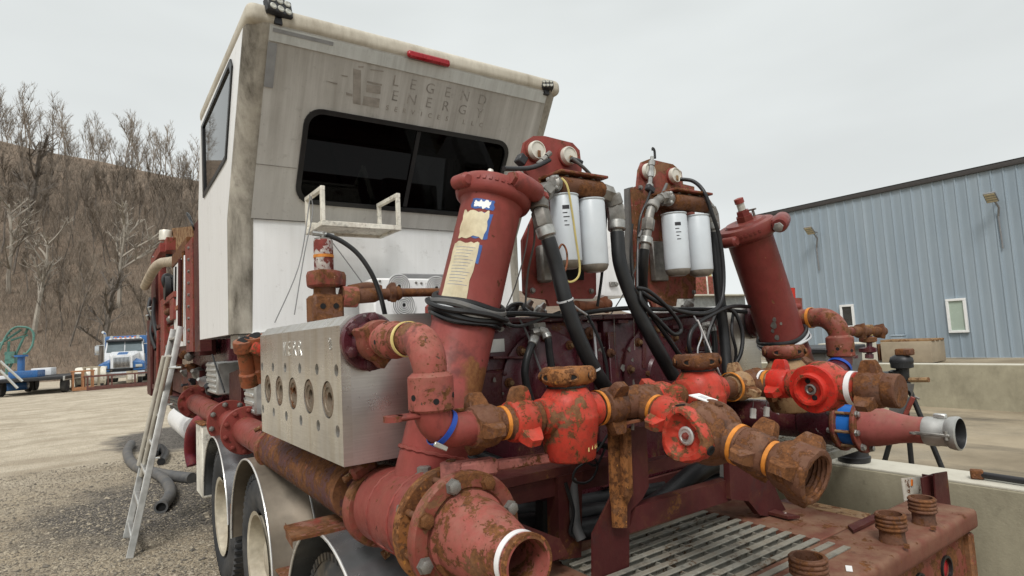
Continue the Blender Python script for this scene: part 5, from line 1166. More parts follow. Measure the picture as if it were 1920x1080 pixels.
# ---- hydraulic filter stands
def filter_stand(x0, label, pts, gauges, hx0, hx1, cans, Yp=2.0):
    t = thing('filter_stand', label, 'filter stand', (sum(P(x, y, Y=Yp).x for x, y in pts) / len(pts), Yp, P(pts[0][0], 555, Y=Yp).z), None, 'filter stands')
    pprism(pts, Yp, .016).build('mounting_plate', M['red_rust'] if x0 else M['red'], t, True)
    for gx, gy, r_ in gauges:
        c = P(gx, gy, Y=Yp - .03)
        g = MB().lathe([(r_, 0), (r_, .028), (r_ * .94, .034), (r_ * .85, .034), (r_ * .82, .030), (.001, .030)], c + V((0, .03, 0)), (0, -1, 0), 32, (True, False)).build('gauge_cap', M['gauge'], t, True)
        MB().ring(c + V((0, .03, 0)), (0, -1, 0), r_, r_ * 1.14, .012, 32).build('bezel', M['red'], g, True)
        MB().box(c + V((.0, -.006, -r_ * .45)), (r_ * .34, .006, r_ * .7), bev=.001).build('gauge_slot', M['rust_y'], g, True)
    a, b_ = P(*hx0, Y=1.86), P(*hx1, Y=1.86); b_.z = a.z = (a.z + b_.z) / 2
    hd = MB().lathe([(.034, -.0), (.040, .012), (.040, (b_ - a).length - .012), (.034, (b_ - a).length)], a, b_ - a, 20).box((a + b_) / 2 + V((0, .06, .01)), ((b_ - a).length, .12, .05), bev=.008).build('filter_head', M['rust'], t, True)
    MB().box((a + b_) / 2 + V((0, .04, .052)), ((b_ - a).length * 1.08, .16, .012), bev=.003).box((a + b_) / 2 + V((0, .112, .03)), ((b_ - a).length * 1.08, .012, .06), bev=.003).build('shelf_bracket', M['red_rust'], hd, True)
    for k in range(3): bolt(hd, a.lerp(b_, .2 + .3 * k) + V((0, 0, .04)), (0, 0, 1), .009, M['zincd'])
    for (cx, ytop, ybot, mt) in cans:
        c0, c1 = P(cx, ytop, Y=1.86), P(cx, ybot, Y=1.86); r_ = .0605; h = c0.z - c1.z
        f = MB().lathe([(.001, 0), (.035, .002), (.052, .012), (r_ - .002, .028), (r_, .04), (r_, h - .015), (r_ - .003, h - .010), (r_ - .003, h - .006), (r_ + .001, h - .004), (r_ + .001, h)], (c0.x, 1.86, c1.z), (0, 0, 1), 40).build('filter_canister', M['filter'], t, True)
        MB().lathe([(.036, .0022), (.0525, .0118), (r_ - .0016, .027), (r_ + .0004, .033)], (c0.x, 1.86, c1.z), (0, 0, 1), 40, (False, False)).build('grimy_rim', M['grimec'], f, True)
        for k in range(5 if mt else 0):
            an = R_(235 - 4 * (k % 2)); rr2 = r_ + .0008; mbp = MB(); z = c1.z + h * (.78 - .055 * k); w_ = (14, 10, 12, 6, 9)[k]
            mbp.loft([[V((c0.x + rr2 * math.cos(an + R_(j * 3 - w_)), 1.86 + rr2 * math.sin(an + R_(j * 3 - w_)), zz)) for j in range(int(w_ * 2 / 3) + 1)] for zz in (z, z + (.016 if k == 0 else .004))], (False, False), closed=False); mbp.build('printed_line', M['ink'], f, True)
    return t, hd
FSL, HDL = filter_stand(0, 'left filter stand with two white caps and two white canisters beside the tall stabilizer',
    [(983, 318), (980, 285), (984, 266), (1000, 255), (1022, 255), (1074, 268), (1087, 282), (1091, 318), (1088, 345), (1117, 352), (1118, 552), (1112, 560), (1075, 560), (1075, 572), (1030, 574), (1026, 562), (990, 557), (983, 548), (980, 450), (1003, 400), (1003, 345)],
    [(1009, 281, .042), (1069, 291, .042)], (1046, 346), (1128, 358), [(1057, 367, 505, True), (1107, 375, 511, False)])
FSR, HDR = filter_stand(1, 'right filter stand with a sensor on top and two white canisters before the sky',
    [(1186, 352), (1196, 348), (1199, 318), (1205, 303), (1218, 298), (1262, 308), (1278, 322), (1281, 345), (1302, 350), (1305, 545), (1300, 560), (1270, 560), (1268, 574), (1225, 578), (1220, 566), (1196, 560)],
    [(1219, 320, .040), (1268, 328, .040)], (1260, 378), (1324, 384), [(1263, 401, 518, True), (1306, 405, 519, False)])
for px, py in ((998, 545), (1108, 546)): bolt(FSL, P(px, py, Y=2.0), (0, -1, 0), .011, M['zincd'])
for px, py in ((1203, 545), (1300, 548), (1200, 352)): bolt(FSR, P(px, py, Y=2.0), (0, -1, 0), .011, M['zincd'])
# window slot with a grey box behind the left canisters; edge strip on the right plate
pprism([(1005, 480), (1095, 490), (1095, 525), (1010, 522)], 1.992, .004).build('dark_slot', M['dark'], FSL, True)
p = P(1020, 495, Y=1.97); MB().box(p, (.06, .05, .16), bev=.01).build('junction_box', M['zincd'], FSL, True)
p = P(1235, 490, Y=1.98); MB().box(p, (.10, .03, .2), bev=.004).build('junction_box', M['zincd'], FSR, True)
pprism([(1178, 352), (1187, 350), (1190, 560), (1181, 560)], 2.02, .03).build('edge_channel', M['greyhose'], FSR, True)
# flanged port clamps and sensor
def port_clamp(c, ax, parent):
    k = MB().lathe([(.034, -.012), (.036, .012), (.026, .02)], c, ax, 16).build('port_clamp', M['zincd'], parent, True); fr = frame(ax)
    for i in range(4): bolt(k, V(c) + fr @ V((.031 * math.cos(i * 1.57 + .78), .031 * math.sin(i * 1.57 + .78), .010)), ax, .009, M['zinc'])
port_clamp(P(1040, 345, Y=1.85), (-1, -.2, 0), FSL); port_clamp(P(1252, 373, Y=1.85), (-1, -.3, 0), FSR)
MB().lathe([(.016, 0), (.016, .02), (.022, .02), (.022, .028), (.012, .03), (.012, .05)], P(1128, 358, Y=1.86), (1, 0, 0), 8).build('port_plug', M['zincd'], FSL, True)
MB().lathe([(.016, 0), (.016, .02), (.022, .02), (.022, .028), (.012, .03), (.012, .05)], P(1322, 384, Y=1.86), (1, 0, 0), 8).build('port_plug', M['zincd'], FSR, True)
a, b_ = P(1218, 350, Y=1.93), P(1224, 282, Y=1.93)
MB().lathe([(.018, 0), (.018, .012), (.011, .014), (.011, .05), (.016, .052), (.016, .078), (.012, .08), (.012, .11), (.016, .112), (.016, .135), (.009, .137), (.009, .16)], a, b_ - a, 8).build('sensor', M['zinc'], FSR, True)
MB().tube(sm([b_, b_ + V((0, 0, .012)), b_ + V((.012, 0, .0)), b_ + V((.012, 0, -.04))], 4), .006, 6).build('sensor_lead', M['black'], FSR, True)
MB().box(a + V((-.01, -.01, -.015)), (.05, .03, .035), Matrix.Rotation(.5, 3, 'Y'), bev=.006).build('sensor_plug', M['plastic'], FSR, True)
p = P(977, 300, Y=1.97); MB().box(p, (.04, .04, .045), Matrix.Rotation(.6, 3, 'Y'), bev=.005).build('connector', M['plastic'], FSL, True)
mb = MB()
for (x, y) in ((1012, 306), (1020, 298), (1028, 290)): mb.lathe([(.012, -.014), (.012, .014)], P(x, y, Y=1.92), (.7, 0, .55), 8)
mb.build('inline_fitting', M['zincd'], FSL, True)
MB().lathe([(.012, 0), (.014, .04), (.009, .06)], P(1069, 298, Y=1.955), (.8, -.4, -.3), 12).build('cap_connector', M['plastic'], FSL, True)

# ---- relief valve on top of the fluid end
RV = thing('relief_valve', 'rusty relief valve with a flaking red and silver barrel on top of the steel block', 'valve', (.87, 2.74, FZ1))
c = V((.87, 2.74, FZ1))
MB().box(c + V((0, 0, .065)), (.14, .13, .13), bev=.012).build('base_block', M['rust'], RV, True)
for dx in (-.03, .03): MB().cyl(c + V((dx, -.064, .075)), c + V((dx, -.068, .075)), .013, seg=14).build('port_hole', M['dark'], RV, True)
MB().lathe([(.055, .13), (.050, .14), (.050, .17), (.06, .172)], c, (0, 0, 1), 24).build('neck', M['rust'], RV, True)
def lug_ring(prof, nl, amp, o, ax, name, mat, parent, seg=60, world=True, pw=6, ph=0):
    def fn(a, z): return 1 + amp * max(0, math.cos((a - ph) * nl)) ** pw
    return MB().lathe(prof, o, ax, seg, fn=lambda a, z: fn(a, z)).build(name, mat, parent, world, ang=50)
lug_ring([(.060, .165), (.078, .175), (.080, .20), (.080, .225), (.074, .24), (.055, .245)], 3, .30, c, (0, 0, 1), 'wing_nut', M['red_rust'], RV)
M['flake'] = paint('flaking_red_on_silver', (.56, .54, .50), rust=.55, scale=8, rough=.5, rustcol=(.20, .03, .03), rust2=(.26, .045, .04), dust=.1, metal=.3)
MB().lathe([(.042, .245), (.044, .25), (.044, .385), (.040, .39)], c, (0, 0, 1), 28).build('barrel', M['flake'], RV, True)
MB().ring(c + V((0, 0, .305)), (0, 0, 1), .0438, .0462, .014, 28).build('orange_band', M['orange'], RV, True)
MB().lathe([(.04, .39), (.04, .396), (.030, .398), (.012, .40), (.012, .43)], c, (0, 0, 1), 16).build('cap', M['zincd'], RV, True)
MB().tube([c + V((-.05, 0, .42)), c + V((.05, 0, .412))], .012, 8).build('cross_handle', M['zinc'], RV, True)
# rusty bleed piping behind it
BP = thing('bleed_pipe', 'rusty brown bleed pipe with unions lying across the top of the steel block', 'pipe', P(700, 565, Y=2.75))
pa, pb, pc_ = P(640, 556, Y=2.72), P(735, 549, Y=2.72), P(790, 548, Y=2.72)
MB().tube([pa, P(668, 557, Y=2.72)], .05, 16).build('swivel', M['pink_rust'], BP, True)
MB().lathe([(.03, 0), (.036, .01), (.036, .10), (.028, .12), (.028, .17), (.036, .18), (.036, .23), (.028, .24)], P(664, 556, Y=2.72), pb - pa, 18).build('union_body', M['rust'], BP, True)
MB().tube([pb, pc_ + V((.1, 0, 0))], .022, 10).build('pipe', M['rust'], BP, True)
lug_ring([(.03, 0), (.042, .006), (.042, .03), (.03, .036)], 3, .35, P(727, 549, Y=2.72), (1, 0, 0), 'wing_nut', M['rust'], BP, 36)
MB().tube(sm([P(655, 546, Y=2.8), P(690, 540, Y=2.8), P(712, 545, Y=2.8)], 5), .03, 10).build('swivel', M['rust'], BP, True)
MB().ring(P(662, 557, Y=2.72), (1, 0, -.3), .038, .043, .012, 20).build('white_band', M['whiteb'], BP, True)
# orange-rust pipe ends stored under the cabin corner
for (px, py, lab) in ((456, 642, 'orange rusty pipe elbow with open end, left of a pair by the steel block'), (477, 634, 'orange rusty pipe elbow with open end, right of a pair by the steel block')):
    c = P(px, py, Y=3.55); t = thing('pipe_elbow', lab, 'pipe fitting', c - V((0, 0, .2)), None, 'stored pipe elbows')
    MB().lathe([(.052, -.01), (.055, .0), (.055, .05), (.042, .06), (.042, .18), (.05, .19), (.05, .26)], c, (.2, .35, -1), 20).build('elbow', M['orangecap'], t, True)
    MB().cyl(c + V((-.002, -.004, .011)), c + V((-.003, -.005, .013)), .036, seg=20).build('bore', M['dark'], t, True)
p = P(483, 655, Y=3.5); solo('cap_nut', MB().box(p, (.07, .06, .07), Matrix.Rotation(.5, 3, 'Y'), bev=.02), M['bright'], 'small bright red cap beside the stored orange elbows', 'cap')
# ================================================================ HIGH-PRESSURE IRON across the rear
CY, CZ = 1.57, 1.477
def chain_x(px, py=None): return P(px, 800 - .158 * (px - 900), Y=CY).x
def arc(c, u, v, r, a0, a1, n=8): return [V(c) + V(u) * r * math.cos(R_(a0 + (a1 - a0) * i / n)) + V(v) * r * math.sin(R_(a0 + (a1 - a0) * i / n)) for i in range(n + 1)]
def union(loc, axis, label, nut, sub, sub2=None, s_=1.0, ph=20, L0=.07, L1=.07, open_end=False, plug=False, group='hammer unions'):
    """wing nut with three hammer lugs between two subs; local Z is the pipe axis"""
    t = thing('hammer_union', label, 'pipe union', loc, frame(axis), group)
    def S(pr): return [(r * s_, z * s_) for r, z in pr]
    if open_end:                                           # female nut, lugs round its open threaded mouth
        pr = [(.048, -.055), (.058, -.050), (.070, -.030), (.078, .0), (.080, .055), (.077, .066), (.072, .068), (.064, .068)]; z = .062
        for k in range(6): pr += [(.060, z), (.064, z - .006)]; z -= .012
        pr += [(.058, z), (.040, z - .01), (.036, z - .03)]
        mb = MB().lathe(pr, seg=48, caps=(True, False))
        lug = ((.060, .024, -.030, .050), (.084, .021, -.026, .046), (.108, .016, -.016, .038), (.114, .013, -.010, .032))
    else:
        mb = MB().lathe([(.052, -.046), (.060, -.043), (.065, -.030), (.067, .0), (.066, .018), (.063, .034), (.058, .042), (.052, .044)], seg=48)
        lug = ((.050, .021, -.038, .032), (.074, .019, -.036, .028), (.100, .015, -.028, .020), (.106, .012, -.022, .014))
    for k in range(3):
        a = R_(ph + 120 * k); c, sn_ = math.cos(a), math.sin(a); R3 = mat3((c, sn_, 0), (-sn_, c, 0), (0, 0, 1))
        mb.loft([[R3 @ V((rad, tw, z0)), R3 @ V((rad, -tw, z0)), R3 @ V((rad, -tw, z1)), R3 @ V((rad, tw, z1))] for rad, tw, z0, z1 in lug])
    mb.v = [p * s_ for p in mb.v]; mb.build('wing_nut', M[nut], t, jit=.0025)
    MB().lathe(S([(.044, -L0), (.048, -L0 + .004), (.048, -.05), (.056, -.044)]), seg=32).build('male_sub', M[sub], t)
    if open_end:
        MB().lathe(S([(.050, -.03), (.001, -.03)]), seg=24).build('bore', M['dark'], t)
    elif plug:
        MB().lathe(S([(.054, .04), (.060, .05), (.060, .085), (.056, .09), (.001, .09)]), seg=36, caps=(True, False)).build('end_plug', M[sub2 or sub], t)
    else:
        MB().lathe(S([(.054, .040), (.050, .048), (.050, L1 - .004), (.046, L1)]), seg=32).build('female_sub', M[sub2 or sub], t)
    return t
def band(parent, loc, axis, r, w_, mat, name):
    return MB().ring(V(loc) - V(axis).normalized() * w_ / 2, axis, r - .001, r + .0022, w_, 36).build(name, M[mat], parent, True)
X = (1, 0, 0)
# --- left swivel elbow from the block's flange down to the chain
def swivel(side, label, mats, bandm, bandm2):
    x = .80 if side < 0 else 3.20; s_ = -side
    t = thing('swivel_elbow', label, 'pipe elbow', (x, CY, CZ), None, 'swivel elbows')
    lug_ring([(.052, 0), (.070, .006), (.073, .02), (.073, .055), (.068, .07), (.052, .074)], 3, .32, (x, 1.985, 1.755), (0, -1, 0), 'wing_nut', M[mats[1]], t, 60, ph=.6)
    MB().lathe([(.050, .0), (.050, .05), (.060, .052), (.062, .06), (.062, .12), (.056, .13), (.050, .135), (.050, .15)], (x, 1.92, 1.755), (0, -1, 0), 32).build('swivel_collar', M[mats[0]], t, True)
    for k in range(5):
        a = R_(72 * k + 40); MB().cyl((x + .0605 * math.cos(a), 1.83, 1.755 + .0605 * math.sin(a)), (x + .0625 * math.cos(a), 1.83, 1.755 + .0625 * math.sin(a)), .008, seg=10).build('ball_port', M['dark'], t, True)
    up = [V((x, 1.80, 1.755)), V((x, 1.73, 1.755))] + arc((x, 1.67, 1.655), (0, -1, 0), (0, 0, 1), .10, 90, 0, 10) + [V((x, 1.57, 1.64))]
    MB().tube(up, lambda k: .048 + .006 * math.sin(k * 3.14), 28).build('upper_elbow', M[mats[0]], t, True, ang=60)
    MB().lathe([(.052, 0), (.066, .012), (.067, .02), (.067, .105), (.060, .112)], (x, CY, 1.655), (0, 0, -1), 36).build('swivel_collar', M[mats[2]], t, True)
    for k in range(6):
        a = R_(60 * k + 15); MB().cyl((x + .0655 * math.cos(a), CY + .0655 * math.sin(a), 1.575 + .012 * (k % 2)), (x + .0675 * math.cos(a), CY + .0675 * math.sin(a), 1.575 + .012 * (k % 2)), .009, seg=10).build('ball_port', M['dark'], t, True)
    lo = [V((x, CY, 1.555))] + arc((x + s_ * .075, CY, 1.552), (-s_, 0, 0), (0, 0, -1), .075, 0, 90, 10) + [V((x + s_ * .14, CY, CZ))]
    MB().tube(lo, lambda k: .056 - .006 * k, 28).build('lower_elbow', M[mats[3]], t, True, ang=60)
    band(t, up[1] + V((0, -.02, 0)), (0, 1, 0), .0545, .016, bandm, 'marker_band')
    if bandm2:
        b_ = band(t, lo[7], (lo[8] - lo[6]), .0575, .016, bandm2, 'marker_band')
        q = lo[7] + V((-.03, -.045, -.045)); MB().box(q, (.045, .008, .014), Matrix.Rotation(.5, 3, 'Y'), bev=.002).build('band_tag', M['alu'], b_, True)
    mb = MB().box((x - s_ * .085, CY, 1.535), (.10, .05, .016), bev=.006).ring((x - s_ * .12, CY, 1.527), (0, 0, 1), .014, .028, .016, 16)
    mb.build('retainer_lug', M[mats[3]], t, True)
    return t
SWL = swivel(-1, 'faded pink-red swivel elbow bolted to the end of the steel block', ('pink_rust', 'red_rust', 'pink_rust', 'red'), 'yellowb', 'blueb')
SWR = swivel(1, 'dark red swivel elbow on the right, in front of the small shed window', ('red_rust', 'rust', 'red_rust', 'maroon'), 'orange', 'blueb')
p = P(855, 770, Y=CY + .05); MB().box(p, (.13, .012, .012), bev=.002).build('tie_bar', M['rust_or'], SWL, True)
# --- plug valves
def plug_valve(loc, label, mb_, mc, sc=1.0, cap_rot=0, group='plug valves with caps on top'):
    t = thing('plug_valve', label, 'valve', loc, None, group); o = V(loc)
    pr = [(.001, -.142), (.070, -.142), (.077, -.136), (.086, -.072), (.089, -.062), (.093, -.022), (.094, -.016), (.094, -.008), (.090, -.002), (.091, .02), (.080, .05), (.062, .074), (.056, .078), (.056, .088)]
    b_ = MB().lathe([(r * sc, z * sc) for r, z in pr], o, (0, 0, 1), 44, (False, True))
    b_.lathe([(.052, -.125), (.058, -.122), (.060, -.10), (.066, -.06), (.066, .06), (.060, .10), (.058, .122), (.052, .125)], o, X, 36)
    b_.build('valve_body', M[mb_], t, True, ang=45)
    MB().ring(o + V((0, 0, .078 * sc)), (0, 0, 1), .05 * sc, .062 * sc, .006, 32).build('seat_ring', M['black'], t, True)
    lobe = lambda a, z: 1 + .32 * (.5 + .5 * math.cos(3 * (a - cap_rot))) ** 1.5
    cp = MB().lathe([(.050 * sc, .092), (.064 * sc, .098), (.072 * sc, .110), (.073 * sc, .138), (.066 * sc, .152), (.054 * sc, .153), (.046 * sc, .142), (.001, .138)], o, (0, 0, 1), 60, (True, False), fn=lobe).build('valve_cap', M[mc], t, True, ang=50, jit=.003)
    for k in range(3):
        fr = frame((0, 0, 1)); a = cap_rot + 2 * math.pi * k / 3; d = fr @ V((math.cos(a), math.sin(a), 0)); q = o + d * .0935 * sc + V((0, 0, .124))
        for sgn in (-1, 1):
            a2 = a + sgn * .50; d2 = fr @ V((math.cos(a2), math.sin(a2), 0)); tg2 = V((-d2.y, d2.x, 0)); rr2 = .073 * sc * lobe(a2, 0); q2 = o + d2 * (rr2 - .004) + V((0, 0, .124))
            el = [q2 + tg2 * .021 * math.cos(k * .449) + V((0, 0, .012 * math.sin(k * .449))) for k in range(14)]
            MB().prism([p - d2 * .004 for p in el], d2 * .0075).build('wrench_socket', M['dark'], cp, True); MB().tube([p + d2 * .003 for p in el], .0042, 6, closed=True).build('socket_rim', M[mc], cp, True)  # near-black ellipses: shade of the hollow sockets painted on the cap
    return t
V1 = plug_valve((chain_x(1065), CY, CZ), 'red plug valve with rusty cap, left of the orange-rust stand', 'bright', 'rust_or', 1.1, -.45)
V2 = plug_valve((chain_x(1312), CY, CZ), 'red plug valve with dark rusty cap, middle of the row behind the big valve', 'bright', 'rust', 1.1, -.3)
V4 = plug_valve((chain_x(1476), CY, CZ), 'plug valve with orange-red cap below the right stabilizer', 'rust_y', 'red_rust', 1.1, -.35)
band(V1, (chain_x(1120), CY, CZ), X, .060, .013, 'orange', 'marker_band'); band(V2, (chain_x(1371), CY, CZ), X, .060, .013, 'orange', 'marker_band')
# stencilled size mark on the first valve body
for k in range(6):
    p = P(1070 + 7.5 * k, 831 - .8 * k, Y=CY); d = V((p.x - chain_x(1065), 0, 0)); 
    yy = -math.sqrt(max(.0001, (.088) ** 2 - d.x ** 2)); MB().box((p.x, CY + yy - .0015, p.z), (.004, .002, .034 if k in (0, 4, 5) else .022), Matrix.Rotation(-.9 * d.x / .083, 3, 'Z')).build('stencil_mark', M['yellowb'], V1, True)
# --- unions in the row
union((chain_x(905), CY, CZ), X, 'brown rusty hammer union next to the swivel elbow with the blue band', 'rust', 'red_rust', 'rust', 1.0, 65)
u2 = union((chain_x(975), CY, CZ), X, 'bright red hammer union left of the first plug valve', 'bright', 'rust', 'rust', 1.03, 95)
band(u2, (chain_x(941), CY, CZ), X, .051, .013, 'orange', 'marker_band')
u3 = union((chain_x(1146), CY, CZ), X, 'brown rusty hammer union above the orange-rust stand', 'rust', 'rust', 'rust', 1.0, 10)
band(u3, (chain_x(1172), CY, CZ), X, .051, .012, 'whiteb', 'marker_band')
u4 = union((chain_x(1238), CY, CZ), X, 'red hammer union behind the branch, left of the middle plug valve', 'bright', 'rust', 'rust', .95, 40)
u5 = union((chain_x(1385), CY, CZ), X, 'tan rusty hammer union right of the middle plug valve', 'rust_y', 'rust_y', 'rust_y', .95, 80)
u6 = union((chain_x(1445), CY, CZ), X, 'brown hammer union just left of the valve with the orange-red cap', 'rust', 'rust', 'rust', .9, 30)
u7 = union((chain_x(1530), CY, CZ), X, 'brown hammer union right of the valve with the orange-red cap', 'rust', 'rust', 'red_rust', .95, 50)
# --- tees with their branches
def tee(x, d, label, mt):
    t = thing('pipe_tee', label, 'pipe fitting', (x, CY, CZ), None, 'pipe tees'); o = V((x, CY, CZ))
    mb = MB().lathe([(.05, -.11), (.055, -.10), (.060, -.05), (.060, .05), (.055, .10), (.05, .11)], o, X, 32); mb.lathe([(.056, 0), (.056, .07), (.050, .08), (.050, .10)], o, d, 32); mb.ball(o, .064, 3)
    mb.build('tee_body', M[mt], t, True); return t
xa = chain_x(1196); dA = V((0, -.57, -.150)).normalized(); tA = tee(xa, dA, 'rusty pipe tee above the stand, feeding the branch toward the camera', 'rust')
xb = chain_x(1412); dB = V((0, -1, -.03)).normalized(); tB = tee(xb, dB, 'rusty pipe tee behind the bright red valve', 'rust')
oA, oB = V((xa, CY, CZ)), V((xb, CY, CZ + .01))
uA = union(oA + dA * .155, dA, 'red hammer union on the near branch, left of the large brown valve', 'bright', 'rust', 'rust', 1.0, 75); band(uA, oA + dA * .090, dA, .0515, .013, 'orange', 'marker_band')
def ball_valve(o, d, cap, label, mbody, mcap, R_b, style):
    d = V(d).normalized(); cap = V(cap).normalized(); cap = (cap - d * cap.dot(d)).normalized(); up = d.cross(cap)
    t = thing('plug_valve', label, 'valve', o, mat3(cap, d, cap.cross(d)), 'plug valves facing sideways')
    b_ = MB().ball(o, R_b, 4, (1, 1, 1)); b_.lathe([(.052, -.135), (.060, -.13), (.066, -.08), (.08, -.03), (.08, .03), (.066, .08), (.062, .13), (.052, .135)], o, d, 36)
    b_.lathe([(R_b * .86, 0), (R_b * .86, R_b * .55), (R_b * .78, R_b * .80), (R_b * .70, R_b * .86)], o, cap, 40); b_.build('valve_body', M[mbody], t, True, ang=50)
    q = V(o) + cap * R_b * .84
    if style == 'lobe':
        lobe = lambda a, z: 1 + .17 * (.5 + .5 * math.cos(3 * a + 1.1)) ** 1.4
        cp = MB().lathe([(.070, 0), (.080, .006), (.082, .016), (.082, .040), (.075, .052), (.062, .052), (.054, .030), (.046, .022), (.001, .022)], q, cap, 60, (True, False), fn=lobe).build('valve_cap', M[mcap], t, True, ang=50, jit=.004)
        fr = frame(cap)
        for k in range(3):
            a = (2 * math.pi * k - 1.1) / 3; dd = fr @ V((math.cos(a), math.sin(a), 0)); MB().lathe([(.016, 0), (.016, .004), (.011, .005), (.001, .001)], q + dd * .0955 + cap * .028, dd, 16, (True, False)).build('wrench_socket', M['dark'], cp, True)  # dark plugs painted as the shade inside the cap's openings
        MB().lathe([(.030, 0), (.030, .006), (.026, .009), (.022, .009), (.020, .006), (.010, .006)], q + cap * .022, cap, 28).build('zinc_washer', M['alu'], cp, True); bolt(cp, q + cap * .028, cap, .010, M['red'], 'stem_nut')
    else:
        cp = MB().lathe([(.070, -.012), (.094, -.006), (.096, .002), (.092, .010), (.066, .012), (.064, .030), (.060, .036), (.050, .036), (.044, .012), (.020, .010), (.001, .010)], q, cap, 44, (True, False)).build('valve_cap', M[mcap], t, True, ang=45, jit=.002)
        MB().lathe([(.022, 0), (.022, .010), (.016, .012), (.010, .006)], q + cap * .010, cap, 24).build('zinc_washer', M['zincd'], cp, True); bolt(cp, q + cap * .016, cap, .008, M['red_rust'], 'stem_nut')
        fr = frame(cap)
        for k in range(2): dd = fr @ V((math.cos(1.9 + 3.1 * k), math.sin(1.9 + 3.1 * k), 0)); MB().lathe([(.011, 0), (.009, .002)], q + dd * .034 + cap * .0125, cap, 14).build('cap_hole', M['dark'], cp, True)
    return t, up
vA, upA = ball_valve(oA + dA * .318, dA, (-1, -.12, .0), 'large brown plug valve with red three-lobed cap facing left', 'rust', 'bright', .108, 'lobe')
vB, upB = ball_valve(oB + dB * .315, dB, (-1, -.25, -.05), 'bright red plug valve with round ring cap, right of the middle row', 'bright', 'scarlet', .100, 'ring')
p = oA + dA * .305 + V((0, 0, .1075)); MB().box(p, (.055, .075, .003), Matrix.Rotation(.25, 3, 'X')).build('name_plate', M['label'], vA, True); MB().box(p + V((0, .0, .002)), (.022, .028, .002), Matrix.Rotation(.25, 3, 'X')).build('name_plate_print', M['greywire'], vA, True)
bolt(vA, oA + dA * .37 + V((-.01, 0, .098)), (0, -.4, 1), .014, M['rust'], 'grease_plug')
band(vA, oA + dA * .432, dA, .0635, .014, 'orange', 'marker_band')
uA2 = union(oA + dA * .495, dA, 'brown rusty hammer union on the near branch, right of the large brown valve', 'rust', 'rust', 'rust', 1.03, 60)
uA3 = union(oA + dA * .612, dA, 'open-ended rusty hammer union with threads, at the end of the near branch', 'rust', 'rust', 'rust', 1.03, 50, L0=.10, open_end=True); band(uA3, oA + dA * .548, dA, .0530, .013, 'orange', 'marker_band')
uB = union(oB + dB * .135, dB, 'bright red hammer union left of the bright red valve with ring cap', 'scarlet', 'rust_y', 'rust', .95, 85); band(uB, oB + dB * .072, dB, .0495, .014, 'orange', 'marker_band'); band(uB, oB + dB * .052, dB, .0495, .010, 'whiteb', 'marker_band')
band(vB, oB + dB * .43, dB, .0635, .020, 'whiteb', 'marker_band')
uB2 = union(oB + dB * .50, dB, 'brown plugged hammer union at the end of the bright red valve', 'rust', 'rust', 'rust', 1.05, 95, plug=True)
# link pipes filling the row between fittings
for a, b_ in ((1010, 1030), (1180, 1230), (1260, 1285), (1345, 1375), (1400, 1440), (1500, 1530), (1540, 1565)): MB().cyl((chain_x(a), CY, CZ), (chain_x(b_), CY, CZ), .044, seg=24).build('nipple', M['rust'], tA if a < 1300 else tB, True)
# --- small bleed manifold beyond the right elbow
BM = thing('bleed_manifold', 'small rusty cross of valves sticking out right of the dark red swivel elbow', 'pipe fitting', P(1628, 672, Y=1.9))
def PB(x, y): return P(x, y, Y=1.9)
MB().tube([PB(1560, 622), PB(1600, 621)], .028, 12).build('pipe', M['red_rust'], BM, True)
MB().tube([PB(1596, 621), PB(1656, 621)], .032, 14).build('cross_body', M['rust'], BM, True); MB().tube([PB(1630, 620), PB(1630, 664)], .018, 12).build('stem_pipe', M['maroon'], BM, True)
for x in (1612, 1648): lug_ring([(.03, -.016), (.046, -.012), (.046, .012), (.03, .016)], 3, .3, PB(x, 621), X, 'wing_nut', M['rust'], BM, 36)
for y, mt in ((637, 'red_rust'), (656, 'maroon')): lug_ring([(.024, -.02), (.046, -.012), (.046, .012), (.024, .02)], 3, .35, PB(1630, y), (0, 0, 1), 'wing_nut', M[mt], BM, 36)
MB().cyl(PB(1630, 664), PB(1630, 672), .026, seg=14).build('end_cap', M['maroon'], BM, True); MB().box(PB(1628, 613), (.05, .05, .03), bev=.006).build('square_plug', M['rust_y'], BM, True)
MB().ring(PB(1630, 629), (0, 0, 1), .018, .022, .012, 20).build('marker_band', M['yellowb'], BM, True)
# small red relief body beside the right stabilizer
RB = thing('relief_fitting', 'small dark red relief fitting with a round cap beside the right stabilizer', 'valve', P(1490, 610, Y=2.0))
MB().tube([P(1487, 560, Y=2.0), P(1492, 640, Y=2.0)], .05, 16).build('body', M['red'], RB, True); MB().lathe([(.018, 0), (.022, .01), (.022, .05), (.01, .055)], P(1487, 575, Y=1.97), (1, -.1, 0), 14).build('side_cap', M['red'], RB, True); MB().tube([P(1486, 560, Y=2.0), P(1485, 540, Y=2.0)], .018, 10).build('top_stem', M['scarlet'], RB, True)
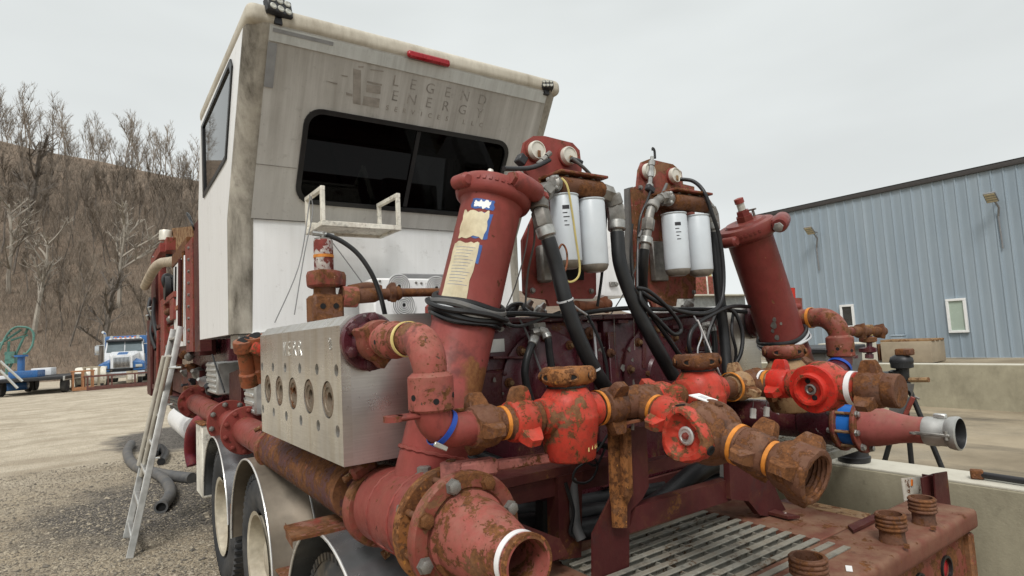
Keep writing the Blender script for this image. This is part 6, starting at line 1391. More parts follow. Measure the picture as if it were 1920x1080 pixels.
# ================================================================ HOSES, CABLES, LADDER
def hose(label, pts, r, mat='black', ends=None, name='hose', n=7, seg=12):
    """pts: (px, py, Y). ends: list of (index range in smoothed path fractions) that carry a metal fitting"""
    path = sm([P(x, y, Y=d) for x, y, d in pts], n)
    base = min(path, key=lambda p: p.z)
    t = thing(name, label, 'hose', base)
    i0 = 0; i1 = len(path)
    fits = []
    if ends:
        for (a, b_) in ends:
            A, B_ = int(a * (len(path) - 1)), int(b_ * (len(path) - 1)); fits.append((A, B_))
            if A == 0: i0 = B_
            if B_ == len(path) - 1: i1 = A + 1
    MB().tube(path[i0:i1], r, seg).build('hose_line', M[mat], t, True)
    for A, B_ in fits:
        seg_ = path[A:B_ + 1]
        f = MB().tube(seg_, r * .86, 12).build('fitting', M['zincd'], t, True)
        for k, fr in enumerate((.15, .45, .72, .92)):
            i = min(len(seg_) - 2, int(fr * (len(seg_) - 1))); ax = (seg_[i + 1] - seg_[i]).normalized(); w_ = r * (1.0, .8, 1.2, .7)[k]
            MB().lathe([(r * 1.12, -w_), (r * 1.26, -w_ * .8), (r * 1.26, w_ * .8), (r * 1.12, w_)], seg_[i], ax, 6 if k % 2 == 0 else 18).build('hex_collar', M['zinc'] if k == 3 else M['zincd'], f, True)
    return t
hose('thick black hose with metal fittings dropping from the left filter head past its canister', [(1030, 352, 1.86), (1012, 375, 1.82), (1016, 410, 1.80), (1030, 455, 1.78), (1045, 505, 1.77), (1062, 570, 1.75), (1088, 640, 1.74), (1118, 700, 1.75), (1142, 735, 1.8)], .030, ends=[(0, .36)])
hose('thick black hose with grey elbow right of the left canisters', [(1132, 362, 1.86), (1148, 372, 1.86), (1155, 405, 1.86), (1158, 450, 1.85), (1164, 500, 1.84), (1190, 570, 1.82), (1225, 640, 1.80), (1262, 705, 1.82)], .032, ends=[(0, .40)])
hose('black hose with metal fittings left of the right canisters', [(1250, 373, 1.86), (1232, 376, 1.85), (1219, 398, 1.84), (1213, 440, 1.84), (1207, 480, 1.85), (1205, 530, 1.9), (1206, 580, 2.0)], .024, ends=[(0, .62)])
hose('thick black hose right of the right canisters, hanging to the valves', [(1324, 386, 1.86), (1334, 400, 1.86), (1338, 430, 1.86), (1342, 480, 1.86), (1350, 560, 1.86), (1358, 630, 1.86), (1364, 700, 1.84)], .026, ends=[(0, .36)])
hose('pair hose with white print running beside the slanting thick hose', [(1192, 545, 1.80), (1215, 580, 1.79), (1250, 630, 1.78), (1290, 690, 1.79)], .012, 'blackgl')
hose('thin black hose looping from the right cap over the canisters and down', [(1275, 336, 1.93), (1300, 340, 1.88), (1320, 360, 1.82), (1335, 400, 1.80), (1350, 450, 1.80), (1357, 520, 1.80), (1350, 570, 1.79), (1320, 588, 1.78), (1270, 582, 1.78), (1225, 562, 1.80), (1200, 545, 1.82)], .010)
hose('thin black hose coiled below the right canisters', [(1195, 540, 1.79), (1215, 545, 1.77), (1245, 570, 1.76), (1270, 600, 1.76), (1277, 620, 1.76), (1262, 626, 1.76), (1235, 600, 1.77), (1205, 570, 1.78), (1200, 545, 1.79)], .009)
hose('thin black cable loop hanging in front of the right pump housing', [(1405, 575, 1.85), (1370, 575, 1.80), (1335, 590, 1.78), (1300, 615, 1.78), (1292, 650, 1.78), (1305, 690, 1.80)], .010)
hose('black cable curving below the right stabilizer', [(1360, 575, 1.82), (1380, 590, 1.80), (1392, 625, 1.79), (1388, 665, 1.79), (1368, 697, 1.82)], .010)
hose('black hose arching from the relief valve handle to the pump', [(612, 440, 2.72), (640, 452, 2.7), (670, 475, 2.68), (695, 510, 2.66), (712, 550, 2.66), (722, 590, 2.68)], .0115)
hose('thin black cable from the stabilizer lid to the left caps', [(945, 316, 1.82), (985, 316, 1.86), (1010, 310, 1.90), (1030, 300, 1.92)], .010)
hose('dark cable running from the left caps down behind the bracket', [(1072, 296, 1.93), (1095, 315, 1.92), (1112, 335, 1.95), (1125, 365, 1.98)], .008, 'greyhose')
hose('slim black hose on the left pump housing, left of a pair with bright elbows', [(1003, 628, 2.05), (1000, 640, 2.02), (990, 665, 2.0), (984, 700, 2.0), (992, 740, 2.0), (1003, 770, 2.0)], .016, ends=[(0, .28)])
hose('slim black hose on the left pump housing, right of a pair with bright elbows', [(1000, 624, 2.03), (1018, 622, 2.02), (1027, 635, 2.0), (1030, 660, 2.0), (1036, 700, 2.0), (1045, 745, 2.0)], .016, ends=[(0, .42)])
hose('slim black hose behind the middle valve on the right pump housing', [(1322, 610, 1.98), (1335, 612, 1.95), (1340, 640, 1.94), (1340, 690, 1.94)], .015, ends=[(0, .5)])
hose('slim grey fitting hose left of the right thick hose', [(1318, 612, 1.99), (1325, 640, 1.97), (1332, 665, 1.96), (1335, 700, 1.96)], .015, ends=[(0, .6)])
hose('long black cable lying along the top of the pump housings', [(935, 590, 1.95), (985, 588, 2.0), (1050, 592, 2.0), (1130, 582, 2.0), (1180, 578, 2.0), (1240, 580, 2.0), (1330, 580, 1.98), (1400, 585, 1.9)], .011)
hose('thick black hose in the dark under the pumps, reaching toward the gusset', [(1060, 1000, 2.0), (1160, 980, 1.95), (1240, 940, 1.92), (1300, 890, 1.92), (1350, 860, 1.95)], .05)
hose('thick black hose lying low in the sub-frame', [(960, 985, 2.05), (1040, 975, 2.05), (1120, 960, 2.05), (1220, 950, 2.05)], .042)
hose('second thick black hose lying low in the sub-frame, above the other', [(960, 960, 2.12), (1040, 950, 2.12), (1120, 935, 2.12), (1240, 915, 2.12)], .042)
hose('black hose behind the reducer and lever', [(870, 860, 1.95), (905, 885, 1.92), (925, 930, 1.9), (930, 980, 1.95)], .030)
hose('thick black hose behind the left stabilizer foot', [(880, 850, 2.08), (960, 880, 2.05), (1010, 905, 2.0), (1070, 900, 2.05)], .030)
hose('grey rubber pipe standing beside the sub-frame post', [(1072, 895, 1.80), (1075, 930, 1.78), (1080, 985, 1.76), (1090, 1012, 1.74)], .020, 'greyhose')
def wire(label, pts, r, mat, n=6): 
    p = sm([P(x, y, Y=d) for x, y, d in pts], n); return solo('cable', MB().tube(p, r, 6), M[mat], label, 'cable')
wire('thin yellow wire looping in front of the left canister', [(1053, 334, 1.80), (1064, 350, 1.78), (1073, 400, 1.78), (1080, 450, 1.78), (1087, 500, 1.78), (1082, 522, 1.78), (1065, 528, 1.79), (1055, 505, 1.80), (1052, 490, 1.82)], .0045, 'yellowwire')
wire('thin brown wire curl beside the thick hose at the left canister', [(1046, 470, 1.78), (1054, 458, 1.77), (1062, 470, 1.77), (1063, 495, 1.77), (1055, 525, 1.78), (1062, 555, 1.78), (1080, 580, 1.80)], .004, 'orange_pipe')
wire('pale cable from the yellow wire down to the pump top', [(1058, 530, 1.79), (1066, 560, 1.78), (1082, 578, 1.8), (1100, 590, 1.9)], .005, 'greywire')
wire('pale cable hanging on the left pump housing', [(1092, 588, 2.02), (1110, 605, 2.0), (1116, 640, 2.0), (1120, 690, 2.0), (1128, 730, 2.0)], .005, 'greywire')
wire('thin grey guy wire crossing between the filter stands', [(1226, 400, 1.85), (1205, 470, 1.9), (1175, 540, 2.0), (1145, 590, 2.05)], .003, 'wire', 3)
wire('thin grey guy wire left of the left filter stand', [(992, 420, 1.9), (985, 470, 1.92), (965, 540, 1.95), (945, 585, 1.95)], .003, 'wire', 3)
wire('tangle of thin black wire tied below the first plug valve', [(1140, 815, 1.7), (1120, 845, 1.7), (1100, 865, 1.7), (1080, 880, 1.7), (1075, 900, 1.7), (1095, 906, 1.7), (1112, 895, 1.7), (1120, 870, 1.7), (1105, 850, 1.7), (1098, 862, 1.7), (1118, 872, 1.7), (1135, 840, 1.7)], .005, 'black')
wire('short black cable beside the tangle below the first plug valve', [(1085, 810, 1.75), (1105, 826, 1.72), (1140, 838, 1.72), (1150, 838, 1.75)], .013, 'black')
wire('white-striped cable from the right cable coil to the valves', [(1308, 600, 1.77), (1325, 640, 1.77), (1345, 690, 1.77), (1352, 706, 1.8)], .004, 'whiteb')
wire('thin dark cable in front of the right filter plate', [(1222, 350, 1.92), (1214, 375, 1.9), (1200, 410, 1.9), (1196, 460, 1.9), (1195, 540, 1.85)], .006, 'black')
wire('dark braided cable between the right caps and the left hose', [(1250, 345, 1.92), (1236, 375, 1.9), (1222, 400, 1.87), (1208, 425, 1.86), (1198, 445, 1.86)], .008, 'greyhose')
# clutter on top of the pump housings
mbp = thing('rust_pipe', 'orange-rust pipe joint lying at the foot of the left filter stand', 'pipe', P(1105, 580, Y=2.05))
MB().tube(sm([P(1080, 574, Y=2.02), P(1110, 575, Y=2.04), P(1140, 570, Y=2.1)], 5), .026, 12).build('pipe', M['orange_pipe'], mbp, True); lug_ring([(.02, -.02), (.036, -.012), (.036, .012), (.02, .02)], 3, .3, P(1130, 572, Y=2.07), (1, .2, 0), 'wing_nut', M['orange_pipe'], mbp, 30)
for (px, py, mt, lab) in ((958, 588, 'plastic', 'black terminal block on the left pump top beside the stabilizer'), (985, 580, 'zincd', 'dull metal fitting on the left pump top below the filter plate'), (1010, 585, 'zinc', 'bright metal fitting on the left pump top'), (1290, 572, 'zincd', 'dull valve fitting on the right pump top')):
    p = P(px, py, Y=2.15); t = thing('small_fitting', lab, 'fitting', p); MB().lathe([(.02, -.02), (.026, 0), (.026, .02), (.016, .03), (.012, .05)], p, (.4, -.3, .6), 10).build('body', M[mt], t, True); MB().cyl(p + V((-.05, 0, -.01)), p + V((.04, 0, 0)), .012, seg=10).build('cross_port', M[mt], t, True)

# ---- ladder leaning on the truck
fa, fb = P(243, 1047, Z=0), P(229, 1010, Z=0); fb.x = fa.x; ta = P(339, 612, X=.72); tb = ta + (fb - fa)
M['handr'] = plain('weathered_alloy_tube', (.56, .53, .46), .45, metal=.35, var=.15, dirt=.3)
LD = thing('ladder', 'aluminium ladder with two handrail tubes leaning against the truck', 'ladder', (fa + fb) / 2)
dl = (ta - fa).normalized(); nx = dl.cross(V((0, 1, 0))).normalized()
for a, b_ in ((fa, ta), (fb, tb)):
    L = (b_ - a).length; MB().box((a + b_) / 2, (.058, .024, L), mat3(nx, (0, 1, 0), dl), bev=.004).build('rail', M['alud'], LD, True)
n_ = 8
for k in range(n_):
    f = (k + .55) / n_; a = fa.lerp(ta, f); b_ = fb.lerp(tb, f); MB().box((a + b_) / 2, (.05, (b_ - a).length - .026, .028), mat3(nx, (0, 1, 0), dl), bev=.004).build('rung', M['alu'], LD, True)
for k, (p0, p1) in enumerate((((261, 872), (308, 668)), ((266, 892), (317, 667)))):
    q0 = P(*p0, X=.36 + .02 * k); q1 = P(*p1, X=.56 + .02 * k); MB().tube([q0, q1], .024, 14).build('handrail', M['handr'], LD, True)
    for f in (.15, .6, .9):
        q = q0.lerp(q1, f); MB().tube([q, q + V((.12, -.1, 0))], .010, 8).build('standoff', M['alu'], LD, True)
# ---- old suction hoses on the ground
h1 = sm([P(x, y, Z=.06) for x, y in ((246, 832), (239, 845), (243, 862), (258, 876), (280, 884), (320, 892), (360, 897))], 6)
hs = thing('ground_hose', 'grey suction hose bending away behind the ladder on the gravel', 'hose', h1[3]); MB().tube(h1, .075, 16).build('hose_line', M['greyhose'], hs, True)
h2 = sm([P(x, y, Z=.065) for x, y in ((288, 886), (305, 896), (317, 912), (318, 930), (302, 951))], 6)
hs2 = thing('ground_hose', 'short grey suction hose with its open end toward the camera', 'hose', h2[-1])
MB().tube(h2, .065, 18, caps=False).build('hose_line', M['greyhose'], hs2, True); d = (h2[-1] - h2[-2]).normalized()
MB().ring(h2[-1] - d * .05, d, .05, .07, .055, 22).build('end_ring', M['greyhose'], hs2, True); MB().cyl(h2[-1] - d * .03, h2[-1] - d * .025, .06, seg=20).build('bore', M['dark'], hs2, True)
h3 = sm([P(x, y, Z=.06) for x, y in ((290, 850), (300, 838), (310, 850), (302, 866))], 6); hs3 = thing('ground_hose', 'dark hose end lying between the ladder and the truck', 'hose', h3[0]); MB().tube(h3, .06, 14).build('hose_line', M['black'], hs3, True)

# ================================================================ CLUTTER on and around the pump housings
rc_ = random.Random(77)
def scrape(parent, pts, Y, w_, mat):
    """flaked paint along an edge: an irregular thin strip of bare metal"""
    a = [P(x, y, Y=Y) for x, y in pts]; path = sm(a, 6); mb = MB()
    up, dn = [], []
    for i, q in enumerate(path):
        t = (path[min(i + 1, len(path) - 1)] - path[max(i - 1, 0)]).normalized(); n = t.cross(V((0, 1, 0))).normalized()
        k = max(0.0004, w_ * (.35 + mnoise.noise(q * 23) + .3 * mnoise.noise(q * 71))); up.append(q + n * k); dn.append(q - n * k * .6)
    mb.prism(up + dn[::-1], (0, -.0012, 0)); mb.build('bare_edge', mat, parent, True)
scrape(PE2, [(1188, 592), (1189, 630), (1191, 680), (1194, 720)], 2.076, .006, M['conct'])
scrape(PE, [(1151, 594), (1152, 640), (1155, 690)], 2.076, .003, M['zincd'])
scrape(PE, [(928, 606), (960, 600), (1000, 596), (1060, 596), (1140, 592)], 2.078, .004, M['zincd'])
scrape(PE2, [(1200, 590), (1270, 586), (1350, 582), (1390, 580)], 2.078, .003, M['zincd'])
for (x, y, par) in ((940, 618, PE), (955, 608, PE), (1060, 600, PE), (1128, 655, PE), (1216, 660, PE2), (1212, 640, PE2), (1230, 700, PE2), (1105, 602, PE)):
    p = P(x, y, Y=2.077); mb = MB(); r_ = rc_.uniform(.006, .02)
    mb.prism([p + V((r_ * math.cos(k * .6) * rc_.uniform(.5, 1.4), 0, r_ * math.sin(k * .6) * rc_.uniform(.4, 1.0))) for k in range(10)], (0, -.001, 0)); mb.build('paint_chip', M['zincd'], par, True)
# rusty round bosses with eye plugs, brackets and ribs on the housings
for (x, y, r_, par) in ((1104, 625, .03, PE), (1144, 662, .024, PE), (1208, 700, .03, PE2), (1232, 652, .034, PE2), (1240, 630, .024, PE2), (1290, 655, .02, PE2), (1315, 640, .03, PE2), (1250, 700, .018, PE2)):
    c = P(x, y, Y=2.085); b_ = MB().lathe([(r_, 0), (r_, .006), (r_ * .8, .012), (r_ * .5, .014), (r_ * .45, .028), (r_ * .2, .03)], c, (0, -1, 0), 18).build('rusty_boss', M['rust'], par, True)
for (x0, y0, x1, y1, par) in ((1085, 600, 1092, 700, PE), (1205, 598, 1212, 690, PE2), (1160, 600, 1178, 606, PE), (1262, 610, 1300, 616, PE2), (925, 668, 985, 672, PE)):
    pprism([(x0, y0), (x1, y0), (x1, y1), (x0, y1)], 2.06, .03).build('rib', M['maroon'], par, True)
pprism([(1000, 606), (1022, 604), (1024, 616), (1002, 618)], 2.05, .04).build('hose_port', M['zincd'], PE, True)
cl = [
 ('thin black cable clipped down the left pump housing beside the thick hose', [(1068, 590, 2.0), (1075, 620, 1.97), (1095, 660, 1.95), (1112, 700, 1.95), (1120, 745, 1.95)], .006, 'black'),
 ('thin black cable running from the left housing top to the first valve', [(1100, 588, 2.0), (1125, 640, 1.97), (1138, 690, 1.96), (1140, 740, 1.96)], .007, 'black'),
 ('slim dark cable behind the left bright elbows', [(975, 600, 2.05), (990, 630, 2.03), (1012, 690, 2.02), (1040, 760, 2.0)], .005, 'greyhose'),
 ('dark cable sagging along the top edge of the left housing', [(930, 600, 2.02), (970, 612, 2.0), (1010, 600, 2.0), (1050, 585, 2.0)], .007, 'black'),
 ('black cable sagging along the top edge of the right housing', [(1190, 585, 2.0), (1230, 600, 1.98), (1280, 592, 1.98), (1320, 585, 1.98)], .007, 'black'),
 ('thin pale cable twisting down the right housing', [(1300, 590, 1.95), (1316, 625, 1.95), (1308, 660, 1.95), (1322, 700, 1.95)], .004, 'greywire'),
 ('black cable beside the right thick hose', [(1376, 580, 1.85), (1372, 620, 1.83), (1380, 660, 1.83), (1374, 700, 1.85)], .008, 'black'),
 ('black cable dropping behind the middle valve', [(1345, 585, 1.9), (1330, 620, 1.9), (1325, 660, 1.9), (1335, 710, 1.9)], .010, 'black'),
 ('slim black cable from the left filter head behind its canisters', [(1128, 362, 1.9), (1136, 385, 1.93), (1134, 440, 1.95), (1128, 520, 1.98), (1120, 575, 2.0)], .007, 'black'),
 ('thin black cable along the right stand edge', [(1186, 420, 1.97), (1182, 480, 1.97), (1188, 540, 1.97), (1200, 580, 1.97)], .006, 'black'),
 ('thin dark cable from the stabilizer clamp to the left stand foot', [(1000, 400, 1.86), (1002, 450, 1.9), (990, 510, 1.95), (985, 575, 2.0)], .005, 'greyhose'),
 ('short looped black cable on the left housing top', [(950, 582, 2.1), (960, 572, 2.1), (978, 570, 2.1), (985, 580, 2.08), (1000, 590, 2.05)], .009, 'black'),
 ('dark cable hanging under the sub-frame beam', [(1060, 905, 1.78), (1075, 960, 1.76), (1070, 1000, 1.76), (1095, 1010, 1.74)], .008, 'black'),
]
for lab, pts, r_, mt in cl: wire(lab, pts, r_, mt)
for k in range(3):
    hose(('lowest', 'middle', 'topmost')[k] + ' of three dark hoses running under the right pump', [(1215, 935 - 26 * k, 2.15), (1280, 918 - 26 * k, 2.15), (1350, 900 - 24 * k, 2.2), (1440, 880 - 20 * k, 2.3)], .036)
# zip ties on the two thick hoses
for (x, y, Y_) in ((1059, 560, 1.755), (1193, 574, 1.82), (1110, 690, 1.745)):
    p = P(x, y, Y=Y_); solo('cable_tie', MB().ring(p - V((0, 0, .004)), (.3, 0, -1), .030, .034, .007, 20), M['greywire'], {1059: 'pale cable tie on the left thick hose, below its fittings', 1193: 'pale cable tie on the middle thick hose above the pump', 1110: 'pale cable tie on the left thick hose near the first valve'}[x], 'cable tie')
# small valve tags and scraps
for (x, y, lab) in ((1412, 775, 'small white tag on the frame behind the big valve'), (1437, 772, 'small white box under the bright red hammer union')):
    p = P(x, y, Y=1.55); t = thing('tag', lab, 'tag', p); MB().box(p, (.035, .012, .045), Matrix.Rotation(.2, 3, 'Y'), bev=.003).build('tag_plate', M['label'], t, True); MB().tube([p + V((0, 0, .02)), p + V((.01, 0, .05))], .002, 5).build('tag_wire', M['wire'], t, True)
# expanded-metal walkway seen behind the near branch
WM = thing('mesh_walkway', 'grey expanded-metal step behind the open-ended union', 'walkway', P(1510, 835, Y=2.0)); a, b_ = P(1440, 815, Z=1.02), P(1560, 850, Z=1.02)
cx, cy = (a.x + b_.x) / 2, (a.y + b_.y) / 2
for k in range(16):
    f = -.32 + .042 * k
    MB().tube([(cx + f - .12, cy - .22, 1.0), (cx + f + .12, cy + .22, 1.0)], .004, 4).build('mesh_strand', M['grating'], WM, True); MB().tube([(cx + f + .12, cy - .22, 1.003), (cx + f - .12, cy + .22, 1.003)], .004, 4).build('mesh_strand', M['grating'], WM, True)
for s_ in (-1, 1): MB().box((cx, cy + s_ * .23, .99), (.75, .02, .04), bev=.003).build('edge_bar', M['grating'], WM, True)
# more ribs and lines in the radiator package
for k in range(12): srect(310, 622 + 6 * k, 326, 625 + 6 * k, .855, .02, bev=0).build('cooler_rib', M['frame'], E_, True)
for (x, y0, y1, r_, mt) in ((344, 470, 640, .018, 'rust'), (331, 500, 560, .02, 'black'), (287, 610, 720, .02, 'frame'), (297, 620, 730, .025, 'red'), (306, 640, 740, .03, 'frame'), (320, 690, 740, .03, 'rust'), (368, 470, 640, .012, 'plastic')):
    MB().tube([P(x, y0, X=.83), P(x - 1, y1, X=.83)], r_, 8).build('riser_pipe', M[mt], E_, True)
for (x, y) in ((315, 585), (320, 598), (330, 655), (318, 650), (309, 690), (345, 665), (356, 668)):
    c = P(x, y, X=.82); MB().lathe([(.02, -.05), (.045, -.03), (.045, .03), (.02, .05)], c, (.3, -.8, .4), 10).build('pipe_joint', M['rust'] if x % 2 else M['zincd'], E_, True)
for (x, y) in ((279, 600), (283, 585), (286, 592)): MB().lathe([(.02, 0), (.03, .02), (.03, .10)], P(x, y, X=.80), (-.3, -.4, 1), 10).build('blue_fitting', M['zinc'], E_, True)
# ================================================================ YARD BEYOND
M['tblue'] = plain('truck_blue', (.035, .13, .33), .3, var=.1, dirt=.2); M['twhite'] = plain('truck_white', (.72, .73, .74), .3, var=.06, dirt=.25)
M['chrome'] = plain('chrome', (.62, .63, .64), .2, metal=.9, var=.1); M['wglass'] = plain('windscreen', (.10, .13, .14), .08, spec=.8, var=.3, scale=1.5)
M['green'] = paint('green_steel', (.11, .25, .21), rust=.1, scale=2, rough=.6, dust=.3, dustcol=(.2, .22, .18)); M['tan'] = plain('tan_steel', (.42, .36, .26), .7, var=.2, scale=2, dirt=.4)
def place(px, py, Y, yaw):
    p = P(px, py, Y=Y); return V((p.x, Y, gz(p.x, Y))), Matrix.Rotation(yaw, 3, 'Z')
# ---- road tractor facing the camera
loc, R3 = place(228, 712, 41.5, R_(-7))
TR = thing('road_tractor', 'white and blue road tractor parked facing the camera below the hill', 'truck', loc, R3)
def tb(nm, c, s_, mt, par=TR, bev=.05): return MB().box(c, s_, bev=bev).build(nm, M[mt], par)
tb('chassis', (0, 3.2, .75), (.9, 6.6, .3), 'plastic'); tb('sleeper', (0, 3.4, 1.95), (2.2, 1.6, 1.9), 'tblue', bev=.12)
cabm = MB(); cabm.loft([[V((-1.0, 1.55, 1.0)), V((1.0, 1.55, 1.0)), V((1.0, 2.7, 1.0)), V((-1.0, 2.7, 1.0))], [V((-1.0, 1.6, 1.85)), V((1.0, 1.6, 1.85)), V((1.0, 2.7, 1.85)), V((-1.0, 2.7, 1.85))], [V((-.92, 1.95, 2.62)), V((.92, 1.95, 2.62)), V((.95, 2.7, 2.62)), V((-.95, 2.7, 2.62))], [V((-.8, 2.15, 2.76)), V((.8, 2.15, 2.76)), V((.8, 2.65, 2.76)), V((-.8, 2.65, 2.76))]]); cb = cabm.build('cab', M['twhite'], TR)
for s_ in (-1, 1):
    MB().prism([(s_ * .03, 1.585, 1.90), (s_ * .92, 1.62, 1.90), (s_ * .86, 1.915, 2.52), (s_ * .03, 1.90, 2.52)], (0, -.02, .0)).build('windscreen', M['wglass'], cb)
    MB().prism([(s_ * 1.002, 1.75, 1.75), (s_ * 1.002, 2.6, 1.75), (s_ * .965, 2.6, 2.45), (s_ * .965, 2.0, 2.45)], (s_ * .01, 0, 0)).build('side_window', M['wglass'], cb)
MB().box((0, 1.84, 2.60), (1.9, .35, .10), Matrix.Rotation(.3, 3, 'X'), bev=.03).build('sun_visor', M['plastic'], cb)
hd = MB(); hd.loft([[V((x * .62, -.1, .95)) if 0 else V(p) for p in ((-.55, 0, .95), (.55, 0, .95), (.52, 0, 1.62), (.40, 0, 1.70), (-.40, 0, 1.70), (-.52, 0, 1.62))], [V(p) for p in ((-.80, 1.6, .95), (.80, 1.6, .95), (.78, 1.6, 1.84), (.62, 1.6, 1.93), (-.62, 1.6, 1.93), (-.78, 1.6, 1.84))]]); ho = hd.build('hood', M['twhite'], TR)
MB().box((0, .7, 1.80), (.5, .9, .04), Matrix.Rotation(.145, 3, 'X'), bev=.01).build('hood_stripe', M['tblue'], ho)
gl = tb('grille', (0, -.02, 1.30), (.82, .06, .62), 'chrome', TR, .02)
for k in range(12): MB().box((-.36 + .065 * k, -.055, 1.30), (.03, .02, .54)).build('grille_slat', M['plastic'], gl)
tb('bumper', (0, -.12, .58), (2.35, .22, .36), 'chrome', TR, .05); MB().box((0, -.16, .92), (1.7, .06, .06), bev=.02).build('bumper_guard', M['plastic'], TR)
for s_ in (-1, 1):
    fm = MB(); fm.loft([[V((s_ * .58, -.05, .80)), V((s_ * 1.15, .05, .80)), V((s_ * 1.12, .05, 1.18)), V((s_ * .58, -.05, 1.30))], [V((s_ * .62, .9, .95)), V((s_ * 1.2, .9, .85)), V((s_ * 1.15, .9, 1.25)), V((s_ * .66, .9, 1.5))]]); fo = fm.build('front_fender', M['tblue'], TR)
    MB().box((s_ * .86, -.04, 1.05), (.34, .06, .16), bev=.03).build('headlight', M['lens'], fo)
    MB().lathe([(.3, 0), (.5, .02), (.52, .08), (.52, .24), (.48, .28), (.3, .28)], (s_ * .98, .85, .52), (s_ * -1, 0, 0), 28).build('front_wheel', M['tyre'], TR)
    MB().lathe([(.3, 0), (.5, .02), (.52, .08), (.52, .5), (.48, .54), (.3, .54)], (s_ * 1.2, 4.9, .52), (s_ * -1, 0, 0), 28).build('rear_wheel', M['tyre'], TR)
    st = MB().tube(sm([V((s_ * 1.13, 2.95, .9)), V((s_ * 1.13, 2.95, 2.0)), V((s_ * 1.13, 2.95, 2.95)), V((s_ * 1.15, 2.9, 3.10)), V((s_ * 1.22, 2.75, 3.18))], 4), .085, 12).build('exhaust_stack', M['chrome'], TR)
    MB().box((s_ * 1.38, 1.6, 2.05), (.22, .08, .55), bev=.03).build('mirror', M['chrome'], TR); MB().tube([(s_ * 1.0, 1.7, 2.35), (s_ * 1.42, 1.6, 2.35)], .02, 6).build('mirror_arm', M['chrome'], TR)
    MB().lathe([(.26, 0), (.26, 1.3)], (s_ * 1.0, 1.9, .72), (0, 1, 0), 20).build('fuel_tank', M['chrome'], TR)
for k in range(5): MB().box((-.5 + .25 * k, 2.05, 2.79), (.12, .10, .07), bev=.02).build('roof_lamp', M['amberlens'], cb)
for s_ in (-1, 1): MB().lathe([(.05, 0), (.07, .2), (.09, .26)], (s_ * .68, 2.1, 2.82), (0, -1, 0), 12).build('air_horn', M['chrome'], cb)
# ---- welded steel skids / frames in front of it
def frame_skid(px, py, Y, yaw, L, W, H, mt, label, legs=3):
    loc, R3 = place(px, py, Y, yaw); t = thing('steel_rack', label, 'rack', loc, R3)
    for s_ in (-1, 1):
        MB().box((0, s_ * W / 2, .12), (L, .10, .16), bev=.01).build('skid_beam', M[mt], t); MB().box((0, s_ * W / 2, H), (L, .07, .07), bev=.01).build('top_rail', M[mt], t)
        for k in range(legs): MB().box((-L / 2 + .04 + (L - .08) * k / (legs - 1), s_ * W / 2, H / 2 + .08), (.07, .068, H - .22), bev=.005).build('rack_post', M[mt], t)
    for s_ in (-1, 1): MB().box((s_ * L / 2, 0, H), (.068, W - .07, .068), bev=.005).build('cross_rail', M[mt], t)
    return t
M['rackred'] = plain('dull_red_steel', (.12, .05, .04), .7, var=.3); M['rackbr'] = plain('orange_brown_steel', (.36, .17, .08), .7, var=.2)
frame_skid(228, 716, 37.0, R_(8), 3.1, 1.0, .72, 'rackred', 'long low dark red steel skid frame in front of the road tractor', 4)
frame_skid(155, 720, 37.5, R_(5), .9, .8, 1.0, 'rackbr', 'orange-brown steel trestle left of the dark red skid')
frame_skid(172, 716, 38.5, R_(-5), .7, .6, 1.15, 'tan', 'pale tan steel trestle between the skid and the orange-brown trestle')
for k, (px, lab) in enumerate(((243, 'cream steel block on the dark red skid, left of two'), (252, 'cream steel block on the dark red skid, right of two'))):
    l0, _ = place(px, 705, 37.2, 0); t = thing('pallet_crate', lab, 'crate', l0 + V((0, 0, .25))); MB().box(l0 + V((0, 0, .55)), (.28, .3, .6), bev=.02).build('crate_side', M['tan'], t, True); MB().box(l0 + V((0, -.155, .55)), (.2, .02, .3), bev=.01).build('crate_front', M['whiterust'], t, True)
l0, _ = place(170, 695, 41, 0); t = thing('white_tank', 'low white tank beside the left front wheel of the road tractor', 'tank', l0); MB().lathe([(.2, -.03), (.5, 0), (.55, .1), (.55, 1.3), (.5, 1.4), (.2, 1.43)], l0 + V((-.7, 0, .6)), X, 24).build('shell', M['whiterust'], t, True); MB().box(l0 + V((0, 0, .1)), (1.2, .8, .2)).build('cradle', M['plastic'], t, True)
# ---- flatbed trailer
loc, R3 = place(90, 715, 40, R_(-12)); FT = thing('flatbed_trailer', 'dark low flatbed trailer standing between the hoop and the road tractor', 'trailer', loc, R3)
MB().box((0, 0, .75), (3.0, 6.0, .16), bev=.02).build('deck', M['plastic'], FT)
for s_ in (-1, 1): MB().box((s_ * 1.45, 0, .72), (.08, 6.1, .22), bev=.01).build('side_rail', M['alud'], FT)
for s_ in (-1, 1):
    for y in (-2.2, 1.6, 2.5): MB().lathe([(.2, 0), (.38, .02), (.40, .06), (.40, .22), (.36, .26), (.2, .26)], (s_ * 1.42, y, .40), (-s_, 0, 0), 22).build('wheel', M['tyre'], FT)
MB().box((-.6, -1.0, 1.0), (1.2, 1.2, .35), bev=.05).build('blue_drum', M['tblue'], FT); MB().box((-.4, .8, 1.05), (.9, .9, .4), bev=.05).build('white_crate', M['twhite'], FT); MB().cyl((-1.3, .5, .8), (-1.3, .5, 1.9), .16, seg=14).build('blue_post', M['tblue'], FT); MB().cyl((-1.3, .5, 1.9), (-1.3, .5, 2.0), .30, seg=14).build('post_cap', M['tblue'], FT)
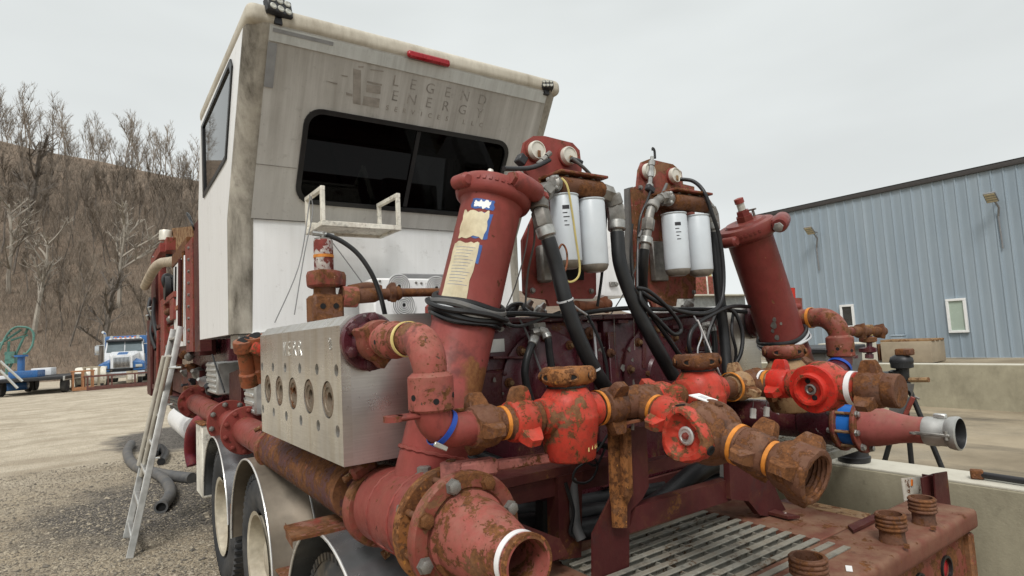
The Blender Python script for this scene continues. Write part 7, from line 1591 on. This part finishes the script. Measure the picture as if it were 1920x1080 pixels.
# ---- green lattice hoop
HP = thing('green_hoop', 'green curved lattice hoop of steel rising at the far left', 'steel frame', P(40, 712, Y=42))
def PH(x, y, Y=42): return P(x, y, Y=Y)
for dy in (0, .7):
    hoop = sm([PH(-6, 668, 42 + dy), PH(4, 645, 42 + dy), PH(15, 625, 42 + dy), PH(28, 614, 42 + dy), PH(45, 613, 42 + dy), PH(57, 617, 42 + dy), PH(63, 628, 42 + dy), PH(60, 648, 42 + dy), PH(50, 662, 42 + dy), PH(43, 663, 42 + dy)], 4)
    MB().tube(hoop, .05, 8).build('hoop_rib', M['green'], HP, True)
hb = sm([PH(4, 645), PH(15, 625), PH(28, 614), PH(45, 613), PH(57, 617), PH(63, 628), PH(60, 648)], 3)
for q in hb: MB().box(q + V((0, .35, 0)), (.07, .7, .07)).build('hoop_rung', M['green'], HP, True)
for a, b_ in (((18, 690), (52, 616)), ((12, 700), (17, 640)), ((0, 645), (40, 618)), ((20, 638), (52, 628)), ((8, 676), (22, 676)), ((8, 664), (18, 664)), ((2, 700), (20, 700))): MB().tube([PH(*a, 42.3), PH(*b_, 42.3)], .06, 8).build('strut', M['green'], HP, True)
srect(9, 660, 16, 682, PH(9, 670).x, .4).build('counterweight', M['green'], HP, True)
# blue and white skiff-like tank with long aluminium poles
l0, _ = place(14, 715, 40, 0); BT = thing('blue_tank', 'blue and white tank trailer at the far left edge', 'tank', l0); MB().box(l0 + V((0, 0, .40)), (1.7, 1.4, .42), bev=.15).build('hull', M['tblue'], BT, True); MB().box(l0 + V((-.4, 0, .80)), (1.0, 1.0, .35), bev=.12).build('top_cover', M['twhite'], BT, True); MB().box(l0 + V((-.9, -.5, 1.6)), (.45, .4, .9), bev=.08).build('white_drum', M['twhite'], BT, True); MB().box(l0 + V((-.9, -.5, 1.75)), (.47, .42, .2), bev=.08).build('orange_stripe', M['amberlens'], BT, True)
for k, (a, b_, lab) in enumerate((((0, 677), (42, 715), 'aluminium pole leaning at the far left, upper of two'), ((0, 694), (33, 728), 'aluminium pole leaning at the far left, lower of two'))):
    solo('leaning_pole', MB().tube([P(*a, Y=34), P(*b_, Y=34)], .05, 8), M['alu'], lab, 'pole')

# ================================================================ RIGHT SIDE between the walls
M['boxtan'] = plain('tan_painted_wood', (.34, .28, .20), .7, var=.15, scale=3)
a = P(1742, 656, X=21.0); b_ = P(1612 + 75, 672, X=19.6)
z0 = gz(20, 6.5)
c = P(1712, 664, X=20.2); t = thing('wooden_crate', 'long tan wooden crate at the foot of the blue shed', 'crate', (c.x, c.y, z0))
MB().box((c.x, c.y, z0 + .32), (1.0, 1.35, .62), bev=.02).build('crate_body', M['boxtan'], t, True)
for k in range(3): MB().box((c.x - .32 + .32 * k, c.y, z0 + .66), (.20, 1.4, .06), bev=.008).build('lid_board', M['rust_y'], t, True)
for k in range(5):
    c = P(1650 + 5 * k, 660, X=20.3); t = thing('steel_plate_stack', ('leftmost', 'second', 'third', 'fourth', 'rightmost')[k] + ' of five thin rusty plates standing left of the wooden crate', 'steel plate', (c.x, c.y, gz(20, 7)))
    MB().box((c.x, c.y, gz(20, 7) + .28), (.5, .05, .55), bev=.006).build('plate', M['rust'], t, True); MB().box((c.x - .2, c.y, gz(20, 7) + .02), (.2, .09, .04), bev=.004).build('foot', M['zincd'], t, True)
for (px, lab) in ((1628, 'small pale blue box at the shed wall left of the wooden crate'), (1686, 'small pale blue box at the shed wall behind the wooden crate')):
    c = P(px, 650, X=21.7); t = thing('wall_box', lab, 'box', (c.x, c.y, .4)); MB().box((c.x, c.y, .72), (.3, .34, .6), bev=.02).build('box_body', M['siding'], t, True); MB().box((c.x, c.y, 1.04), (.34, .38, .05), bev=.01).build('box_lid', M['siding'], t, True)
t = thing('waste_bin', 'dark grey bin behind the right stabilizer and elbow', 'bin', P(1526, 690, X=6.0)); a = P(1526, 655, X=6.0)
MB().loft([[V((a.x - .3, a.y - .26, -.0)), V((a.x + .3, a.y - .26, -.0)), V((a.x + .3, a.y + .26, -.0)), V((a.x - .3, a.y + .26, -.0))], [V((a.x - .36, a.y - .30, 1.42)), V((a.x + .36, a.y - .30, 1.42)), V((a.x + .36, a.y + .30, 1.42)), V((a.x - .36, a.y + .30, 1.42))]]).build('tub', M['greyhose'], t, True); MB().box((a.x, a.y, 1.44), (.78, .66, .05), bev=.01).build('rim', M['plastic'], t, True)
# concrete blocks behind the far wall, left end
c = P(1590, 670, X=15); t = thing('concrete_block', 'pale concrete block behind the far wall near the dark red elbow', 'block', (15, c.y, .1)); MB().box((15, c.y, .62), (.6, 1.1, 1.0), bev=.02).build('block_body', M['conct'], t, True); MB().ring((15, c.y, 1.12), (0, 1, 0), .05, .07, .02, 12).build('lifting_eye', M['rust'], t, True)
# ---- black tripod stand with a valve on top
def PT(x, y, X_=6.0): return P(x, y, X=X_)
ST = thing('pipe_stand', 'black tripod pipe stand carrying a small valve between the concrete walls', 'stand', PT(1748, 900))
for a, b_ in (((1698, 700), (1706, 735)), ((1706, 732), (1790, 935)), ((1700, 720), (1640, 930)), ((1695, 720), (1712, 900))): MB().tube([PT(*a), PT(*b_)], .022, 10).build('leg', M['black'], ST, True)
MB().lathe([(.05, 0), (.05, .10), (.09, .11), (.09, .16), (.05, .17), (.05, .22)], PT(1694, 712), (0, 0, 1), 16).build('head', M['black'], ST, True)
MB().ball(PT(1690, 677), .085, 2, (1, 1.2, .8)).cyl(PT(1694, 700), PT(1694, 660), .045, seg=12).build('valve', M['plastic'], ST, True)
MB().box(PT(1696, 660), (.1, .13, .06), bev=.01).build('valve_top', M['rust'], ST, True)
for x, y in ((1664, 703), (1682, 700)): MB().lathe([(.05, 0), (.065, .02), (.065, .05), (.04, .06)], PT(x, y + 6), (0, 0, 1), 14).build('cap', M['black'], ST, True)
MB().tube([PT(1655, 713), PT(1742, 712)], .022, 8).build('cross_bar', M['rust_y'], ST, True)
MB().tube([PT(1668, 722), PT(1724, 748)], .010, 6).build('stay_rod', M['zincd'], ST, True)
GP = thing('drilled_plate', 'grey steel plate with round holes hung below the tripod bar', 'steel plate', PT(1690, 790))
xp = 5.9; out_ = [P(x, y, X=xp) for x, y in ((1665, 718), (1712, 720), (1708, 745), (1692, 778), (1688, 790), (1668, 790))]
hp = MB(); holed_plate(hp, [(p.y, p.z) for p in out_], [circ(P(x, y, X=xp).y, P(x, y, X=xp).z, .035, 14) for x, y in ((1678, 740), (1690, 735), (1700, 738))], (xp, 0, 0), (0, 1, 0), (0, 0, 1), (-1, 0, 0), .03); hp.build('plate', M['greyhose'], GP, True)
MB().tube([P(1712, 745, X=xp), P(1692, 790, X=xp)], .02, 6).build('red_edge', M['red'], GP, True)
# ---- black pot on the near wall and a rod lying on it
c = P(1602, 866, X=3.72); t = thing('rubber_post', 'black rubber post standing on the near concrete wall below the red outlet', 'post', (3.72, c.y, .887)); MB().lathe([(.085, 0), (.088, .01), (.086, .03), (.080, .035), (.074, .24)], (3.72, c.y, .887), (0, 0, 1), 24).build('sleeve', M['plastic'], t, True); MB().ring((3.72, c.y, .905), (0, 0, 1), .086, .09, .012, 24).build('base_rib', M['black'], t, True)
a, b_ = P(1832, 893, X=3.70), P(1960, 925, X=3.68); a.z = b_.z = .887 + .022
t = thing('steel_rod', 'dark steel rod with a square nut lying on the near concrete wall', 'rod', a - V((0, 0, .02))); MB().tube([a, b_], .017, 12).build('rod', M['plastic'], t, True); MB().box(a, (.05, .055, .044), Matrix.Rotation(.35, 3, 'Z'), bev=.005).build('square_nut', M['rust'], t, True)
# ---- things glimpsed between the right canisters and hose
t = thing('yellow_ladder_rack', 'yellow steel rack glimpsed between the right canisters and hose', 'rack', P(1335, 520, Y=14))
for x in (1331, 1341): MB().tube([P(x, 445, Y=14), P(x, 520, Y=14)], .07, 8).build('upright', M['yellowwire'], t, True)
for y in (455, 472, 488, 505): MB().tube([P(1329, y, Y=14), P(1343, y, Y=14)], .06, 8).build('rung', M['yellowwire'], t, True)
t = thing('red_container', 'faded red container seen below the yellow rack', 'container', P(1325, 556, Y=13)); a, b_ = P(1298, 517, Y=13), P(1352, 556, Y=13)
MB().box(((a.x + b_.x) / 2, 13.5, (a.z + b_.z) / 2 - .3), (b_.x - a.x, 1, a.z - b_.z + .6), bev=.03).build('shell', M['pink_rust'], t, True); MB().box(((a.x + b_.x) / 2, 12.98, (a.z + b_.z) / 2), (.06, .04, a.z - b_.z), bev=.01).build('door_bar', M['whiterust'], t, True)
t = thing('grey_container', 'pale grey container below the faded red one', 'container', P(1325, 585, Y=11)); a, b_ = P(1280, 556, Y=11), P(1400, 590, Y=11)
MB().box(((a.x + b_.x) / 2, 11.5, (a.z + b_.z) / 2 - .5), (b_.x - a.x, 1, a.z - b_.z + 1.0), bev=.03).build('shell', M['alud'], t, True); MB().box(((a.x + b_.x) / 2, 11.4, a.z + .02), (b_.x - a.x + .05, 1.2, .05), bev=.01).build('lid', M['conct'], t, True)
